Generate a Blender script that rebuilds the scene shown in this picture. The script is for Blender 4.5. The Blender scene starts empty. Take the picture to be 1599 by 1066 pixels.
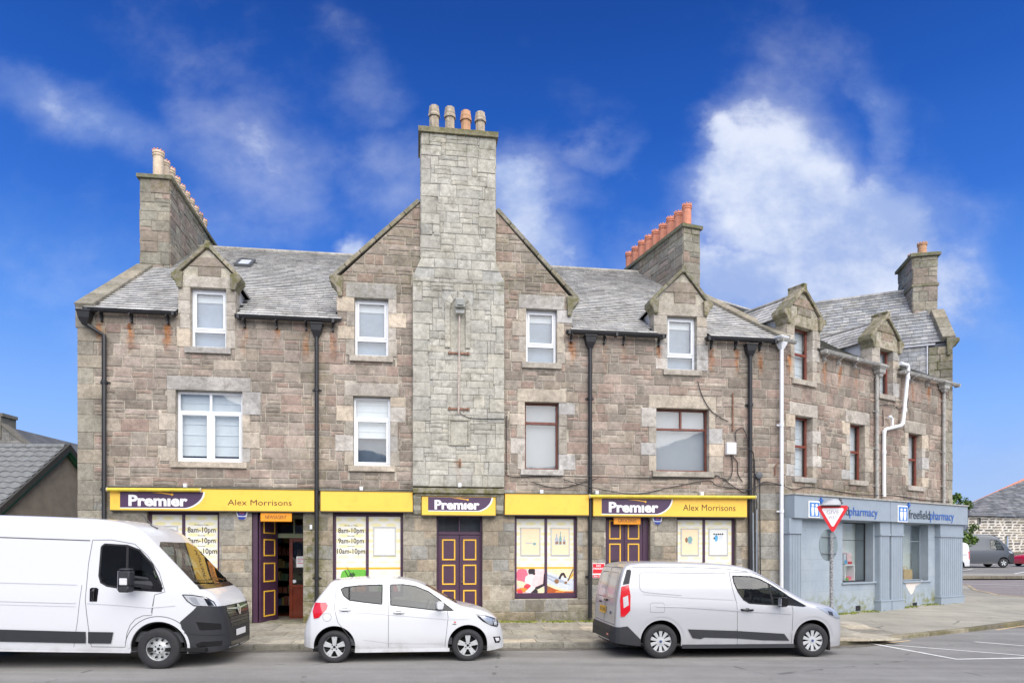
import bpy, bmesh, math, random
from mathutils import Vector, Matrix, noise
from mathutils.bvhtree import BVHTree
R = math.radians
rnd = random.Random(7)
S = bpy.context.scene
COL = S.collection
# ------------------------------------------------------------------ camera
CAMZ = 2.0
cam_d = bpy.data.cameras.new('camera'); cam = bpy.data.objects.new('camera', cam_d); COL.objects.link(cam)
cam.location = (0, 0, CAMZ); cam.rotation_euler = (R(90), 0, 0)
cam_d.lens = 24; cam_d.sensor_width = 36; cam_d.shift_y = (862 - 533) / 1599
cam_d.clip_start = .1; cam_d.clip_end = 3000
S.camera = cam
S.view_settings.view_transform = 'Standard'; S.view_settings.look = 'None'
S.view_settings.gamma = 1; S.view_settings.use_curve_mapping = False
EXPO = 1.76
S.view_settings.exposure = EXPO
S.cycles.max_bounces = 8; S.cycles.transparent_max_bounces = 12
SUN_ELEV, SUN_AZ = 46, 165          # azimuth clockwise from +Y: behind the camera, a little to the right

# ------------------------------------------------------------------ node helpers
def lin(c):
    c = c / 255.
    return c / 12.92 if c <= .04045 else ((c + .055) / 1.055) ** 2.4
def rgb(r, g, b, k=1.0): return (lin(r) * k, lin(g) * k, lin(b) * k)
class NT:
    def __init__(s, tree): s.t = tree; s.n = tree.nodes; s.n.clear()
    def new(s, typ, inp=None, **kw):
        nd = s.n.new(typ)
        for k, v in kw.items(): setattr(nd, k, v)
        if inp:
            for k, v in inp.items(): s.set(nd, k, v)
        return nd
    def set(s, nd, k, v):
        i = nd.inputs[k]
        if isinstance(v, bpy.types.NodeSocket): s.t.links.new(v, i)
        elif isinstance(v, bpy.types.Node): s.t.links.new(v.outputs[0], i)
        else:
            if i.type == 'RGBA' and len(v) == 3: v = (*v, 1)
            i.default_value = v
    def m(s, op, a, b=None, c=None, clamp=False):
        nd = s.n.new('ShaderNodeMath'); nd.operation = op; nd.use_clamp = clamp
        for k, v in enumerate((a, b, c)):
            if v is not None: s.set(nd, k, v)
        return nd.outputs[0]
    def mix(s, f, a, b, mode='MIX'):
        nd = s.n.new('ShaderNodeMix'); nd.data_type = 'RGBA'; nd.blend_type = mode
        s.set(nd, 0, f); s.set(nd, 6, a); s.set(nd, 7, b)
        return nd.outputs[2]
    def sm(s, v, a, b, lo=0., hi=1.):
        nd = s.n.new('ShaderNodeMapRange'); nd.interpolation_type = 'SMOOTHSTEP'
        s.set(nd, 0, v)
        for k, x in zip((1, 2, 3, 4), (a, b, lo, hi)): s.set(nd, k, x)
        return nd.outputs[0]
    def noise(s, vec, scale, detail=4, rough=.55, dist=0, out=0):
        nd = s.new('ShaderNodeTexNoise', {'Scale': scale, 'Detail': detail, 'Roughness': rough, 'Distortion': dist})
        if vec is not None: s.set(nd, 'Vector', vec)
        return nd.outputs[out]
    def link(s, a, b): s.t.links.new(a, b)

# ------------------------------------------------------------------ sky
W = bpy.data.worlds.new('World'); S.world = W; W.use_nodes = True
def build_world():
    T = NT(W.node_tree)
    tc = T.new('ShaderNodeTexCoord'); d = tc.outputs['Generated']
    sep = T.new('ShaderNodeSeparateXYZ', {0: d})
    x, y, z = sep.outputs
    sky = T.new('ShaderNodeTexSky', sky_type='NISHITA')
    sky.sun_disc = False; sky.sun_elevation = R(SUN_ELEV); sky.sun_rotation = R(SUN_AZ); sky.air_density = 1; sky.ozone_density = 3
    h = T.m('SQRT', T.m('ADD', T.m('MULTIPLY', x, x), T.m('MULTIPLY', y, y)))
    el = T.m('DIVIDE', z, T.m('MAXIMUM', h, .001))      # tan of the elevation
    ramp = T.new('ShaderNodeValToRGB'); T.link(T.m('MULTIPLY', el, .8), ramp.inputs[0])
    cr = ramp.color_ramp
    K = SKYK
    pts = [(0, rgb(176, 196, 224)), (.06, rgb(160, 190, 240)), (.14, rgb(134, 180, 250)), (.24, rgb(88, 148, 238)), (.36, rgb(44, 108, 208)),
           (.48, rgb(22, 86, 184)), (.62, rgb(8, 68, 158)), (1, rgb(2, 48, 128))]
    while len(cr.elements) < len(pts): cr.elements.new(.5)
    for e, (p, c) in zip(cr.elements, pts): e.position = p; e.color = (*c, 1)
    # cloud cover: puffs given as directions (x/y, z/y, radius x, radius z, weight)
    yy = T.m('MAXIMUM', y, .02)
    a = T.m('DIVIDE', x, yy); b = T.m('DIVIDE', z, yy)
    front = T.sm(y, .05, .3)
    flat = T.new('ShaderNodeCombineXYZ', {0: a, 1: T.m('MULTIPLY', b, 1.25), 2: T.m('MULTIPLY', T.m('LESS_THAN', y, 0), 5.)}).outputs[0]
    n1 = T.noise(flat, 3.4, 10, .58, .1); n2 = T.noise(flat, 9, 6, .6)
    wob = T.m('MULTIPLY', T.m('SUBTRACT', n2, .5), .10)
    nw = T.noise(flat, 2.6, 3, .5, 0, 0)
    wob2 = T.m('MULTIPLY', T.m('SUBTRACT', nw, .5), .18)
    a2 = T.m('ADD', a, T.m('ADD', wob, wob2)); b2 = T.m('SUBTRACT', b, T.m('ADD', wob, wob2))
    dens = None
    f = 1066.
    # centre px, centre py, radii, weight, tilt
    puffs = [(1200, 300, 110, 110, 1.6, 0), (1320, 365, 150, 95, 1.6, 0), (1140, 235, 60, 50, 1.15, 0), (1190, 430, 190, 75, 1.45, 0), (1480, 440, 70, 50, .7, 0), (1378, 215, 40, 70, .55, 0),
             (820, 330, 85, 80, 1.15, 0), (860, 400, 70, 60, 1.1, 0), (1010, 395, 90, 60, .62, 0), (620, 290, 80, 90, .66, 0), (540, 385, 30, 34, 1.0, 0), (370, 265, 150, 120, .42, .3),
             (110, 165, 150, 46, .85, .45), (60, 150, 60, 45, .5, 0), (290, 330, 130, 80, .45, 0), (560, 110, 60, 90, .36, 0), (920, 230, 70, 40, .5, -.4), (1560, 720, 120, 60, .5, 0), (170, 560, 160, 60, .2, 0)]
    for (px, py, rx, ry, wt, tl) in puffs:
        ca, cb = (px - 800) / f, (862 - py) / f
        u = T.m('SUBTRACT', a2, ca); v = T.m('SUBTRACT', b2, cb)
        if tl: v = T.m('ADD', v, T.m('MULTIPLY', u, tl))
        u = T.m('MULTIPLY', u, f / rx); v = T.m('MULTIPLY', v, f / ry)
        r2 = T.m('ADD', T.m('MULTIPLY', u, u), T.m('MULTIPLY', v, v))
        g = T.m('MULTIPLY', T.m('EXPONENT', T.m('MULTIPLY', r2, -.8)), wt)
        dens = g if dens is None else T.m('MAXIMUM', dens, g)
    dens = T.m('MULTIPLY', dens, front)
    # rest of the sky: heavier cloud added out of view to neutralise blue light
    rest = T.m('MULTIPLY', T.sm(T.noise(d, 1.4, 4, .5), .36, .62), T.sm(y, .45, .05, 0, 1.05))
    dens = T.m('MAXIMUM', dens, rest)
    cover = T.sm(T.m('ADD', dens, T.m('MULTIPLY', T.m('SUBTRACT', n1, .5), 2.0)), .3, 1.02)
    veil = T.sm(T.m('ADD', dens, T.m('MULTIPLY', T.m('SUBTRACT', n1, .5), 1.5)), .05, .8, 0, .42)
    cover = T.m('MAXIMUM', cover, veil)
    cover = T.m('MULTIPLY', cover, T.sm(el, .0, .12, .35, 1.0))
    shade = T.sm(T.m('ADD', T.noise(flat, 4.0, 6, .6), T.m('MULTIPLY', T.m('SUBTRACT', n1, .5), .5)), .38, .68)
    ccol = T.mix(shade, rgb(158, 180, 228), rgb(226, 233, 250))
    col = T.mix(cover, ramp.outputs[0], ccol)
    below = T.sm(z, -.02, .0)
    col = T.mix(below, rgb(120, 120, 122), col)
    # physical sky adds its own glow
    bg = T.new('ShaderNodeBackground', {'Color': col, 'Strength': K})
    bg2 = T.new('ShaderNodeBackground', {'Color': sky.outputs[0], 'Strength': .004})
    add = T.new('ShaderNodeAddShader', {0: bg.outputs[0], 1: bg2.outputs[0]})
    out = T.new('ShaderNodeOutputWorld', {'Surface': add.outputs[0]})
SKYK = 1 / 2 ** EXPO
build_world()
sl = bpy.data.lights.new('sun', 'SUN'); sun = bpy.data.objects.new('sun', sl); COL.objects.link(sun)
sl.energy = 1.5; sl.angle = R(78); sl.color = (1, .955, .885)
_a = R(SUN_AZ); _e = R(SUN_ELEV)
_dir = Vector((math.sin(_a) * math.cos(_e), math.cos(_a) * math.cos(_e), math.sin(_e)))
sun.rotation_euler = (-_dir).to_track_quat('-Z', 'Y').to_euler(); sun.location = _dir * 60

# ------------------------------------------------------------------ materials
MATS = {}
def mat(name, base, rough=.7, metal=0, var=.12, scale=6, bump=.0, bscale=60, bdist=.004, coat=0, spec=.5, attr=False, emit=None, dirt=0):
    if name in MATS: return MATS[name]
    m = bpy.data.materials.new(name); m.use_nodes = True; MATS[name] = m
    T = NT(m.node_tree)
    p = T.new('ShaderNodeBsdfPrincipled', {'Roughness': rough, 'Metallic': metal, 'Coat Weight': coat, 'Specular IOR Level': spec})
    p.inputs['Coat Roughness'].default_value = .04
    geo = T.new('ShaderNodeNewGeometry'); pos = geo.outputs['Position']
    c = T.new('ShaderNodeAttribute', attribute_name='Col').outputs['Color'] if attr else T.new('ShaderNodeRGB').outputs[0]
    if not attr: c.node.outputs[0].default_value = (*base, 1)
    if var:
        n = T.noise(pos, scale, 6, .6)
        f = T.sm(n, .25, .75, 1 - var, 1 + var)
        mul = T.new('ShaderNodeVectorMath', operation='SCALE'); T.link(c, mul.inputs[0]); T.link(f, mul.inputs[3]); c = mul.outputs[0]
    if dirt:
        n = T.noise(pos, scale * 3.1, 5, .65)
        c = T.mix(T.sm(n, .5, .75, 0, dirt), c, rgb(70, 66, 58))
    T.set(p, 'Base Color', c)
    if bump:
        b = T.new('ShaderNodeBump', {'Strength': bump, 'Distance': bdist, 'Height': T.noise(pos, bscale, 5, .6)})
        T.set(p, 'Normal', b.outputs[0])
    if emit:
        T.set(p, 'Emission Color', emit[0]); T.set(p, 'Emission Strength', emit[1])
    T.new('ShaderNodeOutputMaterial', {'Surface': p.outputs[0]})
    return m
def glass_mat(name, tint=(.9, .93, .93), refl=1.0, alpha=.88):
    """thin sheet glass: fresnel reflection over tinted transparency"""
    if name in MATS: return MATS[name]
    m = bpy.data.materials.new(name); m.use_nodes = True; MATS[name] = m
    T = NT(m.node_tree)
    tr = T.new('ShaderNodeBsdfTransparent', {'Color': tuple(t * alpha for t in tint)})
    gl = T.new('ShaderNodeBsdfGlossy', {'Color': (1, 1, 1), 'Roughness': .02})
    geo = T.new('ShaderNodeNewGeometry')
    bp = T.new('ShaderNodeBump', {'Strength': .25, 'Distance': .003, 'Height': T.noise(geo.outputs['Position'], 1.7, 2, .5)})
    T.set(gl, 'Normal', bp.outputs[0])
    fr = T.new('ShaderNodeLayerWeight', {'Blend': .5})
    fac = T.m('ADD', .07 * refl, T.m('MULTIPLY', T.m('POWER', fr.outputs['Facing'], 4), .85))
    mx = T.new('ShaderNodeMixShader', {0: fac, 1: tr.outputs[0], 2: gl.outputs[0]})
    T.new('ShaderNodeOutputMaterial', {'Surface': mx.outputs[0]})
    return m
def stone_mat(name, bump=.8, bdist=.012, spots=True):
    if name in MATS: return MATS[name]
    m = bpy.data.materials.new(name); m.use_nodes = True; MATS[name] = m
    T = NT(m.node_tree)
    geo = T.new('ShaderNodeNewGeometry'); pos = geo.outputs['Position']
    col = T.new('ShaderNodeAttribute', attribute_name='Col').outputs['Color']
    st = T.new('ShaderNodeAttribute', attribute_name='St')
    ss = T.new('ShaderNodeSeparateColor', {0: st.outputs['Color']})
    du, dz, rust = ss.outputs; moss = st.outputs['Alpha']
    n_big = T.noise(pos, 1.1, 5, .6); n_mid = T.noise(pos, 9, 6, .65); n_fine = T.noise(pos, 55, 4, .6)
    f = T.m('MULTIPLY', T.sm(n_big, .3, .7, .78, 1.12), T.sm(n_mid, .25, .75, .78, 1.2))
    f = T.m('MULTIPLY', f, T.sm(n_fine, .25, .75, .74, 1.22))
    sc = T.new('ShaderNodeVectorMath', operation='SCALE'); T.link(col, sc.inputs[0]); T.link(f, sc.inputs[3]); c = sc.outputs[0]
    # warm / cool drift in the stone
    c = T.mix(T.sm(T.noise(pos, 4.3, 4, .6), .45, .7, 0, .35), c, rgb(178, 160, 132), 'MULTIPLY') if False else c
    c = T.mix(T.sm(T.noise(pos, 2.6, 6, .72), .5, .72, 0, .55), c, rgb(98, 91, 80))
    if spots: c = T.mix(T.sm(T.noise(pos, 23, 3, .6), .6, .7, 0, .35), c, rgb(196, 192, 178))
    # rust run-off under iron brackets
    nz = T.new('ShaderNodeMapping'); nz.inputs['Scale'].default_value = (22, 22, 2.2); T.link(pos, nz.inputs[0])
    nst = T.noise(nz.outputs[0], 1, 4, .6)
    w = T.m('ADD', .02, T.m('MULTIPLY', nst, .17))
    r = T.sm(T.m('DIVIDE', T.m('ABSOLUTE', T.m('ADD', du, T.m('MULTIPLY', T.m('SUBTRACT', T.noise(pos, 5, 4, .6), .5), .28))), w), .15, 1.15, 1, 0)
    r = T.m('MULTIPLY', r, T.sm(dz, .15, .85, 1, 0)); r = T.m('MULTIPLY', r, T.sm(dz, -.02, .02, 0, 1))
    r = T.m('MULTIPLY', r, T.m('MULTIPLY', T.m('MULTIPLY', rust, T.sm(T.noise(pos, 1.3, 3, .5), .4, .58, .25, 1.1)), T.sm(nst, .3, .6, .35, 1)))
    c = T.mix(r, c, T.mix(T.sm(n_mid, .35, .65), rgb(122, 74, 42), rgb(190, 124, 68)))
    g = T.m('MULTIPLY', moss, T.sm(T.noise(pos, 7, 6, .7), .38, .62, .05, 1))
    c = T.mix(T.m('MINIMUM', g, .9), c, T.mix(n_mid, rgb(74, 78, 44), rgb(122, 118, 66)))
    p = T.new('ShaderNodeBsdfPrincipled', {'Base Color': c, 'Roughness': .92, 'Specular IOR Level': .25})
    hgt = T.m('ADD', T.m('MULTIPLY', n_mid, 1.0), T.m('MULTIPLY', T.noise(pos, 34, 5, .7), .5))
    b = T.new('ShaderNodeBump', {'Strength': bump, 'Distance': bdist, 'Height': hgt}); T.set(p, 'Normal', b.outputs[0])
    T.new('ShaderNodeOutputMaterial', {'Surface': p.outputs[0]})
    return m

# ------------------------------------------------------------------ objects
def tag(o, label=None, cat=None, group=None, kind=None):
    if label: o['label'] = label
    if cat: o['category'] = cat
    if group: o['group'] = group
    if kind: o['kind'] = kind
    return o
def thing(name, label, cat, loc=(0, 0, 0), rotz=0, group=None, tilt=0):
    o = bpy.data.objects.new(name, None); COL.objects.link(o)
    o.location = loc; o.rotation_euler = (0, tilt, rotz); o.empty_display_size = .2
    return tag(o, label, cat, group)
def world_off(p):
    v = Vector((0, 0, 0))
    while p is not None: v += Vector(p.location); p = p.parent
    return v
class MB:
    """collects polygons; build() links them as ONE mesh object"""
    def __init__(s): s.v = []; s.f = []; s.c = []; s.st = []; s.mi = []
    def add(s, vs, fs, col=(.5, .5, .5), st=None, mi=0):
        o = len(s.v); s.v.extend(vs)
        s.f.extend([[o + i for i in f] for f in fs]); s.mi.extend([mi] * len(fs))
        s.c.extend([col] * len(vs) if not isinstance(col, list) else col)
        s.st.extend(st if st else [(0, 0, 0, 0)] * len(vs))
    def quad(s, a, b, c, d, col=(.5, .5, .5)): s.add([a, b, c, d], [(0, 1, 2, 3)], col)
    def hexa(s, p, col=(.5, .5, .5), st=None):        # p: 8 corners, bottom 0-3, top 4-7
        s.add(p, [(3, 2, 1, 0), (4, 5, 6, 7), (0, 1, 5, 4), (1, 2, 6, 5), (2, 3, 7, 6), (3, 0, 4, 7)], col, st)
    def box(s, x0, x1, y0, y1, z0, z1, col=(.5, .5, .5)):
        V = Vector; s.hexa([V((x0, y0, z0)), V((x1, y0, z0)), V((x1, y1, z0)), V((x0, y1, z0)), V((x0, y0, z1)), V((x1, y0, z1)), V((x1, y1, z1)), V((x0, y1, z1))], col)
    def tube(s, pts, r, n=8, col=(.5, .5, .5), cap=True, rads=None):
        pts = [Vector(p) for p in pts]; o = len(s.v); vs = []; fs = []
        prev = None
        for i, p in enumerate(pts):
            t = (pts[min(i + 1, len(pts) - 1)] - pts[max(i - 1, 0)]).normalized()
            if prev is None:
                up = Vector((0, 0, 1)) if abs(t.z) < .9 else Vector((1, 0, 0))
                a = t.cross(up).normalized()
            else: a = (prev - t * prev.dot(t)).normalized()
            prev = a; b = t.cross(a)
            rr = rads[i] if rads else r
            for k in range(n):
                an = 2 * math.pi * k / n; vs.append(p + (a * math.cos(an) + b * math.sin(an)) * rr)
        for i in range(len(pts) - 1):
            for k in range(n):
                k2 = (k + 1) % n; fs.append((i * n + k, i * n + k2, (i + 1) * n + k2, (i + 1) * n + k))
        if cap: fs.append(tuple(range(n))[::-1]); fs.append(tuple((len(pts) - 1) * n + k for k in range(n)))
        s.add(vs, fs, col)
    def lathe(s, prof, c=(0, 0, 0), axis='z', n=24, col=(.5, .5, .5), ang0=0, ang=2 * math.pi):
        """prof: (radius, height along the axis)"""
        c = Vector(c); vs = []; fs = []; full = abs(ang - 2 * math.pi) < 1e-6; m = n if full else n + 1
        for r, h in prof:
            for k in range(m):
                a = ang0 + ang * k / n; x, y = r * math.cos(a), r * math.sin(a)
                vs.append(c + (Vector((x, y, h)) if axis == 'z' else Vector((x, -h, y)) if axis == 'y' else Vector((h, x, y))))
        for i in range(len(prof) - 1):
            for k in range(n):
                k2 = (k + 1) % m; fs.append((i * m + k, i * m + k2, (i + 1) * m + k2, (i + 1) * m + k))
        s.add(vs, fs, col)
    def prism(s, fr, poly, h0, h1, col=(.5, .5, .5), st=None):
        n = len(poly); vs = [fr.p(u, v, h0) for u, v in poly] + [fr.p(u, v, h1) for u, v in poly]
        fs = [tuple(range(n))[::-1], tuple(range(n, 2 * n))] + [(i, (i + 1) % n, n + (i + 1) % n, n + i) for i in range(n)]
        s.add(vs, fs, col, st)
    def fbox(s, fr, u0, u1, v0, v1, h0, h1, col=(.5, .5, .5)):
        s.prism(fr, [(u0, v0), (u1, v0), (u1, v1), (u0, v1)], h0, h1, col)
    def build(s, name, m, parent=None, smooth=False, local=False, kind=None, label=None, bevel=0, loc=None, fix=True, sharp=None):
        off = Vector((0, 0, 0)) if local else (world_off(parent) if parent else (Vector(loc) if loc else Vector((0, 0, 0))))
        me = bpy.data.meshes.new(name)
        me.from_pydata([tuple(Vector(v) - off) for v in s.v], [], s.f)
        ca = me.attributes.new('Col', 'FLOAT_COLOR', 'POINT'); fl = []
        for c in s.c: fl += [c[0], c[1], c[2], 1.]
        ca.data.foreach_set('color', fl)
        if True:
            sa = me.attributes.new('St', 'FLOAT_COLOR', 'POINT'); fl = []
            for t in s.st: fl += list(t)
            sa.data.foreach_set('color', fl)
        ms = m if isinstance(m, (list, tuple)) else [m]
        for x in ms: me.materials.append(x)
        if len(ms) > 1: me.polygons.foreach_set('material_index', s.mi)
        if fix:
            bm = bmesh.new(); bm.from_mesh(me); bmesh.ops.recalc_face_normals(bm, faces=bm.faces); bm.to_mesh(me); bm.free()
        if smooth:
            me.shade_smooth()
            me.set_sharp_from_angle(angle=R(sharp or 40))
        o = bpy.data.objects.new(name, me); COL.objects.link(o)
        if parent: o.parent = parent
        elif loc: o.location = loc
        if bevel:
            b = o.modifiers.new('bevel', 'BEVEL'); b.width = bevel; b.segments = 1; b.limit_method = 'ANGLE'; b.angle_limit = R(40)
        if kind: o['kind'] = kind
        if label: o['label'] = label
        return o

class Fr:
    """a plane: origin, u along it, v up it, n out of it"""
    def __init__(s, o, u, v=(0, 0, 1), n=None):
        s.o = Vector(o); s.u = Vector(u).normalized(); s.v = Vector(v).normalized()
        s.n = Vector(n).normalized() if n else s.u.cross(s.v).normalized()
    def p(s, u, v, h=0): return s.o + s.u * u + s.v * v + s.n * h
    def at(s, px, py, h=0):
        """where the sight line of photo pixel (px, py) meets the plane pushed out by h"""
        d = Vector(((px - 800) / 1066, 1, (862 - py) / 1066)); c = Vector((0, 0, CAMZ)); o = s.o + s.n * h
        t = (o - c).dot(s.n) / d.dot(s.n); q = c + d * t - s.o
        return q.dot(s.u), q.dot(s.v)
    def rect(s, x0, y0, x1, y1, h=0):
        a = s.at(x0, (y0 + y1) / 2, h); b = s.at(x1, (y0 + y1) / 2, h); xm = (x0 + x1) / 2
        return a[0], b[0], s.at(xm, y1, h)[1], s.at(xm, y0, h)[1]
    def sub(s, u, v, h=0): return Fr(s.p(u, v, h), s.u, s.v, s.n)

def text_on(name, txt, fr, u0, u1, v0, v1, h, m, parent, bold=0., depth=.003, ref=None, spacing=1.0, local=False):
    cu = bpy.data.curves.new('t', 'FONT'); cu.body = txt; cu.offset = bold; cu.extrude = 0; cu.space_character = spacing; cu.resolution_u = 3
    o = bpy.data.objects.new('t', cu); COL.objects.link(o); dg = bpy.context.evaluated_depsgraph_get()
    me = bpy.data.meshes.new_from_object(o.evaluated_get(dg)); bpy.data.objects.remove(o); bpy.data.curves.remove(cu)
    vs = [v.co.copy() for v in me.vertices]; fs = [tuple(p.vertices) for p in me.polygons]; bpy.data.meshes.remove(me)
    if not vs: return None
    xs = [v.x for v in vs]; ys = [v.y for v in vs]
    x0, x1, y0, y1 = min(xs), max(xs), min(ys), max(ys)
    if ref: y0, y1 = ref                                  # baseline and cap height when descenders are present
    mb = MB()
    P = [fr.p(u0 + (v.x - x0) / (x1 - x0) * (u1 - u0), v0 + (v.y - y0) / (y1 - y0) * (v1 - v0), h + depth) for v in vs]
    mb.add(P, fs)
    return mb.build(name, m, parent, local=local, fix=False)

# ------------------------------------------------------------------ masonry
def inset(poly, d):
    n = len(poly); out = []
    for i in range(n):
        (x0, y0), (x1, y1), (x2, y2) = poly[i - 1], poly[i], poly[(i + 1) % n]
        e1 = Vector((x1 - x0, y1 - y0)); e2 = Vector((x2 - x1, y2 - y1))
        if e1.length < 1e-6 or e2.length < 1e-6: return None
        e1.normalize(); e2.normalize(); n1 = Vector((-e1.y, e1.x)); n2 = Vector((-e2.y, e2.x))
        k = 1 + n1.dot(n2)
        if k < .15: k = .15
        q = Vector((x1, y1)) + (n1 + n2) * (d / k); out.append((q.x, q.y))
    return out
def area(poly):
    return .5 * sum(poly[i - 1][0] * poly[i][1] - poly[i][0] * poly[i - 1][1] for i in range(len(poly)))
def clip(poly, a, b):
    """keep the left side of the line a->b"""
    out = []; n = len(poly)
    def sd(p): return (b[0] - a[0]) * (p[1] - a[1]) - (b[1] - a[1]) * (p[0] - a[0])
    for i in range(n):
        p, q = poly[i - 1], poly[i]; sp, sq = sd(p), sd(q)
        if (sp >= 0) != (sq >= 0):
            t = sp / (sp - sq); out.append((p[0] + (q[0] - p[0]) * t, p[1] + (q[1] - p[1]) * t))
        if sq >= 0: out.append(q)
    return out
def clip_region(poly, region):
    for i in range(len(region)):
        poly = clip(poly, region[i - 1], region[i])
        if len(poly) < 3: return None
    return poly
def subtract(rects, obs):
    for (a0, a1, b0, b1) in obs:
        nxt = []
        for (u0, u1, v0, v1) in rects:
            if u1 <= a0 or u0 >= a1 or v1 <= b0 or v0 >= b1: nxt.append((u0, u1, v0, v1)); continue
            if u0 < a0: nxt.append((u0, a0, v0, v1))
            if u1 > a1: nxt.append((a1, u1, v0, v1))
            m0, m1 = max(u0, a0), min(u1, a1)
            if v0 < b0: nxt.append((m0, m1, v0, b0))
            if v1 > b1: nxt.append((m0, m1, b1, v1))
        rects = [r for r in nxt if r[1] - r[0] > .045 and r[3] - r[2] > .045]
    return rects
def coursed(u0, u1, v0, v1, h=(.22, .34), w=(.25, .7), split=.3, rs=rnd, jit=0.):
    out = []; v = v0
    while v < v1 - .02:
        hh = rs.uniform(*h)
        if v + hh > v1 - h[0] * .6: hh = v1 - v
        u = u0
        while u < u1 - .01:
            ww = rs.uniform(*w)
            if u + ww > u1 - w[0] * .6: ww = u1 - u
            if rs.random() < split and hh > .2:
                f = rs.uniform(.35, .65); out.append((u, u + ww, v, v + hh * f))
                if rs.random() < .4 and ww > .4:
                    g = rs.uniform(.35, .65); out.append((u, u + ww * g, v + hh * f, v + hh)); out.append((u + ww * g, u + ww, v + hh * f, v + hh))
                else: out.append((u, u + ww, v + hh * f, v + hh))
            else: out.append((u, u + ww, v, v + hh))
            u += ww
        v += hh
    return out
def rp(r): return [(r[0], r[2]), (r[1], r[2]), (r[1], r[3]), (r[0], r[3])]
def pick(pal, rs=rnd, j=.08):
    c = pal[rs.randrange(len(pal))]; k = 1 + rs.uniform(-j, j); return (c[0] * k, c[1] * k, c[2] * k)
def stone(mb, fr, poly, col, h0=0., h1=.02, joint=.007, bevel=.012, rough=.008, stf=None, rs=rnd, sub=True):
    """one stone: uneven arris, raised uneven face"""
    if area(poly) < 0: poly = poly[::-1]
    p = inset(poly, joint)
    if not p or area(p) < .0012: return False
    q = []
    for i in range(len(p)):
        a, b = p[i], p[(i + 1) % len(p)]; q.append(a)
        L = math.hypot(b[0] - a[0], b[1] - a[1])
        if sub and L > .16: q.append(((a[0] + b[0]) / 2 + rs.uniform(-.004, .004), (a[1] + b[1]) / 2 + rs.uniform(-.004, .004)))
    cx = sum(a[0] for a in q) / len(q); cy = sum(a[1] for a in q) / len(q)
    w = min(max(a[0] for a in q) - min(a[0] for a in q), max(a[1] for a in q) - min(a[1] for a in q))
    bv = min(bevel, w * .3); n = len(q); f = []
    for (x, y) in q:
        d = math.hypot(x - cx, y - cy) or 1; k = bv * 1.3 / d; f.append((x + (cx - x) * k, y + (cy - y) * k))
    hj = h1 + rs.uniform(-rough, rough)
    uv = [(*a, h0) for a in q] + [(*a, hj - bv * .5 + rs.uniform(-rough, rough) * .3) for a in q] + [(*a, hj + rs.uniform(-rough, rough) * .6) for a in f] + [(cx, cy, hj + rough * .7)]
    vs = [fr.p(*a) for a in uv]; fs = []
    for k in range(2):
        for i in range(n):
            j = (i + 1) % n; fs.append((k * n + i, k * n + j, (k + 1) * n + j, (k + 1) * n + i))
    for i in range(n): fs.append((2 * n + i, 2 * n + (i + 1) % n, 3 * n))
    mb.add(vs, fs, col, [stf(cx, cy, a[0], a[1]) for a in uv] if stf else None)
    return True
class Pieces:
    """stones (or slates) of one thing: the 300 largest become parts, the rest one stuff part"""
    def __init__(s, name, m): s.name = name; s.m = m; s.items = []; s.tot = 0
    def stone(s, parent, fr, poly, col, size=None, **kw):
        mb = MB()
        if stone(mb, fr, poly, col, **kw): s.items.append([size if size is not None else abs(area(poly)), parent, mb])
    def raw(s, parent, mb, size): s.items.append([size, parent, mb])
    def finish(s, limit=298, restname=None, restparent=None):
        s.items.sort(key=lambda t: -t[0])
        for sz, par, mb in s.items[:limit]: mb.build(s.name, s.m, par, fix=False)
        rest = s.items[limit:]
        if rest:
            M = MB()
            for _, par, mb in rest: M.add(mb.v, mb.f, mb.c, mb.st)
            par = restparent or rest[0][1]
            M.build(restname or 'small_' + s.name + 's', s.m, par, fix=False, kind='stuff')
# ------------------------------------------------------------------ ground levels
def clampf(x, a, b): return max(a, min(b, x))
def sstep(x, a, b):
    t = clampf((x - a) / (b - a), 0, 1); return t * t * (3 - 2 * t)
def G(x, y):
    return .004 - .008 * clampf(x, -12, 12) + .0235 * clampf(y - 24, 0, 36) + .02 * clampf(y - 17, 0, 10) * sstep(x, 8, 14)
K0, K1, K2 = Vector((-40, 10.05)), Vector((7.1, 14.95)), Vector((15.5, 19.85))     # front kerb: along the shops, then along the side street
def kerb_dist(x, y):
    P = Vector((x, y)); best = 1e9
    for a, b in ((K0, K1), (K1, K2)):
        e = (b - a); t = clampf((P - a).dot(e) / e.dot(e), 0, 1); best = min(best, (P - a - e * t).length)
    return best
def PV(x, y):
    """pavement level"""
    s = .036 + .03 * sstep(x, 3, 9)
    return G(x, y) + .105 + s * min(kerb_dist(x, y), 4.2) * (1 - .5 * sstep(x, 13, 20))
def ground_at(px, py, f=G, off=0.):
    d = Vector(((px - 800) / 1066, 1, (862 - py) / 1066)); t = 10.
    for _ in range(60):
        z = f(d.x * t, t) + off; t = t + ((CAMZ - z) / max(.004, -d.z) - t) * .5
    return Vector((d.x * t, t, f(d.x * t, t) + off))
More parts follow.
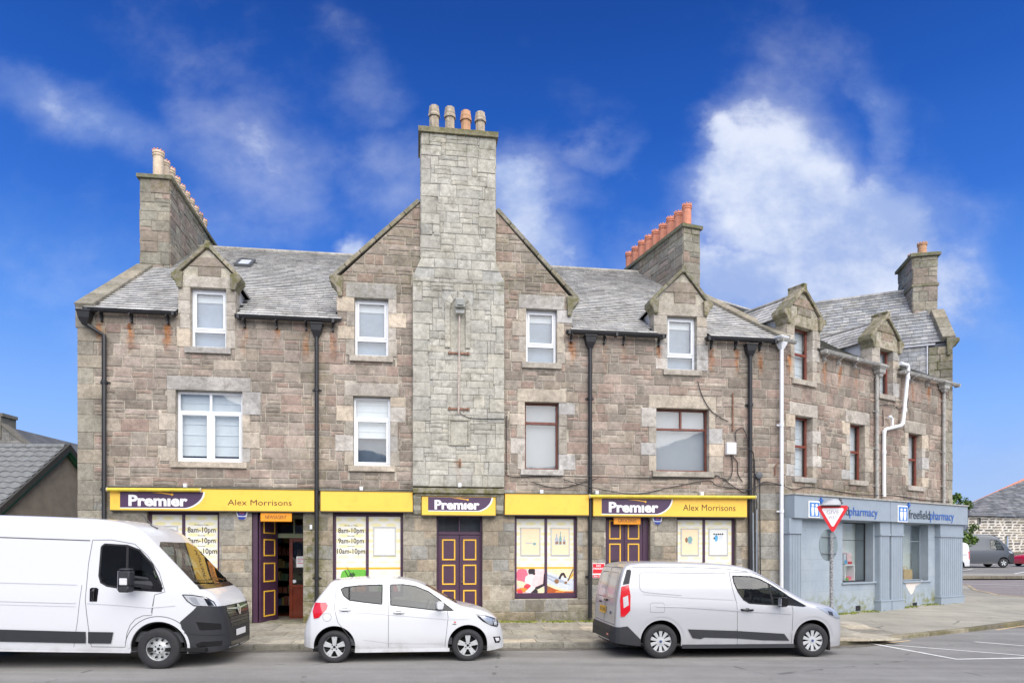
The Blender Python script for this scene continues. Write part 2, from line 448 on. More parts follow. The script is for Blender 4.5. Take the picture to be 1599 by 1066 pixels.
def sheet(name, pts, f, m, off=0, kind='structure', step=1.0, parent=None):
    """a level-following sheet inside a polygon (triangulated and subdivided)"""
    bm = bmesh.new(); vs = [bm.verts.new((x, y, 0)) for x, y in pts]; bm.faces.new(vs)
    xs = [p[0] for p in pts]; ys = [p[1] for p in pts]
    def cuts(a, b):
        n = max(1, int((b - a) / step)); return [a + (b - a) * i / n for i in range(1, n)]
    for x in cuts(min(xs), max(xs)): bmesh.ops.bisect_plane(bm, geom=bm.faces[:] + bm.edges[:] + bm.verts[:], plane_co=(x, 0, 0), plane_no=(1, 0, 0))
    for y in cuts(min(ys), max(ys)): bmesh.ops.bisect_plane(bm, geom=bm.faces[:] + bm.edges[:] + bm.verts[:], plane_co=(0, y, 0), plane_no=(0, 1, 0))
    for v in bm.verts: v.co.z = f(v.co.x, v.co.y) + off
    bmesh.ops.recalc_face_normals(bm, faces=bm.faces)
    if sum(fc.normal.z for fc in bm.faces) < 0: bmesh.ops.reverse_faces(bm, faces=bm.faces)
    me = bpy.data.meshes.new(name); bm.to_mesh(me); bm.free(); me.materials.append(m)
    o = bpy.data.objects.new(name, me); COL.objects.link(o); o['kind'] = kind
    if parent: o.parent = parent
    return o
def asphalt(name, base, patch, spec=.3):
    m = bpy.data.materials.new(name); m.use_nodes = True; T = NT(m.node_tree)
    pos = T.new('ShaderNodeNewGeometry').outputs['Position']
    n1 = T.noise(pos, .35, 5, .6); n2 = T.noise(pos, 2.2, 6, .65); n3 = T.noise(pos, 90, 3, .6)
    mp = T.new('ShaderNodeMapping'); mp.inputs['Scale'].default_value = (.12, 1.6, 1); T.link(pos, mp.inputs[0])
    n4 = T.noise(mp.outputs[0], 1.2, 4, .5)
    c = T.mix(T.sm(n1, .35, .65), base, patch)
    f = T.m('MULTIPLY', T.sm(n2, .25, .75, .93, 1.07), T.sm(n3, .25, .75, .74, 1.26)); f = T.m('MULTIPLY', f, T.sm(n4, .35, .65, .9, 1.08))
    sc = T.new('ShaderNodeVectorMath', operation='SCALE'); T.link(c, sc.inputs[0]); T.link(f, sc.inputs[3])
    c = sc.outputs[0]
    # tar-sealed cracks and small oil marks
    vo = T.new('ShaderNodeTexVoronoi', {'Scale': .22, 'Vector': T.mix(.06, pos, T.noise(pos, 2, 4, .6, out=1))}, feature='DISTANCE_TO_EDGE')
    crack = T.m('MULTIPLY', T.sm(vo.outputs[0], .002, .009, 1, 0), T.sm(n2, .5, .6, 0, .55))
    c = T.mix(crack, c, rgb(60, 60, 60))
    c = T.mix(T.sm(T.noise(pos, .9, 3, .5), .68, .76, 0, .3), c, rgb(84, 83, 82))
    c = T.mix(T.sm(T.noise(pos, 13, 2, .5), .73, .76, 0, .5), c, rgb(190, 190, 186))
    p = T.new('ShaderNodeBsdfPrincipled', {'Base Color': c, 'Roughness': .88, 'Specular IOR Level': spec})
    b = T.new('ShaderNodeBump', {'Strength': .6, 'Distance': .006, 'Height': T.m('ADD', n3, T.m('MULTIPLY', n2, .6))}); T.set(p, 'Normal', b.outputs[0])
    T.new('ShaderNodeOutputMaterial', {'Surface': p.outputs[0]}); return m
M_road = asphalt('asphalt', rgb(143, 141, 137), rgb(136, 134, 130))
M_road2 = asphalt('reddish_asphalt', rgb(146, 137, 133), rgb(138, 130, 126))
M_far = mat('far_ground', rgb(104, 108, 92), .95, var=.2, scale=.05)
gx_ = [-900, -300, -120, -60, -46, -44.9, -20, 0, 15, 30, 45, 60, 69.9, 71, 90, 120, 300, 900]; gy_ = [-300, -60, -15, -13.9, 0, 12, 24, 38, 50, 60, 75, 109.9, 111, 140, 300, 1400]
mbg = MB()
for x0, x1 in zip(gx_, gx_[1:]):
    for y0, y1 in zip(gy_, gy_[1:]): mbg.add([Vector((x, y, G(x, y) - (.13 if -45 < x < 70 and -14 < y < 110 else .02))) for x, y in ((x0, y0), (x1, y0), (x1, y1), (x0, y1))], [(0, 1, 2, 3)])
mbg.build('ground', M_far, fix=False)['kind'] = 'structure'
sheet('road', [(-45, -14), (70, -14), (70, 40.5), (19, 38.2), (16, 38), (-45, 38)], G, M_road, 0, step=4)
sheet('side_road', [(20.2, 23.5), (60, 24.5), (60, 40.2), (19, 37.9), (20.5, 31)], G, M_road2, .004, step=4)
sheet('car_park', [(10, 39.9), (75, 43.5), (75, 110), (10, 110)], G, asphalt('car_park_asphalt', rgb(140, 138, 134), rgb(132, 130, 127)), .06, step=5)
# pavement: kerb stones, then slabs
M_slab = stone_mat('paving_concrete', bump=.25, bdist=.004, spots=False)
M_pave_base = mat('paving_bed', rgb(112, 106, 94), .95, var=.2, scale=3)
kd = (K1 - K0).normalized(); kn = Vector((-kd.y, kd.x)); LK = (K1 - K0).length
pv = sheet('pavement', [tuple(K0 + kn * .06), tuple(K1 + kn * .06), (8.8, 19.4), (-38, 16)], PV, M_pave_base, -.012, step=1.2)
S_pav = Pieces('paving_slab', M_slab)
slab_pal = [rgb(172, 166, 150), rgb(163, 157, 143), rgb(180, 172, 156), rgb(156, 151, 139), rgb(168, 163, 150)]
def ground_piece(pcs, parent, org, du, dw, u0, u1, w0, w1, col, h=0., skirt=.03, size=1, f=PV, name=None, bev=.006, moss=0):
    j = .005; mb = MB(); q = [(u0 + j, w0 + j), (u1 - j, w0 + j), (u1 - j, w1 - j), (u0 + j, w1 - j)]
    q2 = [(u0 + j + bev, w0 + j + bev), (u1 - j - bev, w0 + j + bev), (u1 - j - bev, w1 - j - bev), (u0 + j + bev, w1 - j - bev)]
    dz = rnd.uniform(-.003, .003)
    def P(a, z):
        p = org + du * a[0] + dw * a[1]; return Vector((p.x, p.y, f(p.x, p.y) + z))
    vs = [P(a, -skirt) for a in q] + [P(a, h + dz - bev * .6) for a in q] + [P(a, h + dz) for a in q2]
    fs = []
    for k in range(2):
        for i in range(4): fs.append((k * 4 + i, k * 4 + (i + 1) % 4, k * 4 + 4 + (i + 1) % 4, k * 4 + 4 + i))
    fs.append((8, 9, 10, 11))
    mb.add(vs, fs, col, [(9, 9, 0, moss)] * 12)
    pcs.raw(parent, mb, size)
S_kerb = Pieces('kerb_stone', M_slab)
u = 26.; krs = random.Random(3)
while u < LK - .05:
    L = min(.9, LK - u); ground_piece(S_kerb, pv, K0, kd, kn, u, u + L, -.0, .15, pick([rgb(150, 147, 138), rgb(140, 137, 128), rgb(158, 154, 144)], krs), skirt=.13, bev=.012, moss=krs.uniform(0, .25)); u += L
LR = (K2 - K1).length; kd2 = (K2 - K1).normalized(); kn2 = Vector((-kd2.y, kd2.x)); u = 0
while u < LR - .05:
    L = min(.92, LR - u); ground_piece(S_kerb, pv, K1, kd2, kn2, u, u + L, 0, .16, pick([rgb(128, 120, 98), rgb(140, 130, 104), rgb(120, 114, 98), rgb(150, 142, 122)], krs), skirt=.13, bev=.014, moss=krs.uniform(0, .6)); u += L
S_kerb.finish()
row = .15; k = 0; rows = [.42, .62, .62, .62, .62, .62, .62]
for rw in rows:
    u = 28. + krs.uniform(0, .6)
    while u < LK + 1.4:
        L = krs.choice([.62, .92, .92, .92, .75]); p = K0 + kd * (u + L / 2) + kn * (row + rw / 2)
        # only as far as the shop wall
        if p.y < 16.13 + .138 * (p.x + 10.26) + .35:
            cc = pick(slab_pal, krs, .06)
            if k == 0: cc = pick([rgb(196, 188, 168), rgb(188, 181, 163), rgb(178, 172, 157)], krs, .05)
            if krs.random() < .05: cc = rgb(202, 190, 168)
            wl = 16.13 + .138 * (p.x + 10.26) - p.y
            # the longest joints run back at a slight skew
            ground_piece(S_pav, pv, K0 + kd * (row * .18), kd, kn, u, u + L, row, row + rw, cc, size=10 - abs(p.x) * .1, moss=.75 if wl < .35 else krs.uniform(0, .15))
        u += L
    row += rw; k += 1
S_pav.finish()
# the wide worn pavement at the corner
M_cpave = asphalt('worn_concrete', rgb(168, 163, 150), rgb(150, 146, 134))
corner = [tuple(K1 + kn2 * .16), tuple(K2 + kn2 * .16 ), (17.6, 20.6), (20.2, 22.6), (20.4, 24.0), (18.3, 25.8), (18.9, 28.0), (20.6, 31), (19.2, 38), (12, 38), (7.3, 19.2), (6.6, 15.6)]
sheet('corner_pavement', corner, PV, M_cpave, -.004, step=1.0)
mbk = MB(); rim = [K2, Vector((17.8, 20.4)), Vector((20.4, 22.5)), Vector((20.6, 24.1)), Vector((18.5, 25.9)), Vector((19.1, 28.0)), Vector((20.8, 31)), Vector((19.4, 38))]
for a, b in zip(rim, rim[1:]):
    n = max(1, round((b - a).length / .9)); e = (b - a) / n; nn = Vector((-e.y, e.x)).normalized() * .16
    for i in range(n):
        p, q = a + e * (i + .01), a + e * (i + .99); c = pick([rgb(190, 172, 140), rgb(170, 158, 134), rgb(150, 142, 124)], krs)
        mbk.hexa([Vector((t.x, t.y, G(t.x, t.y) - .02)) for t in (p, q, q + nn, p + nn)] + [Vector((t.x, t.y, PV(t.x, t.y) + .004)) for t in (p, q, q + nn, p + nn)], c)
o = mbk.build('side_street_kerb', M_slab); o['kind'] = 'structure'
mbk = MB(); a, b = Vector((14, 39.0)), Vector((70, 42.6)); n = 60; e = (b - a) / n
for i in range(n):
    p, q = a + e * (i + .01), a + e * (i + .99); nn = Vector((0, .3)); c = pick([rgb(128, 120, 106), rgb(140, 132, 116)], krs)
    mbk.hexa([Vector((t.x, t.y, G(t.x, t.y) - .02)) for t in (p, q, q + nn, p + nn)] + [Vector((t.x, t.y, G(t.x, t.y) + .13)) for t in (p, q, q + nn, p + nn)], c)
o = mbk.build('car_park_kerb', M_slab); o['kind'] = 'structure'
sheet('far_pavement', [(14, 39.3), (70, 42.9), (70, 45.4), (14, 41.8)], G, M_cpave, .115, step=4)
# grit and damp along the gutter
for nm, A_, B_ in (('gutter_grit', K0 + kd * 24, K1), ('gutter_grit', K1, K2)):
    e = (B_ - A_).normalized(); nn = Vector((e.y, -e.x)); sheet(nm, [tuple(A_ + nn * .34), tuple(B_ + nn * .3), tuple(B_), tuple(A_)], G, mat('gutter_grit', rgb(112, 107, 98), .9, var=.3, scale=5, dirt=.8, bump=.5, bscale=60), .004, step=.8)
# painted markings
M_white = mat('white_paint', rgb(236, 236, 232), .7, var=.1, scale=4, dirt=.35)
M_yel = mat('yellow_paint', rgb(226, 194, 140), .75, var=.12, scale=5, dirt=.4)
def stripe(name, pts, w, m, f=G, off=.008):
    mb = MB(); P = []
    for (x0, y0), (x1, y1) in zip(pts, pts[1:]):
        a = ground_at(x0, y0, f); b = ground_at(x1, y1, f); n = max(1, int((b - a).length / 1.5))
        for i in range(n): P.append(a.lerp(b, i / n))
    P.append(b); vs = []
    for i, p in enumerate(P):
        t = (P[min(i + 1, len(P) - 1)] - P[max(0, i - 1)]).normalized(); s = Vector((-t.y, t.x, 0)) * w / 2
        for q in (p + s, p - s): vs.append(Vector((q.x, q.y, f(q.x, q.y) + off)))
    mb.add(vs, [(2 * i, 2 * i + 1, 2 * i + 3, 2 * i + 2) for i in range(len(P) - 1)])
    o = mb.build(name, m, fix=False); o['kind'] = 'structure'
stripe('white_road_marking', [(1343, 1001), (1494, 1029), (1660, 1026)], .12, M_white)
stripe('white_road_marking', [(1384, 1006), (1660, 1028)], .08, M_white, off=.0075)
stripe('white_road_marking', [(1469, 997), (1680, 1015)], .08, M_white)
stripe('white_road_marking', [(1546, 989), (1680, 997)], .08, M_white)
stripe('yellow_road_marking', [(1364, 1002.5), (1450, 994), (1530, 984), (1640, 968)], .06, M_yel)
stripe('yellow_road_marking', [(1376, 1004.5), (1460, 995.5), (1540, 985.5), (1640, 971)], .06, M_yel)
stripe('white_road_marking', [(1495, 910.5), (1720, 918)], .1, M_white, off=.012)
for a, b in (((1490, 894), (1520, 889)), ((1568, 900), (1610, 892)), ((1540, 883), (1556, 881))):
    stripe('car_park_marking', [a, b], .14, M_white, off=.068)
stripe('car_park_marking', [(1575, 881), (1640, 881)], .12, M_white, off=.068)

# ------------------------------------------------------------------ materials of the buildings
M_stone = stone_mat('rubble_stone')
M_ash = stone_mat('dressed_stone', bump=.5, bdist=.006)
M_mortar = stone_mat('lime_mortar', bump=.4, bdist=.005, spots=False)
M_slate = stone_mat('roof_slate', bump=.3, bdist=.003, spots=False)
kk = 1.0
RUB = [rgb(160, 143, 128, kk), rgb(150, 134, 121, kk), rgb(168, 148, 136, kk), rgb(140, 127, 114, kk), rgb(158, 140, 120, kk), rgb(172, 146, 132, kk), rgb(146, 136, 124, kk), rgb(165, 132, 116, kk), rgb(176, 160, 142, kk), rgb(134, 120, 108, kk), rgb(164, 128, 114, kk)]
RUB2 = [rgb(160, 146, 130, kk), rgb(150, 122, 110, kk), rgb(166, 138, 124, kk), rgb(140, 124, 112, kk), rgb(170, 148, 134, kk), rgb(156, 128, 116, kk), rgb(148, 138, 126, kk), rgb(128, 116, 106, kk)]
DRS = [rgb(182, 174, 156, kk), rgb(172, 163, 144, kk), rgb(190, 182, 164, kk), rgb(164, 156, 138, kk), rgb(184, 172, 148, kk), rgb(170, 166, 154, kk)]
DRP = [rgb(190, 184, 168, kk), rgb(184, 172, 150, kk), rgb(178, 176, 166, kk), rgb(196, 180, 152, kk)]
BRS = [rgb(186, 182, 168, kk), rgb(180, 176, 162, kk), rgb(190, 186, 173, kk), rgb(174, 171, 159, kk), rgb(184, 178, 161, kk), rgb(170, 168, 158, kk)]
GRD = [rgb(160, 152, 136, kk), rgb(148, 142, 130, kk), rgb(170, 162, 146, kk), rgb(140, 134, 122, kk), rgb(164, 150, 130, kk), rgb(152, 150, 144, kk)]
QUO = [rgb(154, 148, 134, kk), rgb(144, 138, 126, kk), rgb(160, 150, 134, kk), rgb(136, 130, 118, kk)]
MOR = rgb(196, 188, 172, kk)
STK = [rgb(150, 146, 132, kk), rgb(142, 136, 124, kk), rgb(158, 150, 134, kk), rgb(140, 126, 114, kk), rgb(132, 128, 118, kk)]
SLT = [rgb(201, 199, 195), rgb(196, 194, 191), rgb(206, 204, 200), rgb(190, 189, 188), rgb(199, 197, 192), rgb(186, 186, 185)]
SLT2 = [rgb(164, 166, 168), rgb(154, 156, 159), rgb(174, 175, 176), rgb(148, 150, 154), rgb(178, 177, 175), rgb(166, 165, 163)]
def soften(pal, t, k=1.0): return [tuple((c * (1 - t) + sum(p) / 3 * w * t) * k for c, w in zip(p, (1.11, 1.0, .87))) for p in pal]
def even(pal, t, k): m = [sum(p[i] for p in pal) / len(pal) for i in range(3)]; return [tuple((c * (1 - t) + q * t) * k for c, q in zip(p, m)) for p in pal]
RUB = even(soften(RUB, .48, 1.0), .2, 1.13); RUB2 = even(soften(RUB2, .38, 1.0), .2, 1.14); DRS = [(r, g, b * 1.1) for r, g, b in even(DRS, .2, 1.08)]; DRP = [(r, g, b * 1.1) for r, g, b in even(DRP, .2, 1.1)]; BRS = [(r, g, b * 1.02) for r, g, b in even(BRS, .4, 1.07)]; STK = even(STK, .2, 1.12); QUO = even(QUO, 0, 1.08); GRD = soften(GRD, .1, 1.05)
M_black = mat('black_iron', rgb(38, 38, 40), .45, var=.2, bump=.2, bscale=90)
M_upvc = mat('white_upvc', rgb(236, 238, 240), .3, var=.03, scale=3)
M_brown = mat('brown_varnish', rgb(112, 62, 48), .45, var=.25, scale=8)
M_redw = mat('red_brown_paint', rgb(124, 62, 48), .45, var=.12, scale=8)
M_glass = glass_mat('window_glass')
M_blind = mat('pale_blind', rgb(238, 242, 245), .8, var=.05, scale=3)
M_blue = mat('grey_blue_room', rgb(150, 164, 182), .85, var=.22, scale=1.1)
M_dark = mat('dark_room', rgb(92, 104, 118), .8, var=.25, scale=1.5)
M_grey = mat('frosted_board', rgb(176, 178, 182), .7, var=.06, scale=.8)
M_lead = mat('lead_flashing', rgb(196, 198, 202), .5, var=.12, scale=6)
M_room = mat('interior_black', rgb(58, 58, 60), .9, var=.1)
M_terra = mat('terracotta', rgb(220, 146, 116, .95), .75, var=.14, scale=7, bump=.3, dirt=.35)
M_buff = mat('buff_clay', rgb(214, 194, 168, 1), .8, var=.14, scale=7, bump=.3, dirt=.35)
M_greyclay = mat('weathered_clay', rgb(178, 164, 144), .85, var=.3, scale=9, bump=.5, dirt=.6)
M_orclay = mat('orange_clay', rgb(208, 160, 122, .9), .8, var=.15, scale=9, bump=.4, dirt=.3)

# ------------------------------------------------------------------ the main building
FM = Fr((-10.26, 16.13, 0), (.9906, .1367, 0)); LM = 17.777
BISD = Vector((-.339, .941, 0)).normalized()
EAVE = 7.74; PITCH = (11.95 - EAVE) / 6.3; RT = 6.3
zb = .10                                                     # stones start just below the pavement
bld = thing('tenement_building', 'long two-and-a-half-storey pink-grey stone building with a tall central chimney gable above the yellow shop signs', 'building', FM.p(8.5, 0, -3))
R_ = lambda *a, h=0: FM.rect(*a, h=h)
# openings (photo pixels of the 1599 px picture)
W_up = [R_(298, 450, 354, 543), R_(554, 466, 607, 556), R_(822, 483, 870, 567), R_(1042, 494, 1088, 578)]
W_fst = [R_(275, 610, 379, 721), R_(552, 619, 610, 727), R_(820, 628, 873, 733), R_(1025, 638, 1107, 736)]
SHOP = [R_(230, 797, 343, 934), R_(520, 800, 630, 932), R_(804, 804, 902, 934), R_(1057, 806, 1150, 930)]
def drect(x0, y0, x1):
    r = FM.rect(x0, y0, x1, y0 + 10); return (r[0], r[1], .08, r[3])
DOOR_L = drect(394, 800, 474); DOOR_C = drect(682, 804, 754); DOOR_G = drect(946, 804, 1016)
openings = W_up + W_fst + SHOP + [DOOR_L, DOOR_C, DOOR_G]
SIGNZ = FM.at(600, 800)[1]
BR = FM.at(645, 600)[0], FM.at(787.5, 600)[0]                # chimney breast
kneeL = FM.at(520, 437); kneeR = FM.at(900, 470)
apexU = (FM.at(657, 318)[0] + FM.at(774, 331)[0]) / 2
gl = FM.at(657, 316); gr = FM.at(774, 329)
slope = ((gl[1] - kneeL[1]) / (gl[0] - kneeL[0]) + (gr[1] - kneeR[1]) / (kneeR[0] - gr[0])) / 2
APZ = gl[1] + slope * (apexU - gl[0])
GU0, GU1 = apexU - (APZ - 8.75) / slope, apexU + (APZ - 8.75) / slope
GU0, GU1 = kneeL[0] + .12, kneeR[0] - .12; GZ = min(kneeL[1], kneeR[1]) - .05
# dormer heads that rise from the wall: (u0, u1, springing, apex u, apex z)
def dormer(x0, x1, ks, ap, pxc):
    u0, u1 = FM.at(x0, 500)[0], FM.at(x1, 520)[0]; a = FM.at(*ap); return (u0, u1, FM.at(pxc, ks)[1], a[0], a[1])
DA = dormer(279, 369, 432, (325, 388), 325); DB = dormer(1021, 1104, 474, (1067, 426), 1067)

rusts = [FM.at(x, 500)[0] for x in (158, 205, 262, 382, 432, 478, 520, 893, 945, 975, 1030, 1112, 1150, 1188)]
def st_main(cx, cy, x, y):
    u0 = min(rusts, key=lambda r: abs(r - cx)); k = .9 if abs(u0 - cx) < .5 and 5.6 < cy < 7.8 else 0
    moss = .06
    if cy < .75: moss += .5 * (1 - (y - .2) / .55)
    pu = FM.at(488, 800)[0]
    if y < 3.6: moss += .95 * max(0, 1 - abs(x - pu) / .42)
    if y > 8.3: moss += .2
    if abs(x - FM.at(495, 500)[0]) < .25: moss += .25
    return (x - u0, EAVE - .28 - y, k, clampf(moss, 0, 1))
PM = Pieces('stone', M_stone); PMb = Pieces('dressed_stone', M_ash)

def wall_sheet(fr, poly, obs, h=.004, col=MOR, name='wall', parent=None, stf=None, step=.6, m=None):
    """mortar face with the openings left out"""
    us = [p[0] for p in poly]; vs = [p[1] for p in poly]
    cu = sorted({min(us), max(us)} | {x for o in obs for x in o[:2] if min(us) < x < max(us)}); cv = sorted({min(vs), max(vs)} | {x for o in obs for x in o[2:] if min(vs) < x < max(vs)})
    def fine(c):
        r = []
        for a, b in zip(c, c[1:]):
            n = max(1, int((b - a) / step)); r += [a + (b - a) * i / n for i in range(n)]
        return r + [c[-1]]
    cu, cv = fine(cu), fine(cv); mb = MB()
    for a, b in zip(cu, cu[1:]):
        for c, d in zip(cv, cv[1:]):
            mu, mv = (a + b) / 2, (c + d) / 2
            if any(o[0] < mu < o[1] and o[2] < mv < o[3] for o in obs): continue
            q = clip_region([(a, c), (b, c), (b, d), (a, d)], poly)
            if q and area(q) > 1e-5: mb.add([fr.p(x, y, h) for x, y in q], [tuple(range(len(q)))], col, [stf(mu, mv, x, y) for x, y in q] if stf else None)
    return mb.build(name, m or M_mortar, parent, fix=False)

main_poly = [(0, zb), (LM, zb), (LM, EAVE), (0, EAVE)]
wall = wall_sheet(FM, main_poly, openings, parent=bld, stf=st_main)
gpoly = [(GU0, EAVE), (GU1, EAVE), (GU1, kneeR[1] + slope * .1), (gr[0], gr[1]), (apexU, APZ), (gl[0], gl[1]), (GU0, kneeL[1] + slope * .1)]
gable = wall_sheet(FM, gpoly, openings, name='gable_wall', parent=bld, stf=st_main)

def put(pcs, parent, fr, rects, pal, region=None, stf=None, **kw):
    for r in rects:
        q = rp(r)
        if region: q = clip_region(q, region)
        if q and area(q) > .004: pcs.stone(parent, fr, q, pick(pal), stf=stf, **kw)
obstacles = []                                                # dressings already laid
def dress(pcs, parent, fr, r, stf, lintel=.34, sill=.15, ext=.2, pal=DRS, jw=(.2, .4), top=True, over=0.12, side=(1, 1), obs=None):
    u0, u1, v0, v1 = r
    obs = obstacles if obs is None else obs
    kw = dict(joint=.004, bevel=.008, rough=.004, stf=stf, h1=.03)
    if top:
        L = (u0 - ext, u1 + ext, v1, v1 + lintel); pcs.stone(parent, fr, rp(L), pick(pal), h0=-.2, **kw); obs.append(L)
    v = v0; k = rnd.randrange(2)
    while v < v1 - .02:
        hh = rnd.uniform(.26, .44)
        if v + hh > v1 - .2: hh = v1 - v
        for s in (0, 1):
            if not side[s]: continue
            w = jw[(k + s) % 2 if rnd.random() < .75 else k % 2] * rnd.uniform(.9, 1.1)
            q = (u0 - w, u0, v, v + hh) if s == 0 else (u1, u1 + w, v, v + hh)
            pcs.stone(parent, fr, rp(q), pick(DRP if w > .3 else pal), h0=-.2, **kw); obs.append(q)
        v += hh; k += 1
    if sill:
        q = (u0 - over, u1 + over, v0 - sill, v0)
        pcs.stone(parent, fr, rp(q), pick(pal), h0=-.2, **dict(kw, h1=.085)); obs.append(q)
for r in W_fst: dress(PMb, wall, FM, r, st_main, pal=DRS)
for i, r in enumerate(W_up):
    if i in (0, 3): dress(PMb, wall, FM, (r[0], r[1], r[2], min(r[3], EAVE)), st_main, top=False, jw=(.24, .3))
    else: dress(PMb, gable, FM, r, st_main, lintel=.36)
for r in (DOOR_L, DOOR_C, DOOR_G) + tuple(SHOP):
    for q in ((r[0] - .002, r[0], r[2], r[3]), ): pass
# quoins at the left corner
v = zb; k = 0
while v < EAVE - .05:
    hh = min(rnd.uniform(.3, .42), EAVE - v)
    if EAVE - v - hh < .15: hh = EAVE - v
    w = (.36, .62)[k % 2]; q = (0, w, v, v + hh)
    if k % 2: PMb.stone(wall, FM, rp(q), pick(QUO), joint=.004, h0=-.3, h1=.028, rough=.005, stf=st_main)
    else:
        PMb.stone(wall, FM, rp((0, w, v, v + hh)), pick(QUO), joint=.004, h0=-.3, h1=.028, rough=.005, stf=st_main)
    obstacles.append(q); v += hh; k += 1
OB = obstacles + openings + [(BR[0], BR[1], SIGNZ + .55, FM.at(645, 425)[1]), (gl[0] + .03, gr[0] - .03, FM.at(645, 425)[1], 20)]
# ground floor: larger squared blocks; above the signs: coursed rubble
put(PM, wall, FM, subtract(coursed(0, LM, zb, SIGNZ + .6, (.3, .38), (.38, .8), .12), OB), GRD, stf=st_main, h1=.02, joint=.005)
put(PM, wall, FM, subtract(coursed(0, LM, SIGNZ + .6, EAVE, (.2, .32), (.22, .66), .38), OB), RUB, stf=st_main, joint=.010, rough=.006)
put(PM, gable, FM, subtract(coursed(GU0, GU1, EAVE, APZ, (.2, .32), (.22, .7), .34), OB), RUB, region=gpoly, stf=st_main, joint=.010, rough=.006)
# reveals of the shop openings
for r in (DOOR_C, DOOR_G) + tuple(SHOP):
    for u0, u1 in ((r[0] - .012, r[0]), (r[1], r[1] + .012)): mb = MB(); mb.fbox(FM, u0, u1, r[2], r[3], -.22, -.008, rgb(140, 132, 118)); mb.build('opening_reveal', M_ash, bld)

# chimney breast and its stack, standing proud of the gable
FB = FM.sub(0, 0, .12)
sh0, sh1 = FB.at(645, 430), FB.at(658, 402); sr0, sr1 = FB.at(787, 443), FB.at(773, 415)
TOPZ = FB.at(716, 212)[1]; S0, S1 = FB.at(658, 300)[0], FB.at(774, 300)[0]; B0, B1 = FB.at(645, 600)[0], FB.at(788, 600)[0]
BOT = SIGNZ + .66; SHZ = (sh0[1] + sr0[1]) / 2; SHT = SHZ + .5
br_poly = [(B0, BOT), (B1, BOT), (B1, SHZ), (S1, SHT), (S1, TOPZ), (S0, TOPZ), (S0, SHT), (B0, SHZ)]
nich = FB.rect(703, 480, 727, 544); npanel = FB.rect(704, 657, 731, 692)
low = [(B0, BOT), (B1, BOT), (B1, SHZ), (S1, SHT), (S0, SHT), (B0, SHZ)]; upp = [(S0, SHT), (S1, SHT), (S1, TOPZ), (S0, TOPZ)]
breast = MB()
def st_br(cx, cy, x, y): return (x - (B0 + B1) / 2, 4.3 - y, .0 if cy > 4.4 else .8, .05 + (.25 if y > TOPZ - .5 else 0) + (.4 if y > SHZ - .3 and (x < B0 + .25 or x > B1 - .25) and y < SHT else 0))
for poly, d in ((low, -.14), (upp, -1.05)):
    n = len(poly); A = [FB.p(x, y, -.006) for x, y in poly]; Bk = [FB.p(x, y, d) for x, y in poly]
    breast.add(A + Bk, ([] if False else [tuple(range(n))]) + [(i, (i + 1) % n, n + (i + 1) % n, n + i) for i in range(n)] + [tuple(range(n, 2 * n))[::-1]], rgb(184, 182, 174, kk))
bo = breast.build('chimney_breast', M_mortar, bld)
rs = random.Random(21)
bob = [nich, npanel, (nich[0] - .2, nich[1] + .2, nich[2] + .9, nich[3] + .42)]
# long stones at the arrises, random squared rubble between
v = BOT; k = 0; eo = []
while v < TOPZ - .02:
    hh = min(rs.uniform(.26, .44), TOPZ - v)
    if TOPZ - v - hh < .15: hh = TOPZ - v
    a, b = (B0, B1) if v < SHZ - .1 else (S0, S1)
    for s in (0, 1):
        w = rs.uniform(.2, .5); q = (a, a + w, v, v + hh) if s == 0 else (b - w, b, v, v + hh)
        if v < SHT and v + hh > SHZ - .1: continue
        eo.append(q); PMb.stone(bo, FB, rp(q), pick(BRS, rs), h0=-.1, h1=.022, joint=.005, stf=st_br, rs=rs)
    v += hh; k += 1
rr = subtract(coursed(B0, B1, BOT, SHZ, (.16, .34), (.2, .66), .5, rs), bob + eo)
for r in rr: PMb.stone(bo, FB, rp(r), pick(BRS, rs), h1=.018, joint=.0035, rough=.007, stf=st_br, rs=rs)
rr = subtract(coursed(B0, B1, SHZ, SHT, (.24, .26), (.3, .6), 0, rs), eo + bob)
for r in rr:
    q = clip_region(rp(r), low)
    if q and area(q) > .01: PMb.stone(bo, FB, q, pick(BRS, rs), h1=.022, joint=.005, stf=st_br, rs=rs)
rr = subtract(coursed(S0, S1, SHT, TOPZ, (.16, .34), (.2, .66), .5, rs), eo)
for r in rr: PMb.stone(bo, FB, rp(r), pick(BRS, rs), h1=.018, joint=.0035, rough=.007, stf=st_br, rs=rs)
# side faces of the stack
FSL = Fr(FB.p(S0, 0, 0), -FM.n, (0, 0, 1), -FM.u); FSR = Fr(FB.p(S1, 0, 0), -FM.n, (0, 0, 1), FM.u)
for F_ in (FSL, FSR):
    for r in coursed(0, 1.05, SHT, TOPZ, (.26, .36), (.4, .7), .1, rs): PMb.stone(bo, F_, rp(r), pick(BRS, rs), size=.05, h1=.015, joint=.005, stf=st_br, rs=rs)
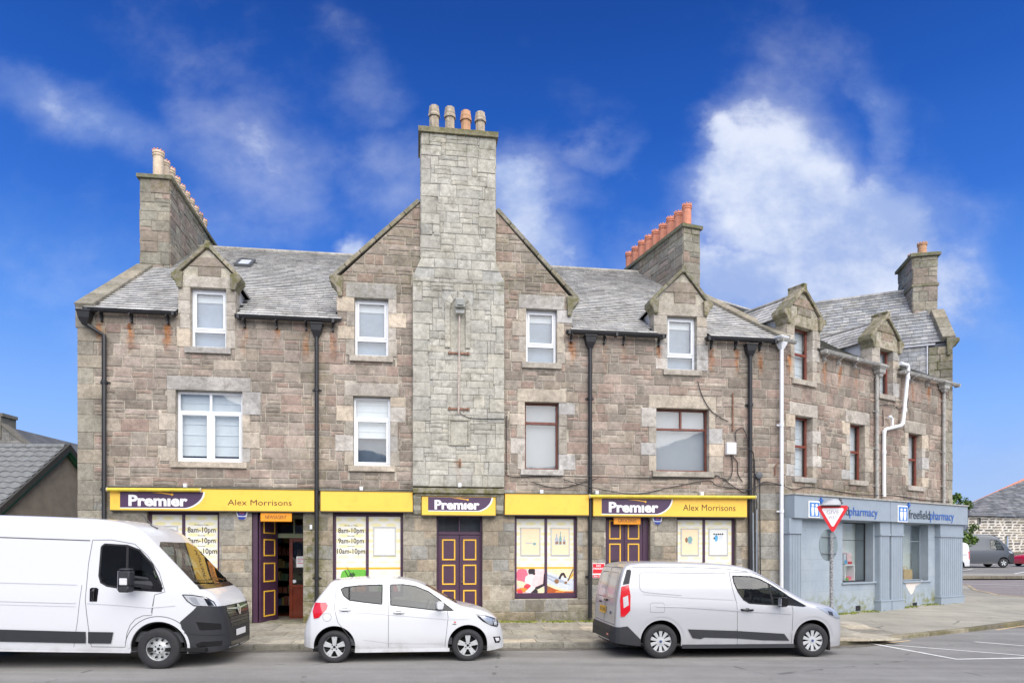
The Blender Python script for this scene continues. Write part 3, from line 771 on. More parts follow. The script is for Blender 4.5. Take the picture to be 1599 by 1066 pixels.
# arched niche: ring stones and a plain back
mb = MB(); ncx = (nich[0] + nich[1]) / 2; nr = (nich[1] - nich[0]) / 2; ns = nich[3] - nr * .3
mb.fbox(FB, nich[0], nich[1], nich[2], ns + nr * .6, -.006, .004, rgb(176, 172, 158, kk)); 
mb.build('niche_back', M_ash, bo)
pts = [(ncx - nr * 1.02, ns)]
def arch(r, a):                                                # pointed arch
    k = .55; R2 = r * (1 + k)
    if a < .5: t = a * 2; ang = math.pi - t * math.acos(k / (1 + k)); return (ncx + k * r + R2 * math.cos(ang), ns + R2 * math.sin(ang))
    x, y = arch(r, 1 - a) if a > .5 else (0, 0); return (2 * ncx - x, y)
for i in range(6):
    a0, a1 = i / 6, (i + 1) / 6
    if a0 < .5 <= a1 and a1 > .5: a1 = .5
    q = [arch(nr * 1.75, a0 + 1e-4), arch(nr * 1.0, a0 + 1e-4), arch(nr * 1.0, min(a1, .4999) if a0 < .5 else a1), arch(nr * 1.75, min(a1, .4999) if a0 < .5 else a1)]
    if area(q) < 0: q = q[::-1]
    PMb.stone(bo, FB, q, pick(BRS, rs), h1=.05, joint=.003, bevel=.02, stf=st_br, rs=rs)
for s in (0, 1):
    for j in range(3):
        z0 = nich[2] + (ns - nich[2]) * j / 3; z1 = nich[2] + (ns - nich[2]) * (j + 1) / 3
        q = (nich[0] - .13, nich[0], z0, z1) if s == 0 else (nich[1], nich[1] + .13, z0, z1)
        PMb.stone(bo, FB, rp(q), pick(BRS, rs), h1=.05, joint=.003, stf=st_br, rs=rs)
fan = MB(); ring = [arch(nr * 1.0, i / 12 if i != 6 else .4999) for i in range(13)]
fan.add([FB.p(x, y, .003) for x, y in ring], [tuple(range(13))], rgb(170, 166, 152, kk)); fan.build('niche_back', M_ash, bo)
# blank panel with a raised frame
p0, p1, p2, p3 = npanel; mb = MB(); w = .06
for q in ((p0 - w, p1 + w, p3, p3 + w), (p0 - w, p1 + w, p2 - w, p2), (p0 - w, p0, p2, p3), (p1, p1 + w, p2, p3)): mb.fbox(FB, q[0] + .001, q[1] - .001, q[2] + .001, q[3] - .001, -.02, .05, rgb(170, 166, 152, kk))
mb.fbox(FB, p0, p1, p2, p3, -.02, .018, rgb(180, 176, 162, kk)); mb.build('stone_panel', M_ash, bo, bevel=.008)
# cap of the stack
cap = MB(); capc = rgb(140, 134, 112, kk)
cst = [(9, 9, 0, .9)] * 8
def frbox(mb, fr, u0, u1, v0, v1, h0, h1, col, st=None, topd=0):
    P = [fr.p(u0, v0, h1), fr.p(u1, v0, h1), fr.p(u1, v0, h0), fr.p(u0, v0, h0), fr.p(u0 + topd, v1, h1 - topd), fr.p(u1 - topd, v1, h1 - topd), fr.p(u1 - topd, v1, h0 + topd), fr.p(u0 + topd, v1, h0 + topd)]
    mb.hexa(P, col, st)
frbox(cap, FB, S0 - .07, S1 + .07, TOPZ, TOPZ + .13, -1.12, .08, capc, [(9, 9, 0, .35)] * 4 + [(9, 9, 0, 1)] * 4)
frbox(cap, FB, S0 - .0, S1 + .0, TOPZ + .13, TOPZ + .2, -1.04, .0, capc, [(9, 9, 0, 1)] * 8, topd=.06)
co = cap.build('chimney_cap', stone_mat('lichen_stone', bump=.8), bo)
def octpot(name, c, h, r, m, parent):
    mb = MB(); x = r
    for a, b, ra, rb in ((0, .05, 1.1, 1.05), (.05, .66, .95, .9), (.66, .71, 1.1, 1.16), (.71, .78, 1.14, 1.0), (.78, .83, 1.02, 1.06), (.83, .88, 1.04, .98), (.88, .98, .96, .92), (.98, 1, .9, .88)):
        mb.lathe([(ra * r, a * h), (rb * r, b * h)], c, n=8, ang0=math.pi / 8)
    mb.lathe([(.86 * r, h), (.7 * r, h), (.7 * r, h * .7), (0, h * .7)], c, n=8, ang0=math.pi / 8)
    return mb.build(name, m, parent)
for px, m_, hh in ((678.5, M_greyclay, .8), (703, M_greyclay, .8), (728, M_orclay, .74), (750.5, M_greyclay, .74)):
    u = FB.at(px, 200, -.45)[0]; octpot('chimney_pot', FB.p(u, TOPZ + .16, -.45), hh, .14, m_, bo)

# coping stones up the gable, kneelers
def coping(parent, fr, a, b, n, th=.1, d0=-.35, d1=.06, m=None, col=None, name='coping_stone', moss=.5):
    a, b = Vector(a), Vector(b); e = (b - a); t = Vector((-e.y, e.x)).normalized()
    if t.y < 0: t = -t
    for i in range(n):
        p, q = a + e * (i / n + .002), a + e * ((i + 1) / n - .002); mb = MB(); c = col or pick(QUO)
        mb.prism(fr, [tuple(p), tuple(q), tuple(q + t * th), tuple(p + t * th)], d0, d1, c, [(9, 9, 0, moss)] * 8)
        mb.build(name, M_ash, parent, bevel=.01)
coping(gable, FM, (kneeL[0] - .03, kneeL[1] - .02), (gl[0] + .0, gl[1]), 6)
coping(gable, FM, (kneeR[0] + .03, kneeR[1] - .02), (gr[0] - .0, gr[1]), 6)
def kneeler(parent, fr, u, z, s, w=.2, d0=-.35, d1=.1, hgt=.42, m=None):
    """s = -1 / +1: on the left / right shoulder; corbelled out from the wall edge"""
    mb = MB(); st = [(9, 9, 0, .75)]
    poly = [(0, -hgt), (.03, -hgt * .7), (.05, -hgt * .5), (w * .8, -.09), (w, -.07), (w, .05), (.04, .09), (-.12, .09), (-.1, -hgt)]
    poly = [(u + s * x, z + y) for x, y in poly]
    if s < 0: poly = poly[::-1]
    mb.prism(fr, poly, d0, d1, pick(QUO), st * (2 * len(poly))); mb.build('kneeler', M_ash, parent, bevel=.012)
kneeler(gable, FM, GU0 + .02, kneeL[1], -1); kneeler(gable, FM, GU1 - .02, kneeR[1], 1)

# dormer heads
def dormer_head(root, fr, D, win, stf, pitch_z, rub=RUB, finial=False, depth=.34, cheek=True, roofm=SLT, kw_=.2, obs_side=None, eave=EAVE, pitch=PITCH, side_reveal=True):
    u0, u1, zk, ua, za = D
    dm = thing('dormer', None, None, root.location); del_ = dm; dm.parent = root; dm.location = (0, 0, 0)
    za_in = za
    P = [(u0, eave), (u1, eave), (u1, zk), (ua, za), (u0, zk)]
    ob = [win]
    w = wall_sheet(fr, P, ob, name='dormer_wall', parent=dm, stf=stf)
    kw = dict(joint=.004, bevel=.008, rough=.004, stf=stf, h1=.03)
    # jambs above the eave, lintel, pediment stones
    for a, b in ((u0, win[0]), (win[1], u1)):
        v = eave; top = win[3]
        n = 2 if top - v > .5 else 1
        for i in range(n): PMb.stone(dm, fr, rp((a, b, v + (top - v) * i / n, v + (top - v) * (i + 1) / n)), pick(DRS), h0=-depth, **kw)
    PMb.stone(dm, fr, rp((u0, u1, win[3], zk)), pick(DRS), h0=-depth, **kw)
    tri = [(u0, zk), (u1, zk), (ua, za)]
    hh = (za - zk); c1, c2 = zk + hh * .34, zk + hh * .68; m3 = (u1 - u0) / 3.2
    for r, pal in (((u0, ua - m3 * .55, zk, c1), DRS), ((ua - m3 * .55, ua + m3 * .75, zk, c1), rub), ((ua + m3 * .75, u1, zk, c1), DRS), ((u0, u1, c1, c2), rub), ((u0, u1, c2, za), DRS)):
        q = clip_region(rp(r), tri)
        if q and area(q) > .004: PMb.stone(dm, fr, q, pick(pal), h0=-.05, **dict(kw, joint=.006))
    coping(dm, fr, (u0 - .04, zk + .0), (ua, za + .02), 2, th=.09, d0=-depth, d1=.08, moss=.7)
    coping(dm, fr, (u1 + .04, zk + .0), (ua, za + .02), 2, th=.09, d0=-depth, d1=.08, moss=.7)
    kneeler(dm, fr, u0, zk - .02, -1, w=kw_ * .7, d0=-depth, d1=.1, hgt=.3); kneeler(dm, fr, u1, zk - .02, 1, w=kw_ * .7, d0=-depth, d1=.1, hgt=.3)
    mb = MB()
    if finial: mb.prism(fr, [(ua - .09, za - .05), (ua + .09, za - .05), (ua + .06, za + .12), (ua + .085, za + .2), (ua - .085, za + .2), (ua - .06, za + .12)], -depth - .1, .1, pick(QUO), [(9, 9, 0, .9)] * 12)
    else: mb.prism(fr, [(ua - .08, za - .02), (ua + .08, za - .02), (ua + .05, za + .17), (ua - .05, za + .17)], -depth, .09, pick(QUO), [(9, 9, 0, .9)] * 8)
    mb.build('apex_stone', M_ash, dm, bevel=.015)
    # cheeks and small roof running back into the main slope
    tb = (za - .12 - eave) / pitch                            # where the little ridge meets the roof
    tk = (zk - .14 - eave) / pitch
    for uu, s in ((u0 + .04, -1), (u1 - .04, 1)):
        mb = MB(); mb.add([fr.p(uu, eave - .05, -depth + .02), fr.p(uu, zk - .12, -depth + .02), fr.p(uu, zk - .12, -tk), ], [(0, 1, 2)], (.5, .5, .5))
        mb.tube([fr.p(uu + s * .03, eave + .03, -depth), fr.p(uu + s * .03, eave + .03 + (tk - depth) * pitch, -tk)], .05, 6)
        mb.build('dormer_cheek', M_lead, dm)
    rf = MB(); 
    for s, uu in ((-1, u0 - .06), (1, u1 + .06)):
        A = fr.p(ua, za - .06, -.1); Bp = fr.p(ua, za - .06, -tb - .05); C_ = fr.p(uu, zk - .12, -tk - .02); D_ = fr.p(uu, zk - .12, -.1)
        rf.add([A, Bp, C_, D_], [(0, 1, 2, 3)], rgb(90, 92, 96))
    ro = rf.build('dormer_roof', M_slate, dm, fix=False)
    for s, uu in ((-1, u0 - .06), (1, u1 + .06)):
        sl = Vector((uu - ua, (zk - .12) - (za - .06))); Ls = sl.length; n = max(3, int(Ls / .17))
        for i in range(n):
            f0, f1 = (i + .0) / n, (i + 1.12) / n
            ub, vb = ua + sl.x * f1, za - .06 + sl.y * f1; ut, vt = ua + sl.x * f0, za - .06 + sl.y * f0
            back = tb + (tk - tb) * (f0 + f1) / 2; h = depth - .05
            while h < back:
                w = .25; mb = MB(); c = pick(roofm)
                nu = Vector((-sl.y, sl.x)).normalized() * (1 if s > 0 else -1)
                if nu.y < 0: nu = -nu
                e = .02
                a_, b_ = h + .004, min(h + w - .004, back + .1)
                vs = [fr.p(ub + nu.x * e * 1.6, vb + nu.y * e * 1.6, -a_), fr.p(ub + nu.x * e * 1.6, vb + nu.y * e * 1.6, -b_), fr.p(ut + nu.x * e * .4, vt + nu.y * e * .4, -b_), fr.p(ut + nu.x * e * .4, vt + nu.y * e * .4, -a_)]
                vs += [fr.p(ub, vb, -a_), fr.p(ub, vb, -b_)]
                mb.add(vs, [(0, 1, 2, 3), (0, 4, 5, 1)], c, [(9, 9, 0, .1)] * 6); SL_cur.raw(ro, mb, .02); h += w
    rd = MB(); rd.tube([fr.p(ua, za - .02, -depth), fr.p(ua, za - .02, -tb)], .05, 6, rgb(170, 168, 162)); rd.build('ridge_tile', M_slate, dm)
    return dm
SL = Pieces('slate', M_slate); SL_cur = SL
dormer_head(bld, FM, DA, W_up[0], st_main, None); dormer_head(bld, FM, DB, W_up[3], st_main, None)

# ---- roof
def slate_roof(parent, fr3, poly, pal, pcs, expo=.2, wid=.26, skip=None, moss=.08, rs=random.Random(5), lift=.014, size=0):
    """fr3: u along the eave, v up the slope"""
    us = [p[0] for p in poly]; vs_ = [p[1] for p in poly]; v = min(vs_); k = 0
    while v < max(vs_) - .03:
        ex = expo * 1.0 * (1 - .25 * (v - min(vs_)) / (max(vs_) - min(vs_)))
        u = min(us) - rs.uniform(0, wid)
        while u < max(us):
            w = wid * rs.uniform(.7, 1.25); q = [(u + .003, v), (u + w - .003, v), (u + w - .003, v + ex * 1.15), (u + .003, v + ex * 1.15)]
            c_ = (u + w / 2, v + ex / 2)
            if not (skip and skip(*c_)):
                q = clip_region(q, poly)
                if q and area(q) > .006:
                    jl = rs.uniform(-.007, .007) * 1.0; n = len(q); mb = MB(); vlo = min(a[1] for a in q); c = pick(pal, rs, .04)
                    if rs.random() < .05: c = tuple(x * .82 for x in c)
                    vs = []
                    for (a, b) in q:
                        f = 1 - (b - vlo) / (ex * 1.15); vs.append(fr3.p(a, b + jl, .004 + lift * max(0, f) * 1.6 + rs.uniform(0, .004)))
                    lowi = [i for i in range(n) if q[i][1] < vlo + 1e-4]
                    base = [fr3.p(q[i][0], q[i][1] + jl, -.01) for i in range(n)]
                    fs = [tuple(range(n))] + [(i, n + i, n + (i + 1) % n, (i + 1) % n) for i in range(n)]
                    mb.add(vs + base + [x for x in vs], [fs[0]] + [(2 * n + i, n + i, n + (i + 1) % n, 2 * n + (i + 1) % n) for i in range(n)], [c] * n + [tuple(x * .24 for x in c)] * (2 * n), [(9, 9, 0, moss)] * (3 * n)); pcs.raw(parent, mb, size + rs.random() * .1 + (1 if False else 0))  # edges coloured far darker than the slate: painted shadow lines between courses
            u += w
        v += ex; k += 1
sv = Vector((0, 0, PITCH)) - FM.n; sl_len = math.hypot(1, PITCH)
FR = Fr(FM.p(0, EAVE, .12), FM.u, sv); SLEN = (RT + .12) * sl_len
bu = LM - RT * .207 / .978
roof_poly = [(0.05, 0), (LM + .02, 0), (bu, SLEN), (.05, SLEN)]
rb = MB(); dk = rgb(74, 76, 80)
vd = .5 * sl_len
rb.add([FR.p(u, max(v, vd), -.006) for u, v in roof_poly], [(0, 1, 2, 3)], dk)
ridge_a, ridge_b = FR.p(.05, SLEN, 0), FR.p(bu, SLEN, 0)
back_a = FM.p(0, EAVE - .2, -2 * RT); back_b = FM.p(LM - 2 * RT * .207 / .978, EAVE - .2, -2 * RT)
rb.add([ridge_a, ridge_b, back_b, back_a], [(0, 1, 2, 3)], rgb(120, 121, 124))
# cross roof behind the gable
cz = APZ - .12; tcr = (cz - EAVE) / PITCH
for s, uu, z_ in ((-1, GU0, GZ), (1, GU1, GZ)):
    zz = cz - slope * (apexU - GU0 if s < 0 else GU1 - apexU); zz = max(zz, EAVE + .3)
    rb.add([FM.p(apexU, cz, -.3), FM.p(apexU, cz, -tcr), FM.p(uu, zz, -(zz - EAVE) / PITCH), FM.p(uu, zz, -.3)], [(0, 1, 2, 3)], rgb(140, 140, 142))
    rb.add([FM.p(uu, EAVE, -.02), FM.p(uu, zz, -.02), FM.p(uu, zz, -(zz - EAVE) / PITCH)], [(0, 1, 2)], rgb(150, 146, 136))
roof = rb.build('roof', M_slate, bld, fix=False)
def skip_main(u, v):
    t = v / sl_len - .12; z = EAVE + PITCH * t
    if GU0 + .02 < u < GU1 - .02 and z < max(cz - slope * abs(u - apexU), GZ): return True
    for D in (DA, DB):
        if D[0] < u < D[1] and t < .5: return True
        if D[0] < u < D[1] and z < D[4] - .12 - (D[4] - D[2]) * abs(u - D[3]) / ((D[1] - D[0]) / 2) - .1: return True
    if u < .3: return True
    if SKY[0] < u < SKY[1] and SKY[2] < v < SKY[3]: return True
    return False
def on_roof(px, py): return FR.at(px, py)
s0, s1 = on_roof(366, 417), on_roof(397, 410)
SKY = (s0[0], s1[0] + .05, s0[1], s0[1] + .85)
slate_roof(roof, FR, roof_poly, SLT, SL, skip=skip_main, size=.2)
# ridge
rt = MB(); n = 40
for i in range(n):
    a, b = ridge_a.lerp(ridge_b, i / n), ridge_a.lerp(ridge_b, (i + .985) / n)
    rt.tube([a, b], .085, 6, rgb(168, 164, 156))
rt.build('ridge_tile', M_slate, roof, kind='stuff')
# rooflight
mb = MB(); a, b, c, d = SKY
for q in ((a, b, c, c + .07), (a, b, d - .07, d), (a, a + .07, c + .07, d - .07), (b - .07, b, c + .07, d - .07)): mb.fbox(FR, *q, 0, .1)
rl = mb.build('rooflight', mat('rooflight_frame', rgb(90, 92, 92), .5), roof)
mb = MB(); mb.fbox(FR, a + .07, b - .07, c + .07, d - .07, .05, .07); mb.build('pane', mat('bright_pane', rgb(225, 230, 235), .15, metal=.0, spec=1), rl)  # near-white base colour stands in for sky reflected in the glass

# wall-head copings (skews)
FSK = Fr(FM.p(0, EAVE, 0), sv, FM.u)                         # u up the slope, v across
def skew(parent, org, along, up_vec, w, L0, L1, n, th=.17, side=1):
    """raised stones along a roof edge; along = unit along the slope, up_vec = across"""
    nrm = along.cross(up_vec).normalized()
    if nrm.z < 0: nrm = -nrm
    for i in range(n):
        a = L0 + (L1 - L0) * i / n + .004; b = L0 + (L1 - L0) * (i + 1) / n - .004
        P = [org + along * x + up_vec * y + nrm * z for z in (-.12, th) for x, y in ((a, 0), (b, 0), (b, w), (a, w))]
        mb = MB(); mb.hexa(P, pick(QUO), [(9, 9, 0, .25)] * 8); mb.build('skew_stone', M_ash, parent, bevel=.015)
svn = sv.normalized()
skew(roof, FM.p(-.04, EAVE - .02, .02), svn, FM.u, .42, 0, 3.65 * sl_len, 5)
skew(roof, FM.p(-.04, EAVE + PITCH * 2 * RT * 0 + PITCH * RT, -RT), (Vector((0, 0, -PITCH)) - FM.n).normalized(), FM.u, .42, 1.6, 7, 5)
mb = MB(); mb.fbox(FM, -.04, .4, EAVE - .45, EAVE + .14, -.4, .05, pick(QUO)); mb.build('skew_putt', M_ash, bld, bevel=.02)
bs = Vector((BISD.x, BISD.y, PITCH * .978)).normalized()
skew(roof, FM.p(LM - .12, EAVE + .0, .06), bs, FM.u, .3, 0, 3.76 * math.hypot(1, PITCH * .978), 6, th=.14)
skew(roof, FM.p(LM - .12, EAVE + .0, .06), bs, FM.u, .3, 7.6, 8.0, 1, th=.14)

# ---- side and back walls
mb = MB()
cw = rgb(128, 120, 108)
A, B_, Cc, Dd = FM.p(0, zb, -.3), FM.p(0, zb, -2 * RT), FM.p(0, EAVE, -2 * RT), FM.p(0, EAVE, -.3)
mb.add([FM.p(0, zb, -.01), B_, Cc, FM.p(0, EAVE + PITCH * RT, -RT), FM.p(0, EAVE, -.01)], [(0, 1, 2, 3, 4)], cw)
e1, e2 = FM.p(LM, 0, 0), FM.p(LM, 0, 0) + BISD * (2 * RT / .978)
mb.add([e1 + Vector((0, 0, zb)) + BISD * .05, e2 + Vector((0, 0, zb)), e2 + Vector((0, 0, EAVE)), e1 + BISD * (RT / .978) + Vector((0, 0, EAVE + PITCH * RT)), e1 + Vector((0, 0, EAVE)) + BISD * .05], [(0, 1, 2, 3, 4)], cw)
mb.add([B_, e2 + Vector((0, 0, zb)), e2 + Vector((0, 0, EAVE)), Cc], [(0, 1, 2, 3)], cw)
mb.build('rear_wall', M_mortar, bld, fix=False)
mb = MB()                                                     # floors inside
for z in (3.3, 6.0): mb.add([FM.p(.3, z, -.3), FM.p(LM - .3, z, -.3), FM.p(LM - 2.5, z, -8), FM.p(.3, z, -8)], [(0, 1, 2, 3)])
mb.build('upper_floor', M_room, bld, fix=False)

# ---- gable-end chimney stacks
def stack(root, fr, L, Wd, z0f, ztop, pots, pot_r, pot_h, potm, pal, pcs, capw=.08, odd=None, zback=None):
    """fr: u along the long side (away from the street), n = outward face; body spans width Wd behind fr"""
    mb = MB(); zl = z0f
    frbox(mb, fr, .0, L, zl, ztop, -Wd, -.006, rgb(160, 154, 140, kk))
    st = mb.build('chimney_stack', M_mortar, root)
    rs_ = random.Random(int(L * 100))
    f0 = Fr(fr.p(0, 0, -Wd), fr.n, (0, 0, 1), -fr.u)          # narrow face to the street
    f2 = Fr(fr.p(L, 0, 0), -fr.n, (0, 0, 1), fr.u); f3 = Fr(fr.p(L, 0, -Wd), -fr.u, (0, 0, 1), -fr.n)
    sf = lambda cx, cy, x, y: (9, 9, 0, .12 + (.35 if y > ztop - .3 else 0))
    for F_, W_, sp in ((fr, L, .35), (f0, Wd, .1), (f2, Wd, .1), (f3, L, .3)):
        for r in coursed(0, W_, zl, ztop, (.24, .38), (.28, .62), sp, rs_):
            pcs.stone(st, F_, rp(r), pick(pal if rs_.random() < .86 else RUB, rs_), joint=.008, h1=.018, rough=.01, stf=sf, rs=rs_, size=abs(area(rp(r))) * (1 if F_ in (fr, f0) else .1))
    mb = MB(); frbox(mb, fr, -capw, L + capw, ztop, ztop + .1, -Wd - capw, capw, rgb(130, 128, 112, kk), [(9, 9, 0, .4)] * 4 + [(9, 9, 0, .9)] * 4)
    frbox(mb, fr, -capw + .03, L + capw - .03, ztop + .1, ztop + .15, -Wd - capw + .03, capw - .03, rgb(150, 146, 132, kk), [(9, 9, 0, .5)] * 8, topd=.06)
    mb.build('chimney_cap', M_ash, st)
    for i in range(pots):
        u = .26 + (L - .52) * i / max(1, pots - 1); c = fr.p(u, ztop + .14, -Wd / 2); mb = MB(); r = pot_r; h = pot_h * random.Random(i).uniform(.97, 1.03)
        mb.lathe([(r, 0), (r * .97, h * .8), (r * 1.12, h * .81), (r * 1.12, h * .85), (r * .98, h * .86), (r * .98, h * .9), (r * 1.12, h * .91), (r * 1.1, h * .96), (r * .95, h), (r * .8, h), (r * .8, h * .6), (0, h * .6)], c, n=16)
        po = mb.build('chimney_pot', odd[1] if odd and i == odd[0] else potm, st, smooth=True)
        if potm != M_terra or True:
            mb = MB()
            for k in range(10):
                a = k / 10 * 2 * math.pi; p = c + Vector((math.cos(a) * r * .98, math.sin(a) * r * .98, h))
                mb.box(p.x - .018, p.x + .018, p.y - .018, p.y + .018, p.z - .01, p.z + .03)
            mb.build('pot_crown', potm if potm is M_orclay else M_terra, st)
    return st
Ft = Fr(FM.p(.82, 0, -3.65), -FM.n, (0, 0, 1), FM.u)
stack(bld, Ft, 4.65, .82, 9.3, 12.82, 10, .15, .78, M_buff, STK, PMb, odd=(8, M_greyclay))
cr_ = FM.p(LM, 0, 0) + BISD * 3.76; rn = Vector((BISD.y, -BISD.x, 0))
Fq = Fr(cr_ - rn * .62, BISD, (0, 0, 1), -rn)
stack(bld, Fq, 4.25, .62, 9.0, 12.42, 9, .145, .72, M_terra, STK, PMb)

# ---- windows
def window(root, fr, r, kind, h=-.13, m=None, back=None, lower=None, split=.7, sash=None, mull=False, rel=None, style='pvc'):
    """frame with panes; parts: window > pane, blind"""
    m = m or M_upvc; u0, u1, v0, v1 = r; fw = .062 if style == 'pvc' else .05; mb = MB()
    for q in ((u0, u1, v0, v0 + fw), (u0, u1, v1 - fw, v1), (u0, u0 + fw, v0 + fw, v1 - fw), (u1 - fw, u1, v0 + fw, v1 - fw)): mb.fbox(fr, *q, h - .06, h)
    rz = v0 + (v1 - v0) * split; cells = []
    fi = fw
    if kind == 'two':       # a transom with a light above and below
        mb.fbox(fr, u0 + fi, u1 - fi, rz - .035, rz + .035, h - .055, h + .002); cells = [(u0 + fi, u1 - fi, v0 + fi, rz - .035), (u0 + fi, u1 - fi, rz + .035, v1 - fi)]
    elif kind == 'four':
        um = (u0 + u1) / 2; mb.fbox(fr, u0 + fi, u1 - fi, rz - .03, rz + .03, h - .055, h + .002)
        mb.fbox(fr, um - .045, um + .045, v0 + fi, rz - .03, h - .054, h + .003); mb.fbox(fr, um - .03, um + .03, rz + .03, v1 - fi, h - .054, h + .001)
        cells = [(u0 + fi, um - .045, v0 + fi, rz - .03), (um + .045, u1 - fi, v0 + fi, rz - .03), (u0 + fi, um - .03, rz + .03, v1 - fi), (um + .03, u1 - fi, rz + .03, v1 - fi)]
    elif kind == 'three':   # one large light, two small above
        um = (u0 + u1) / 2; mb.fbox(fr, u0 + fi, u1 - fi, rz - .03, rz + .03, h - .055, h + .002); mb.fbox(fr, um - .03, um + .03, rz + .03, v1 - fi, h - .054, h + .001)
        cells = [(u0 + fi, u1 - fi, v0 + fi, rz - .03), (u0 + fi, um - .03, rz + .03, v1 - fi), (um + .03, u1 - fi, rz + .03, v1 - fi)]
    wo = mb.build('window', m, root, bevel=.006)
    if style == 'pvc':
        mb = MB(); casing = cells[1:] if kind == 'two' and not sash else cells[:1] if kind == 'two' else cells[:2]
        for a, b, c, d in casing:
            w = .045
            for q in ((a, b, c, c + w), (a, b, d - w, d), (a, a + w, c + w, d - w), (b - w, b, c + w, d - w)): mb.fbox(fr, *q, h - .05, h + .012)
        mb.build('sash', m, wo, bevel=.005)
    mb = MB()
    for a, b, c, d in cells: mb.add([fr.p(a, c, h - .035), fr.p(b, c, h - .035), fr.p(b, d, h - .035), fr.p(a, d, h - .035)], [(0, 1, 2, 3)])
    mb.build('pane', M_glass, wo, fix=False)
    bz = lower if lower is not None else 0
    mb = MB(); zz = v0 + (v1 - v0) * bz; mb.add([fr.p(u0, zz, h - .14), fr.p(u1, zz, h - .14), fr.p(u1, v1, h - .14), fr.p(u0, v1, h - .14)], [(0, 1, 2, 3)])
    # folds of a roman blind
    if back is M_blind:
        for i in range(1, 6): z_ = zz + (v1 - zz) * i / 6; mb.fbox(fr, u0, u1, z_ - .006, z_ + .006, h - .135, h - .125)
    mb.build('blind', back or M_blue, wo, fix=False)
    if back is M_blue: mb = MB(); mb.fbox(fr, u0, u1, v1 - .22 - .03 * len(cells), v1, h - .12, h - .115); mb.build('roller_blind', M_blind, wo)
    if bz: 
        mb = MB(); mb.add([fr.p(u0, v0, h - .25), fr.p(u1, v0, h - .25), fr.p(u1, zz + .1, h - .25), fr.p(u0, zz + .1, h - .25)], [(0, 1, 2, 3)]); mb.build('room_behind', M_dark, wo, fix=False)
    return wo
window(bld, FM, W_up[0], 'two', split=.3, back=M_blue); window(bld, FM, W_up[1], 'two', split=.3, back=M_blue)
window(bld, FM, W_up[2], 'two', split=.34, back=M_blue); window(bld, FM, W_up[3], 'two', split=.28, back=M_blue)
window(bld, FM, W_fst[0], 'four', split=.71, back=M_blind, lower=.1, sash=True); window(bld, FM, W_fst[1], 'two', split=.69, back=M_blind, lower=.42, sash=True)
window(bld, FM, W_fst[2], 'two', split=.7, m=M_brown, back=M_grey, style='wood'); window(bld, FM, W_fst[3], 'three', split=.68, m=M_brown, back=M_grey, style='wood')

# ---- gutters, brackets and down pipes
def gutter(root, fr, u0, u1, z, m, col=(.5, .5, .5), r=.075, off=.1, seg=2, brk=None, slopez=0):
    mb = MB(); n = 10; prof = []
    for i in range(n + 1):
        a = math.pi + math.pi * i / n; prof.append((off + r * 1.05 + r * math.cos(a), r * math.sin(a) * 1.1))
    prof2 = [(off + r * 1.05 + (r - .012) * math.cos(math.pi + math.pi * i / n), (r - .012) * math.sin(math.pi + math.pi * i / n)) for i in range(n + 1)][::-1]
    P = prof + prof2; k = len(P); vs = [fr.p(u0, z + b, a) for a, b in P] + [fr.p(u1, z + slopez + b, a) for a, b in P]
    mb.add(vs, [(i, (i + 1) % k, k + (i + 1) % k, k + i) for i in range(k)])
    mb.tube([fr.p(u0, z, off + 2 * r), fr.p(u1, z + slopez, off + 2 * r)], .014, 6)
    for e in (u0, u1):
        mb.add([fr.p(e, z + b, a) for a, b in prof], [tuple(range(n + 1))])
    L = u1 - u0
    for i in range(int(L / 1.2) + 1):
        uu = u0 + .08 + (L - .16) * i / max(1, int(L / 1.2)); mb.fbox(fr, uu - .03, uu + .03, z - r * 1.25, z + .01, off - .005, off + 2 * r + .02)
    g = mb.build('gutter', m, root, smooth=False)
    for uu in brk or []:
        mb = MB(); mb.fbox(fr, uu - .018, uu + .018, z - .26, z - .04, .02, .06); mb.fbox(fr, uu - .015, uu + .015, z - .1, z - .07, .06, off + r * 1.6)
        mb.tube([fr.p(uu, z - .25, .05), fr.p(uu, z - .17, .1), fr.p(uu, z - .09, off + r)], .016, 6); mb.tube([fr.p(uu, z - .23, .02), fr.p(uu, z - .23, .13)], .028, 6)
        mb.build('gutter_bracket', m, g)
    return g
uat = lambda x, y=500, h=.1: FM.at(x, y, h)[0]
for (a, b, z, br) in ((134, 279, EAVE - .03, (158, 205, 262)), (369, 527, EAVE - .03, (382, 432, 478, 520)), (883, 1038, EAVE - .05, (893, 945, 975, 1030)), (1100, 1212, EAVE - .05, (1112, 1150, 1188))):
    gutter(bld, FM, uat(a), uat(b), z, M_black, brk=[uat(x) for x in br])
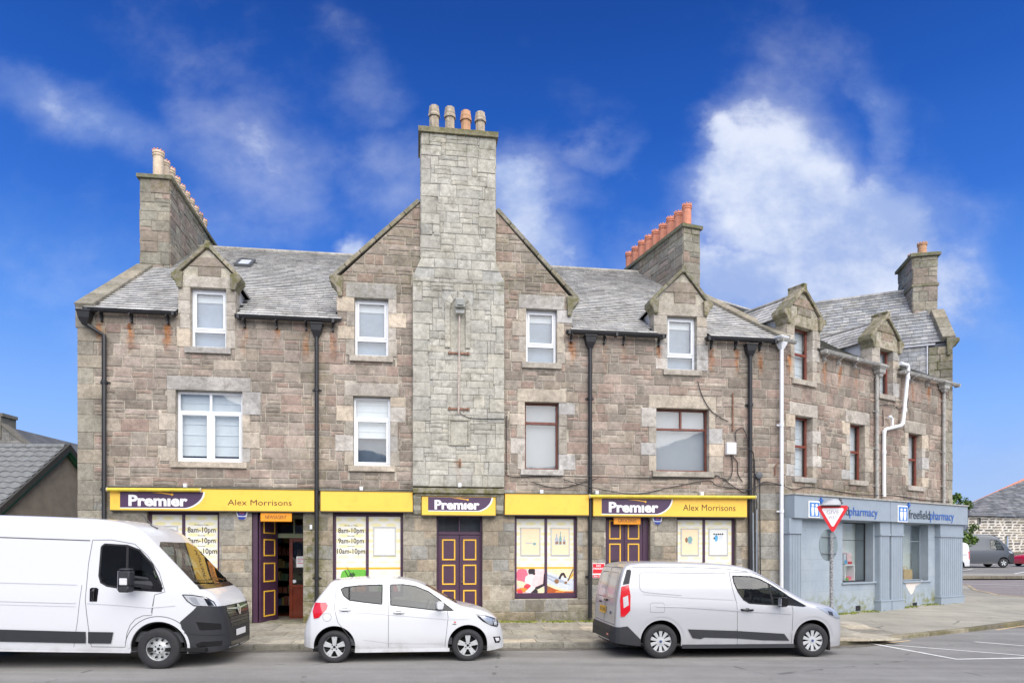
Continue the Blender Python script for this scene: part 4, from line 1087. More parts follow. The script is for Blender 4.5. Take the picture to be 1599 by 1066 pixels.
def downpipe(root, fr, px, ztop, zbot, m, r=.05, hopper=True, h=.1, offset=None, clips=(0.2, .55, .85)):
    u = fr.at(px, 700, h)[0]; mb = MB()
    pts = [fr.p(u, ztop, h)]
    if offset: pts = [fr.p(u + offset, ztop, h + .08), fr.p(u + offset, ztop - .1, h + .08), fr.p(u + offset * .6, ztop - .2, h + .04), fr.p(u, ztop - .34, h), ]
    pts.append(fr.p(u, zbot, h)); mb.tube(pts, r, 12)
    for f in clips:
        z = ztop + (zbot - ztop) * f; mb.tube([fr.p(u, z - .04, h), fr.p(u, z + .04, h)], r * 1.25, 12)
        mb.fbox(fr, u - .11, u + .11, z - .02, z + .02, .02, .05)
    dp = mb.build('down_pipe', m, root, smooth=True)
    if hopper:
        mb = MB(); uo = u + (offset or 0); hh = h + (.08 if offset else 0)
        for a, b, wa, wb in ((0, .16, .12, .15), (-.14, 0, .055, .12), (.16, .2, .165, .165)):
            P = [fr.p(uo + x * w, ztop + z, hh + y * w * .8) for z, w in ((a, wa), (b, wb)) for x, y in ((-1, -1), (1, -1), (1, 1), (-1, 1))]; mb.hexa(P)
        mb.build('hopper', m, dp, bevel=.01)
    return dp
downpipe(bld, FM, 163, EAVE - .28, .25, M_black, offset=-.38)
downpipe(bld, FM, 495, EAVE - .32, .3, M_black); downpipe(bld, FM, 922, EAVE - .32, .3, M_black); downpipe(bld, FM, 1172, EAVE - .36, .3, M_black, r=.055)
# ------------------------------------------------------------------ shop fronts
M_purple = mat('purple_paint', rgb(76, 50, 72), .42, var=.12, scale=5, bump=.15, bscale=30)
M_yfr = mat('yellow_moulding', rgb(250, 196, 66, .95), .5, var=.06, scale=8)
M_vinyl = None
def vinyl():
    m = bpy.data.materials.new('window_vinyl'); m.use_nodes = True; T = NT(m.node_tree)
    a = T.new('ShaderNodeAttribute', attribute_name='Col'); pos = a.outputs['Vector']      # Col carries plate coordinates
    s = T.new('ShaderNodeSeparateXYZ', {0: pos}); x, y, z = s.outputs
    row = T.m('FLOOR', T.m('MULTIPLY', y, 7.5)); xx = T.m('ADD', T.m('MULTIPLY', x, 2.7), T.m('MULTIPLY', row, .5))
    fx = T.m('SUBTRACT', T.m('FRACT', xx), .5); fy = T.m('SUBTRACT', T.m('FRACT', T.m('MULTIPLY', y, 7.5)), .5)
    d = T.m('SQRT', T.m('ADD', T.m('POWER', T.m('MULTIPLY', fx, 1.0), 2), T.m('POWER', T.m('MULTIPLY', fy, 1.15), 2)))
    f = T.sm(d, .30, .42, 1, 0)
    top = T.sm(y, .35, 1.5, .25, .75)
    c = T.mix(T.m('MULTIPLY', f, top), rgb(248, 245, 232, .92), rgb(246, 234, 160, .92))
    p = T.new('ShaderNodeBsdfPrincipled', {'Base Color': c, 'Roughness': .35}); T.new('ShaderNodeOutputMaterial', {'Surface': p.outputs[0]}); return m
M_vinyl = vinyl()
M_orange = mat('orange_band', rgb(248, 186, 52, .95), .4, var=.02)
M_txt = mat('dark_lettering', rgb(48, 40, 44), .5, var=0)
M_brtxt = mat('brown_lettering', rgb(74, 48, 26), .5, var=0)
M_poster = mat('peach_poster', rgb(250, 224, 186, .95), .5, var=.03)
M_wposter = mat('white_poster', rgb(238, 238, 232, .95), .4, var=.03)
M_silver = mat('silver_frame', rgb(206, 206, 204), .35, metal=.3, var=.03)
M_sign = mat('yellow_sign_panel', rgb(253, 204, 78, .96), .4, var=.035, scale=1.5, dirt=.12)
M_signp = mat('sign_purple', rgb(78, 54, 84), .35, var=.02)
M_wht = mat('white_lettering', rgb(244, 244, 244), .35, var=0)
def pmat(n, c): return mat('print_' + n, rgb(*c, .95), .4, var=.12, scale=14)
P_ = dict(green=pmat('green', (112, 190, 70)), dgreen=pmat('dark_green', (48, 92, 30)), pink=pmat('pink', (244, 116, 140)), red=pmat('red', (226, 66, 84)), black=pmat('black', (52, 46, 52)), white=pmat('white', (240, 232, 232)),
          cream=pmat('cream', (246, 230, 190)), lpink=pmat('pale_pink', (250, 214, 214)), yellow=pmat('yellow', (236, 186, 60)), gry=pmat('grey', (178, 186, 200)), lgry=pmat('pale_grey', (216, 222, 230)), amber=pmat('amber', (190, 92, 44)),
          brown=pmat('brown', (150, 110, 76)), blue=pmat('blue', (96, 176, 220)), teal=pmat('teal', (134, 176, 176)), orange=pmat('orange', (244, 150, 60)))
def blob(fr, cx, cy, rx, ry, h, m, parent, n=14, clipr=None, rot=0, name='print_shape', wob=.08, rs=random.Random(4), poly=None):
    if poly is None:
        poly = []
        for i in range(n):
            a = 2 * math.pi * i / n; k = 1 + rs.uniform(-wob, wob); x, y = rx * k * math.cos(a), ry * k * math.sin(a)
            poly.append((cx + x * math.cos(rot) - y * math.sin(rot), cy + x * math.sin(rot) + y * math.cos(rot)))
    if clipr: poly = clip_region(poly, rp(clipr))
    if not poly: return
    mb = MB(); mb.add([fr.p(x, y, h) for x, y in poly], [tuple(range(len(poly)))]); mb.build(name, m, parent, fix=False)
def shop_window(r, split_px, label_=None, left='frame', right='frame', low=None, h=-.1, band=True):
    u0, u1, v0, v1 = r; mb = MB(); w = .07; um = FM.at(split_px, 860, h)[0]
    for q in ((u0, u1, v0, v0 + .14), (u0, u1, v1 - .09, v1), (u0, u0 + w, v0 + .14, v1 - .09), (u1 - w, u1, v0 + .14, v1 - .09), (um - .035, um + .035, v0 + .14, v1 - .09)): mb.fbox(FM, *q, h - .08, h)
    wo = mb.build('shop_window', M_purple, bld, bevel=.008)
    bandz = FM.at(850, 886, h)[1]
    for side, (a, b) in enumerate(((u0 + w, um - .035), (um + .035, u1 - w))):
        c, d = v0 + .14, v1 - .09; mb = MB()
        mb.add([FM.p(a, c, h - .03), FM.p(b, c, h - .03), FM.p(b, d, h - .03), FM.p(a, d, h - .03)], [(0, 1, 2, 3)], [(0, 0, 0), (b - a, 0, 0), (b - a, d - c, 0), (0, d - c, 0)])
        po = mb.build('pane', M_vinyl, wo, fix=False)
        if band: mb = MB(); mb.fbox(FM, a, b, bandz - .025, bandz + .025, h - .03, h - .027); mb.build('orange_band', M_orange, wo)
        kind = (left, right)[side]; hh = h - .026; cx = (a + b) / 2
        if kind in ('frame', 'peach', 'bottles', 'print', 'white_print'):
            pw = (b - a) * .36; z0, z1 = FM.at(850, 867, h)[1], FM.at(850, 823, h)[1]
            mb = MB()
            for q in ((cx - pw, cx + pw, z0, z0 + .03), (cx - pw, cx + pw, z1 - .03, z1), (cx - pw, cx - pw + .03, z0 + .03, z1 - .03), (cx + pw - .03, cx + pw, z0 + .03, z1 - .03)): mb.fbox(FM, *q, h - .03, h - .006)
            fo = mb.build('poster_frame', M_silver, wo, bevel=.004)
            mb = MB(); mb.fbox(FM, cx - pw + .03, cx + pw - .03, z0 + .03, z1 - .03, h - .03, h - .02)
            mb.build('poster', M_poster if kind in ('peach', 'bottles', 'print') else M_wposter, fo)
            hp = h - .018; zm = (z0 + z1) / 2; ht = z1 - z0
            if kind == 'bottles':
                for dx, wd, hb in ((-.1, .05, .28), (0, .035, .34), (.1, .04, .22)):
                    mb = MB(); mb.prism(FM, [(cx + dx - wd, zm - .08), (cx + dx + wd, zm - .08), (cx + dx + wd, zm - .08 + hb * .5), (cx + dx + wd * .35, zm - .08 + hb * .7), (cx + dx + wd * .35, zm - .08 + hb), (cx + dx - wd * .35, zm - .08 + hb), (cx + dx - wd * .35, zm - .08 + hb * .7), (cx + dx - wd, zm - .08 + hb * .5)], hp - .002, hp)
                    mb.build('print_bottle', P_['gry'] if dx else P_['teal'], fo); blob(FM, cx + dx, zm - .03, wd * .8, .035, hp + .001, P_['brown'], fo)
            if kind == 'peach':
                blob(FM, cx + .1, zm - .06, .05, .035, hp, P_['teal'], fo); blob(FM, cx - .02, zm + .04, .09, .02, hp, P_['cream'], fo); blob(FM, cx - .05, zm - .04, .1, .012, hp, P_['gry'], fo)
            if kind == 'print':
                blob(FM, cx, zm + .06, .07, .09, hp, P_['teal'], fo); blob(FM, cx - .1, zm + .05, .04, .07, hp, P_['brown'], fo); blob(FM, cx, zm - .04, .06, .02, hp + .001, P_['gry'], fo)
            if kind == 'white_print':
                for dx in (-.12, -.06, 0, .06, .12): blob(FM, cx + dx, zm + .21, .028, .02, hp, P_['black'], fo, wob=.3)
                blob(FM, cx - .06, zm + .1, .05, .09, hp, P_['blue'], fo); blob(FM, cx + .06, zm + .12, .055, .07, hp, P_['lgry'], fo); blob(FM, cx - .12, zm + .1, .02, .03, hp + .001, P_['black'], fo)
        if kind == 'hours':
            dn = 0
            for t, day, y in (('8am-10pm', 'Monday to Friday', 833), ('9am-10pm', 'Saturday', 849), ('10am-10pm', 'Sunday', 865)):
                z0 = FM.at(850, y, h)[1] + .0; z = FM.at(850, y + {833: -1, 849: -1.5, 865: -2}[y] - (2 if False else 0), h)[1]
                wd = (b - a) * (.47 if t[0] == '1' else .43); hgt = .13
                text_on('lettering', t, FM, cx - wd, cx + wd, z - .01, z - .01 + hgt, hh, M_txt, po, bold=.01, ref=(0, .72))
                text_on('small_lettering', day, FM, cx - .16 * (1 if 'M' in day else .55), cx + .16 * (1 if 'M' in day else .55), z + hgt + .03, z + hgt + .06, hh, M_txt, po, ref=(0, .72))
        bt = bandz - .025; cl = (a, b, c, bt)
        if low == 'green' and side == 0:
            blob(FM, a + .62 * (b - a), bt - .2, .36, .26, hh, P_['green'], po, n=20, clipr=cl); blob(FM, a + .55 * (b - a), bt - .14, .08, .06, hh + .001, P_['dgreen'], po, wob=.35)
            mb = MB(); mb.prism(FM, [(a + .26 * (b - a), bt - .02), (a + .3 * (b - a), bt - .02), (a + .52 * (b - a), bt - .3), (a + .48 * (b - a), bt - .3)], hh, hh + .002); mb.build('print_stalk', P_['dgreen'], po)
            blob(FM, a + .2 * (b - a), bt - .5, .2, .16, hh + .001, P_['red'], po, clipr=cl); blob(FM, a + .8 * (b - a), bt - .52, .2, .15, hh + .001, P_['orange'], po, clipr=cl)
        if low == 'green' and side == 1:
            blob(FM, cx, bt - .5, .16, .2, hh, P_['green'], po, clipr=cl); blob(FM, cx + .2, bt - .55, .14, .18, hh, P_['red'], po, clipr=cl)
        if low == 'sweets':
            W_ = b - a; H_ = bt - c
            def X(x): return a + W_ * x
            def Z(y): return c + H_ * y
            for xx0 in (0,): blob(FM, 0, 0, 0, 0, hh - .001, P_['cream'] if side else P_['lpink'], po, poly=rp(cl))
            if side == 0:
                for (x, y, rx, ry, m_, ro, k) in ((.2, .72, .22, .3, 'pink', 0, 1), (.55, .88, .13, .17, 'black', .5, 2), (.5, .56, .2, .22, 'white', .3, 3), (.85, .9, .2, .16, 'lpink', 0, 4), (.15, .38, .2, .12, 'cream', -.3, 5), (.38, .25, .13, .12, 'red', .4, 6), (.18, .12, .22, .1, 'orange', 0, 7), (.12, .06, .1, .1, 'red', 0, 8), (.85, .12, .18, .16, 'cream', 0, 9)):
                    blob(FM, X(x), Z(y), W_ * rx, H_ * ry, hh + k * .0005, P_[m_], po, clipr=cl, rot=ro)
                for pts, m_, k in (([(.5, .28), (.62, .7), (.98, .8), (.94, .42)], 'lpink', 10), ([(.62, .22), (.95, .38), (.98, .8), (1, .8), (1, .3), (.75, .14)], 'black', 11), ([(.3, .05), (.55, .32), (.68, .22), (.5, .0)], 'white', 12), ([(.5, .0), (.68, .2), (.76, .1), (.76, 0)], 'black', 13)):
                    blob(FM, 0, 0, 0, 0, hh + k * .0005, P_[m_], po, poly=[(X(x), Z(y)) for x, y in pts][::1])
            else:
                for pts, m_, k in (([(0, .4), (0, .88), (.5, .7), (1, .55), (1, .1), (.6, .15)], 'lgry', 1), ([(0, .72), (0, .78), (.6, .52), (.9, .3), (.5, .42)], 'gry', 2), ([(0, .6), (.02, .66), (.4, .46), (.3, .42)], 'gry', 3), ([(.42, .6), (.52, .82), (.64, .84), (.74, .62), (.66, .62), (.6, .74), (.55, .7), (.5, .56)], 'black', 4),
                                   ([(.7, .4), (.78, .46), (.98, .88), (.99, .72)], 'yellow', 5), ([(.76, .5), (.8, .5), (1, .98), (.96, .98)], 'black', 6), ([(0, 0), (0, .3), (.3, .16), (.6, .06), (1, .06), (1, 0)], 'amber', 7), ([(0, .1), (0, .32), (.12, .22)], 'brown', 8), ([(.3, .02), (.35, .1), (.62, .08), (.66, .02)], 'orange', 9)):
                    blob(FM, 0, 0, 0, 0, hh + k * .0005, P_[m_], po, poly=[(X(x), Z(y)) for x, y in pts])
                blob(FM, X(.36), Z(.48), W_ * .09, H_ * .09, hh + .006, P_['brown'], po); blob(FM, X(.7), Z(.42), W_ * .05, H_ * .06, hh + .0065, P_['brown'], po)
    return wo
shop_window(SHOP[0], 287, left='frame', right='hours', low='green'); shop_window(SHOP[1], 574, left='hours', right='frame', low='green')
shop_window(SHOP[2], 853, left='peach', right='bottles', low='sweets'); shop_window(SHOP[3], 1100, left='print', right='white_print', low='sweets')

def panelled(parent, fr, u0, u1, v0, v1, h, rows, name='door_leaf', cols=1):
    """a purple leaf with yellow moulded panels"""
    mb = MB(); mb.fbox(fr, u0, u1, v0, v1, h - .045, h); lf = mb.build(name, M_purple, parent, bevel=.006)
    for (a, b) in rows:
        z0, z1 = v0 + (v1 - v0) * a, v0 + (v1 - v0) * b; x0, x1 = u0 + (u1 - u0) * .18, u1 - (u1 - u0) * .18; w = .035; mb = MB()
        for q in ((x0, x1, z0, z0 + w), (x0, x1, z1 - w, z1), (x0, x0 + w, z0 + w, z1 - w), (x1 - w, x1, z0 + w, z1 - w)): mb.fbox(fr, *q, h - .005, h + .014)
        mb.build('yellow_moulding', M_yfr, lf, bevel=.006)
    return lf
# centre door with its fanlight
u0, u1, v0, v1 = DOOR_C; v0 = .2; hd = -.14
zf = FM.at(718, 832, hd)[1]; mb = MB(); w = .05
for q in ((u0, u0 + w, v0, v1), (u1 - w, u1, v0, v1), (u0 + w, u1 - w, v1 - w, v1), (u0 + w, u1 - w, zf - .04, zf + .04), ((u0 + u1) / 2 - .02, (u0 + u1) / 2 + .02, zf + .04, v1 - w)): mb.fbox(FM, *q, hd - .1, hd)
dr = mb.build('shop_door', M_purple, bld, bevel=.006, label='purple panelled double door with yellow mouldings and a fanlight')
mb = MB(); mb.add([FM.p(a, b, hd - .05) for a, b in ((u0 + w, zf + .04), (u1 - w, zf + .04), (u1 - w, v1 - w), (u0 + w, v1 - w))], [(0, 1, 2, 3)]); mb.build('pane', M_glass, dr, fix=False)
mb = MB(); mb.fbox(FM, u0, u1, zf, v1, hd - .3, hd - .25); mb.build('fanlight_back', mat('fanlight_back', rgb(104, 104, 108), .8), dr)
um = (u0 + u1) / 2; rowsC = ((.06, .37), (.43, .66), (.71, .95))
panelled(dr, FM, u0 + w, um - .004, v0 + .01, zf - .045, hd - .02, rowsC); panelled(dr, FM, um + .004, u1 - w, v0 + .01, zf - .045, hd - .02, rowsC)
mb = MB(); mb.lathe([(0, .05), (.018, .05), (.025, .03), (.01, 0)], FM.p(um + .07, 1.25, hd), axis='y', n=10); mb.build('door_knob', mat('brass', rgb(150, 140, 120), .3, metal=.8), dr)
# groceries door
u0, u1, v0, v1 = DOOR_G; v0 = .2; mb = MB()
for q in ((u0, u0 + .05, v0, v1), (u1 - .16, u1, v0, v1), (u0 + .05, u1 - .16, v1 - .06, v1)): mb.fbox(FM, *q, hd - .1, hd)
dg = mb.build('shop_door', M_purple, bld, bevel=.006, label='purple panelled double door under the GROCERIES sign'); um = (u0 + .05 + u1 - .16) / 2
rowsG = ((.05, .27), (.31, .5), (.55, .75), (.79, .98))
panelled(dg, FM, u0 + .05, um - .004, v0 + .01, v1 - .065, hd - .02, rowsG); panelled(dg, FM, um + .004, u1 - .16, v0 + .01, v1 - .065, hd - .02, rowsG)
mb = MB(); z = FM.at(960, 876, hd)[1]; mb.fbox(FM, u0 + .2, u0 + .36, z - .02, z + .025, hd - .02, hd - .008); mb.build('letter_box', M_black, dg)
# open newsagent door: recess, folded leaf, inner door, shelves
u0, u1, v0, v1 = DOOR_L; dep = 1.0
M_tile = mat('red_floor_tile', rgb(150, 70, 48), .5, var=.2, scale=10)
mb = MB(); mb.fbox(FM, u0, u1, .0, .235, -3.2, .02); mb.build('door_step', M_tile, bld)
mb = MB()
for a, b in (((u0 - .35, -3.2), (u0 - .35, -.2)), ((u1 + .02, -.2), (u1 + .5, -dep))): pass
mb.fbox(FM, u0 - .06, u0 - .02, .2, v1, -dep, -.02, (.1, .1, .1)); mb.fbox(FM, u1 + .02, u1 + .06, .2, v1, -dep, -.02, (.1, .1, .1)); mb.fbox(FM, u0 - .06, u1 + .06, v1, v1 + .04, -dep, -.02)
mb.build('recess_lining', M_purple, bld)
FL = Fr(FM.p(u0 + .16, 0, -.08), FM.u * .30 - FM.n * .954, (0, 0, 1)); 
if FL.n.dot(FM.u) < 0: FL = Fr(FL.o, FL.u, (0, 0, 1), -FL.n)
mb = MB(); mb.fbox(FM, u0, u0 + .12, .2, v1, -.16, -.05); mb.build('door_jamb', M_purple, bld)
panelled(bld, FL, 0, .86, .24, v1 - .05, .02, ((.06, .3), (.38, .56), (.62, .78), (.83, .98)), name='open_door_leaf')
hb = -dep
M_green = mat('pale_green_paint', rgb(150, 160, 128), .5, var=.1)
M_brdoor = mat('red_brown_varnish', rgb(108, 44, 26), .25, var=.2, scale=5, coat=.4)
zt = FM.at(440, 837, hb)[1]; mb = MB()
for q in ((u0, u1, zt - .04, zt + .08), (u0, u1, v1 - .1, v1), (u0 + .28, u0 + .33, zt + .08, v1 - .1), (u0 + .8, u0 + .84, zt + .08, v1 - .1)): mb.fbox(FM, *q, hb - .06, hb)
fo = mb.build('inner_frame', M_green, bld, bevel=.005)
mb = MB(); mb.add([FM.p(a, b, hb - .03) for a, b in ((u0 + .3, zt + .08), (u1, zt + .08), (u1, v1 - .1), (u0 + .3, v1 - .1))], [(0, 1, 2, 3)]); mb.build('pane', M_glass, fo, fix=False)
ui = FM.at(452, 900, hb)[0]; mb = MB(); w = .09; ue = u1 + .22
for q in ((ui, ui + w, .24, zt - .04), (ue - .05, ue, .24, zt - .04), (ui + w, ue - .05, .24, .3), (ui + w, ue - .05, 1.08, 1.16), (ui + w, ue - .05, zt - .14, zt - .04)): mb.fbox(FM, *q, hb - .06, hb - .005)
mb.fbox(FM, ui + w, ue - .05, .3, 1.08, hb - .04, hb - .02); idr = mb.build('inner_door', M_brdoor, bld, bevel=.006, label='glazed red-brown inner door with a notice')
mb = MB(); mb.add([FM.p(a, b, hb - .03) for a, b in ((ui + w, 1.16), (ue - .05, 1.16), (ue - .05, zt - .14), (ui + w, zt - .14))], [(0, 1, 2, 3)]); mb.build('pane', M_glass, idr, fix=False)
nz0, nz1 = FM.at(466, 885, hb)[1], FM.at(466, 868, hb)[1]; nu0 = FM.at(463, 875, hb)[0]
mb = MB(); mb.fbox(FM, nu0, nu0 + .24, nz0, nz1, hb - .02, hb - .015); nt = mb.build('notice', M_wht, idr)

for i_, w_ in ((0, .07), (1, .09), (2, .05), (3, .08)): mb = MB(); zz_ = nz1 - .05 - i_ * .045; mb.fbox(FM, nu0 + .03, nu0 + .03 + w_ * 1.8, zz_, zz_ + .018, hb - .014, hb - .013); mb.build('notice_line', P_['red'] if i_ % 2 else P_['gry'], nt)
z_ = FM.at(460, 907, hb)[1]; blob(FM, FM.at(460, 907, hb)[0], z_, .045, .045, hb - .015, P_['lgry'], idr, wob=0, name='round_sticker')
ul = FM.at(418, 900, hb)[0]; Fo = Fr(FM.p(ul, 0, hb), FM.n * .95 + FM.u * -.12, (0, 0, 1))
mb = MB(); mb.fbox(Fo, 0, .75, .24, zt - .05, -.02, .02); od = mb.build('open_inner_door', mat('dark_varnish', rgb(86, 52, 40), .4, var=.2), bld)
mb = MB(); mb.tube([Fo.p(.68, 1.15, .05), Fo.p(.68, 1.4, .08), Fo.p(.68, 1.6, .05)], .012, 6); mb.build('door_handle', M_black, od)
# inside: dark shop with shelves of goods
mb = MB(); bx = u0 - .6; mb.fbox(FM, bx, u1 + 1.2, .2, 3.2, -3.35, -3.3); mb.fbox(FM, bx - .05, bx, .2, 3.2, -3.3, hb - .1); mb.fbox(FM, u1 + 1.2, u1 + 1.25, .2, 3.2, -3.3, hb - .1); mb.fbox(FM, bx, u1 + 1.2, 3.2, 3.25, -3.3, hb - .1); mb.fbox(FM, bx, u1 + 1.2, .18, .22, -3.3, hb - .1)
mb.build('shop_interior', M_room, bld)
shelf = thing('shelf_unit', 'dark shelves of goods inside the open newsagent doorway', 'shelves', FM.p(u0 + .9, .22, -2.6))
mb = MB(); zs = [.5, .85, 1.2, 1.55, 1.9, 2.25]
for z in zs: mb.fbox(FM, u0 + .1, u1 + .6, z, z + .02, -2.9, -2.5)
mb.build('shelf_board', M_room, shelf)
rs = random.Random(9); mb = MB()
for z in zs:
    u = u0 + .12
    while u < u1 + .5:
        wd = rs.uniform(.06, .14); mb.fbox(FM, u, u + wd * .85, z + .02, z + rs.uniform(.15, .28), -2.8, -2.55, rs.choice([rgb(120, 60, 40), rgb(60, 80, 110), rgb(140, 120, 60), rgb(90, 90, 90), rgb(70, 100, 70), rgb(150, 140, 130)])); u += wd
mb.build('goods', mat('goods', (0, 0, 0), .6, attr=True), shelf, kind='stuff')

# ------------------------------------------------------------------ signs
def fascia(name, label, x0, y0, x1, y1, logo=None, name_txt=None, tube=None, dh=.16, group='yellow fascia boards over the shops'):
    r = FM.rect(x0, y0, x1, y1, dh); t = thing(name, label, 'sign', FM.p(r[0], r[2], dh), group=group)
    mb = MB(); mb.fbox(FM, *r, .03, dh); pn = mb.build('sign_panel', M_sign, t, bevel=.006)
    mb = MB(); mb.fbox(FM, r[0] - .01, r[1] + .01, r[3] + .002, r[3] + .02, .02, dh + .015); mb.fbox(FM, r[0] - .01, r[1] + .01, r[2] - .02, r[2] - .002, .02, dh + .01)
    mb.build('sign_trim', mat('sign_trim', rgb(90, 84, 60), .6), t)
    if logo:
        a, b, c, d = FM.rect(*logo, dh); H = d - c; L = b - a
        def tail(k, s=0.):        # swoosh end
            pts = [(a - s, c - s)]
            for i in range(11):
                f = i / 10; pts.append((a + L * (.78 + .22 * math.sin(f * math.pi * .5) * 1.0) + k, c - s + (H + 2 * s) * (f ** 1.5)))
            pts.append((a - s, d + s)); return pts
        mb = MB(); wp = tail(.035); mb.prism(FM, wp[:1] + wp[1:], dh + .0005, dh + .003); mb.build('logo_border', M_wht, t)
        tp = tail(0); tp = [(x, y + .02 if i and i < len(tp) else y + .02) for i, (x, y) in enumerate(tp[:-1])] + [tp[-1]]
        tp = [(x, max(y, c + .02)) if y < d - .001 else (x, d) for x, y in tp]
        mb = MB(); mb.prism(FM, tp, dh + .003, dh + .006); lg = mb.build('logo_ground', M_signp, t)
        bx0, bx1 = a + L * .1, a + L * .81; bz0 = c + H * .17; ht = H * .58
        text_on('lettering', 'Prem\u0131er', FM, bx0, bx1, bz0, bz0 + ht * 1.08, dh + .005, M_wht, t, bold=.04, ref=(0, .72), depth=.004)
        dx = bx0 + (bx1 - bx0) * .735; dz = bz0 + ht * 1.14
        blob(FM, dx, dz, H * .075, H * .075, dh + .0095, M_orange, t, n=16, wob=0, name='logo_dot')
        sw = [(dx - H * 1.15, dz + H * .09), (dx - H * .6, dz + H * .12), (dx, dz + H * .03), (dx - H * .02, dz - H * .03), (dx - H * .6, dz + H * .055)]
        blob(FM, 0, 0, 0, 0, dh + .0094, M_orange, t, poly=sw[::-1], name='logo_swoosh')
    if name_txt:
        a, b, c, d = FM.rect(*name_txt, dh); text_on('lettering', 'Alex Morrisons', FM, a, b, c, d, dh, M_brtxt, t, ref=(0, .72))
    if tube:
        x0, x1, y = tube; p = FM.at(x0, y, .25); q = FM.at(x1, y + (x1 - x0) * .006, .25); mb = MB()
        mb.tube([FM.p(p[0], p[1], .25), FM.p(q[0], q[1], .25)], .045, 12); tb = mb.build('lamp_tube', mat('yellow_tube', rgb(214, 190, 60), .35, var=.12, scale=5, dirt=.3), t, smooth=True)
        mb = MB()
        for e in (p, q): mb.tube([FM.p(e[0] - .012, e[1], .25), FM.p(e[0] + .012, e[1], .25)], .055, 12)
        for f in (.1, .5, .9): uu = p[0] + (q[0] - p[0]) * f; mb.fbox(FM, uu - .02, uu + .02, p[1] - .03, p[1] + .02, .02, .22)
        mb.build('tube_bracket', mat('pale_bracket', rgb(200, 190, 150), .5), tb)
    return t
fascia('fascia_sign', 'yellow Premier sign reading Alex Morrisons over the NEWSAGENT doorway', 172, 763, 491, 797, (188, 767, 318, 793.5), (356, 779.5, 456, 788.5), (168, 314, 764))
fascia('fascia_sign', 'plain yellow board above the opening-hours window left of the centre door', 501, 767, 645, 798)
fascia('fascia_sign', 'short yellow Premier sign over the purple centre door', 659, 771.5, 774.5, 804, (669, 776, 768, 798), None, dh=.2)
fascia('fascia_sign', 'plain yellow board above the shop window with sweets and drinks prints', 789, 771, 920, 803.5)
fascia('fascia_sign', 'yellow Premier sign reading Alex Morrisons over the GROCERIES door', 927, 777, 1167, 806, (940, 778.5, 1049, 803), (1067, 787, 1149, 797), (921, 1180, 774.5))
# stone cornice and brackets over the centre door
mb = MB(); r = FM.rect(645, 762, 788, 770, .3)
frbox(mb, FM, r[0], r[1], r[2], r[3], .0, .3, pick(QUO), [(9, 9, 0, .9)] * 8); frbox(mb, FM, r[0] + .04, r[1] - .04, r[2] - .07, r[2], .0, .24, pick(QUO), [(9, 9, 0, .7)] * 8); mb.build('door_cornice', M_ash, bld, bevel=.015)
for a, b in ((646, 658), (775.5, 787)):
    r = FM.rect(a, 772, b, 802, .2); mb = MB(); mb.add([], []); 
    side = [(.0, r[2]), (.1, r[2]), (.16, r[2] + .1), (.14, r[2] + .22), (.22, r[3] - .08), (.22, r[3]), (0, r[3])]
    n = len(side); mb.add([FM.p(r[0], z, h) for h, z in side] + [FM.p(r[1], z, h) for h, z in side], [tuple(range(n)), tuple(range(n, 2 * n))[::-1]] + [(i, (i + 1) % n, n + (i + 1) % n, n + i) for i in range(n)], pick(BRS), [(9, 9, 0, .4)] * 2 * n)
    mb.build('door_bracket', M_ash, bld, bevel=.01)
def small_sign(name, label, x0, y0, x1, y1, txt, h, m, tm, hang=True):
    r = FM.rect(x0, y0, x1, y1, h); t = thing(name, label, 'sign', FM.p(r[0], r[2], h)); mb = MB(); mb.fbox(FM, *r, h - .06, h); mb.build('sign_panel', m, t, bevel=.012)
    if hang:
        mb = MB()
        for f in (.2, .8): uu = r[0] + (r[1] - r[0]) * f; mb.tube([FM.p(uu, r[3], h - .03), FM.p(uu, r[3] + .09, h - .03)], .008, 6)
        mb.build('hanger', M_black, t)
    L = r[1] - r[0]; text_on('lettering', txt, FM, r[0] + L * .16, r[1] - L * .16, (r[2] + r[3]) / 2 - .045, (r[2] + r[3]) / 2 + .045, h, tm, t, bold=.0, ref=(0, .72)); return t
M_ors = mat('orange_sign_panel', rgb(250, 160, 30, .95), .35, var=.03)
small_sign('newsagent_sign', 'small orange sign reading NEWSAGENT over the open doorway', 407, 800, 456, 814, 'NEWSAGENT', .12, M_ors, M_txt)
small_sign('groceries_sign', 'small orange sign reading GROCERIES on the closed purple door', 959, 806, 1001, 818.5, 'GROCERIES', .06, M_ors, M_txt)
t = thing('parking_sign', 'red and white NO PARKING sign on the wall beside the black drainpipe', 'sign', FM.p(*FM.at(935, 890), .02)); FMo = FM; FM = FM.sub(0, 0, .035); r = FM.rect(925.5, 879, 945, 902, .02)
mb = MB(); mb.fbox(FM, *r, -.03, .02); mb.build('sign_plate', M_wht, t, bevel=.004)
M_redp = mat('sign_red', rgb(222, 36, 50), .4, var=.02); L, H = r[1] - r[0], r[3] - r[2]
for a, b in ((.66, .97), (.34, .5), (.05, .22)):
    mb = MB(); mb.fbox(FM, r[0] + .012, r[1] - .012, r[2] + H * (a - .02), r[2] + H * b, .02, .022); mb.build('red_band', M_redp, t)
mb = MB(); mb.fbox(FM, r[0] + .012, r[1] - .012, r[2] + H * .5, r[2] + H * .66, .02, .0215); mb.build('red_band', M_redp, t)
text_on('lettering', 'NO', FM, r[0] + L * .32, r[1] - L * .32, r[2] + H * .78, r[2] + H * .92, .0225, M_wht, t, bold=.02, ref=(0, .72)); text_on('lettering', 'PARKING', FM, r[0] + L * .08, r[1] - L * .08, r[2] + H * .58, r[2] + H * .72, .0225, M_wht, t, bold=.02, ref=(0, .72))
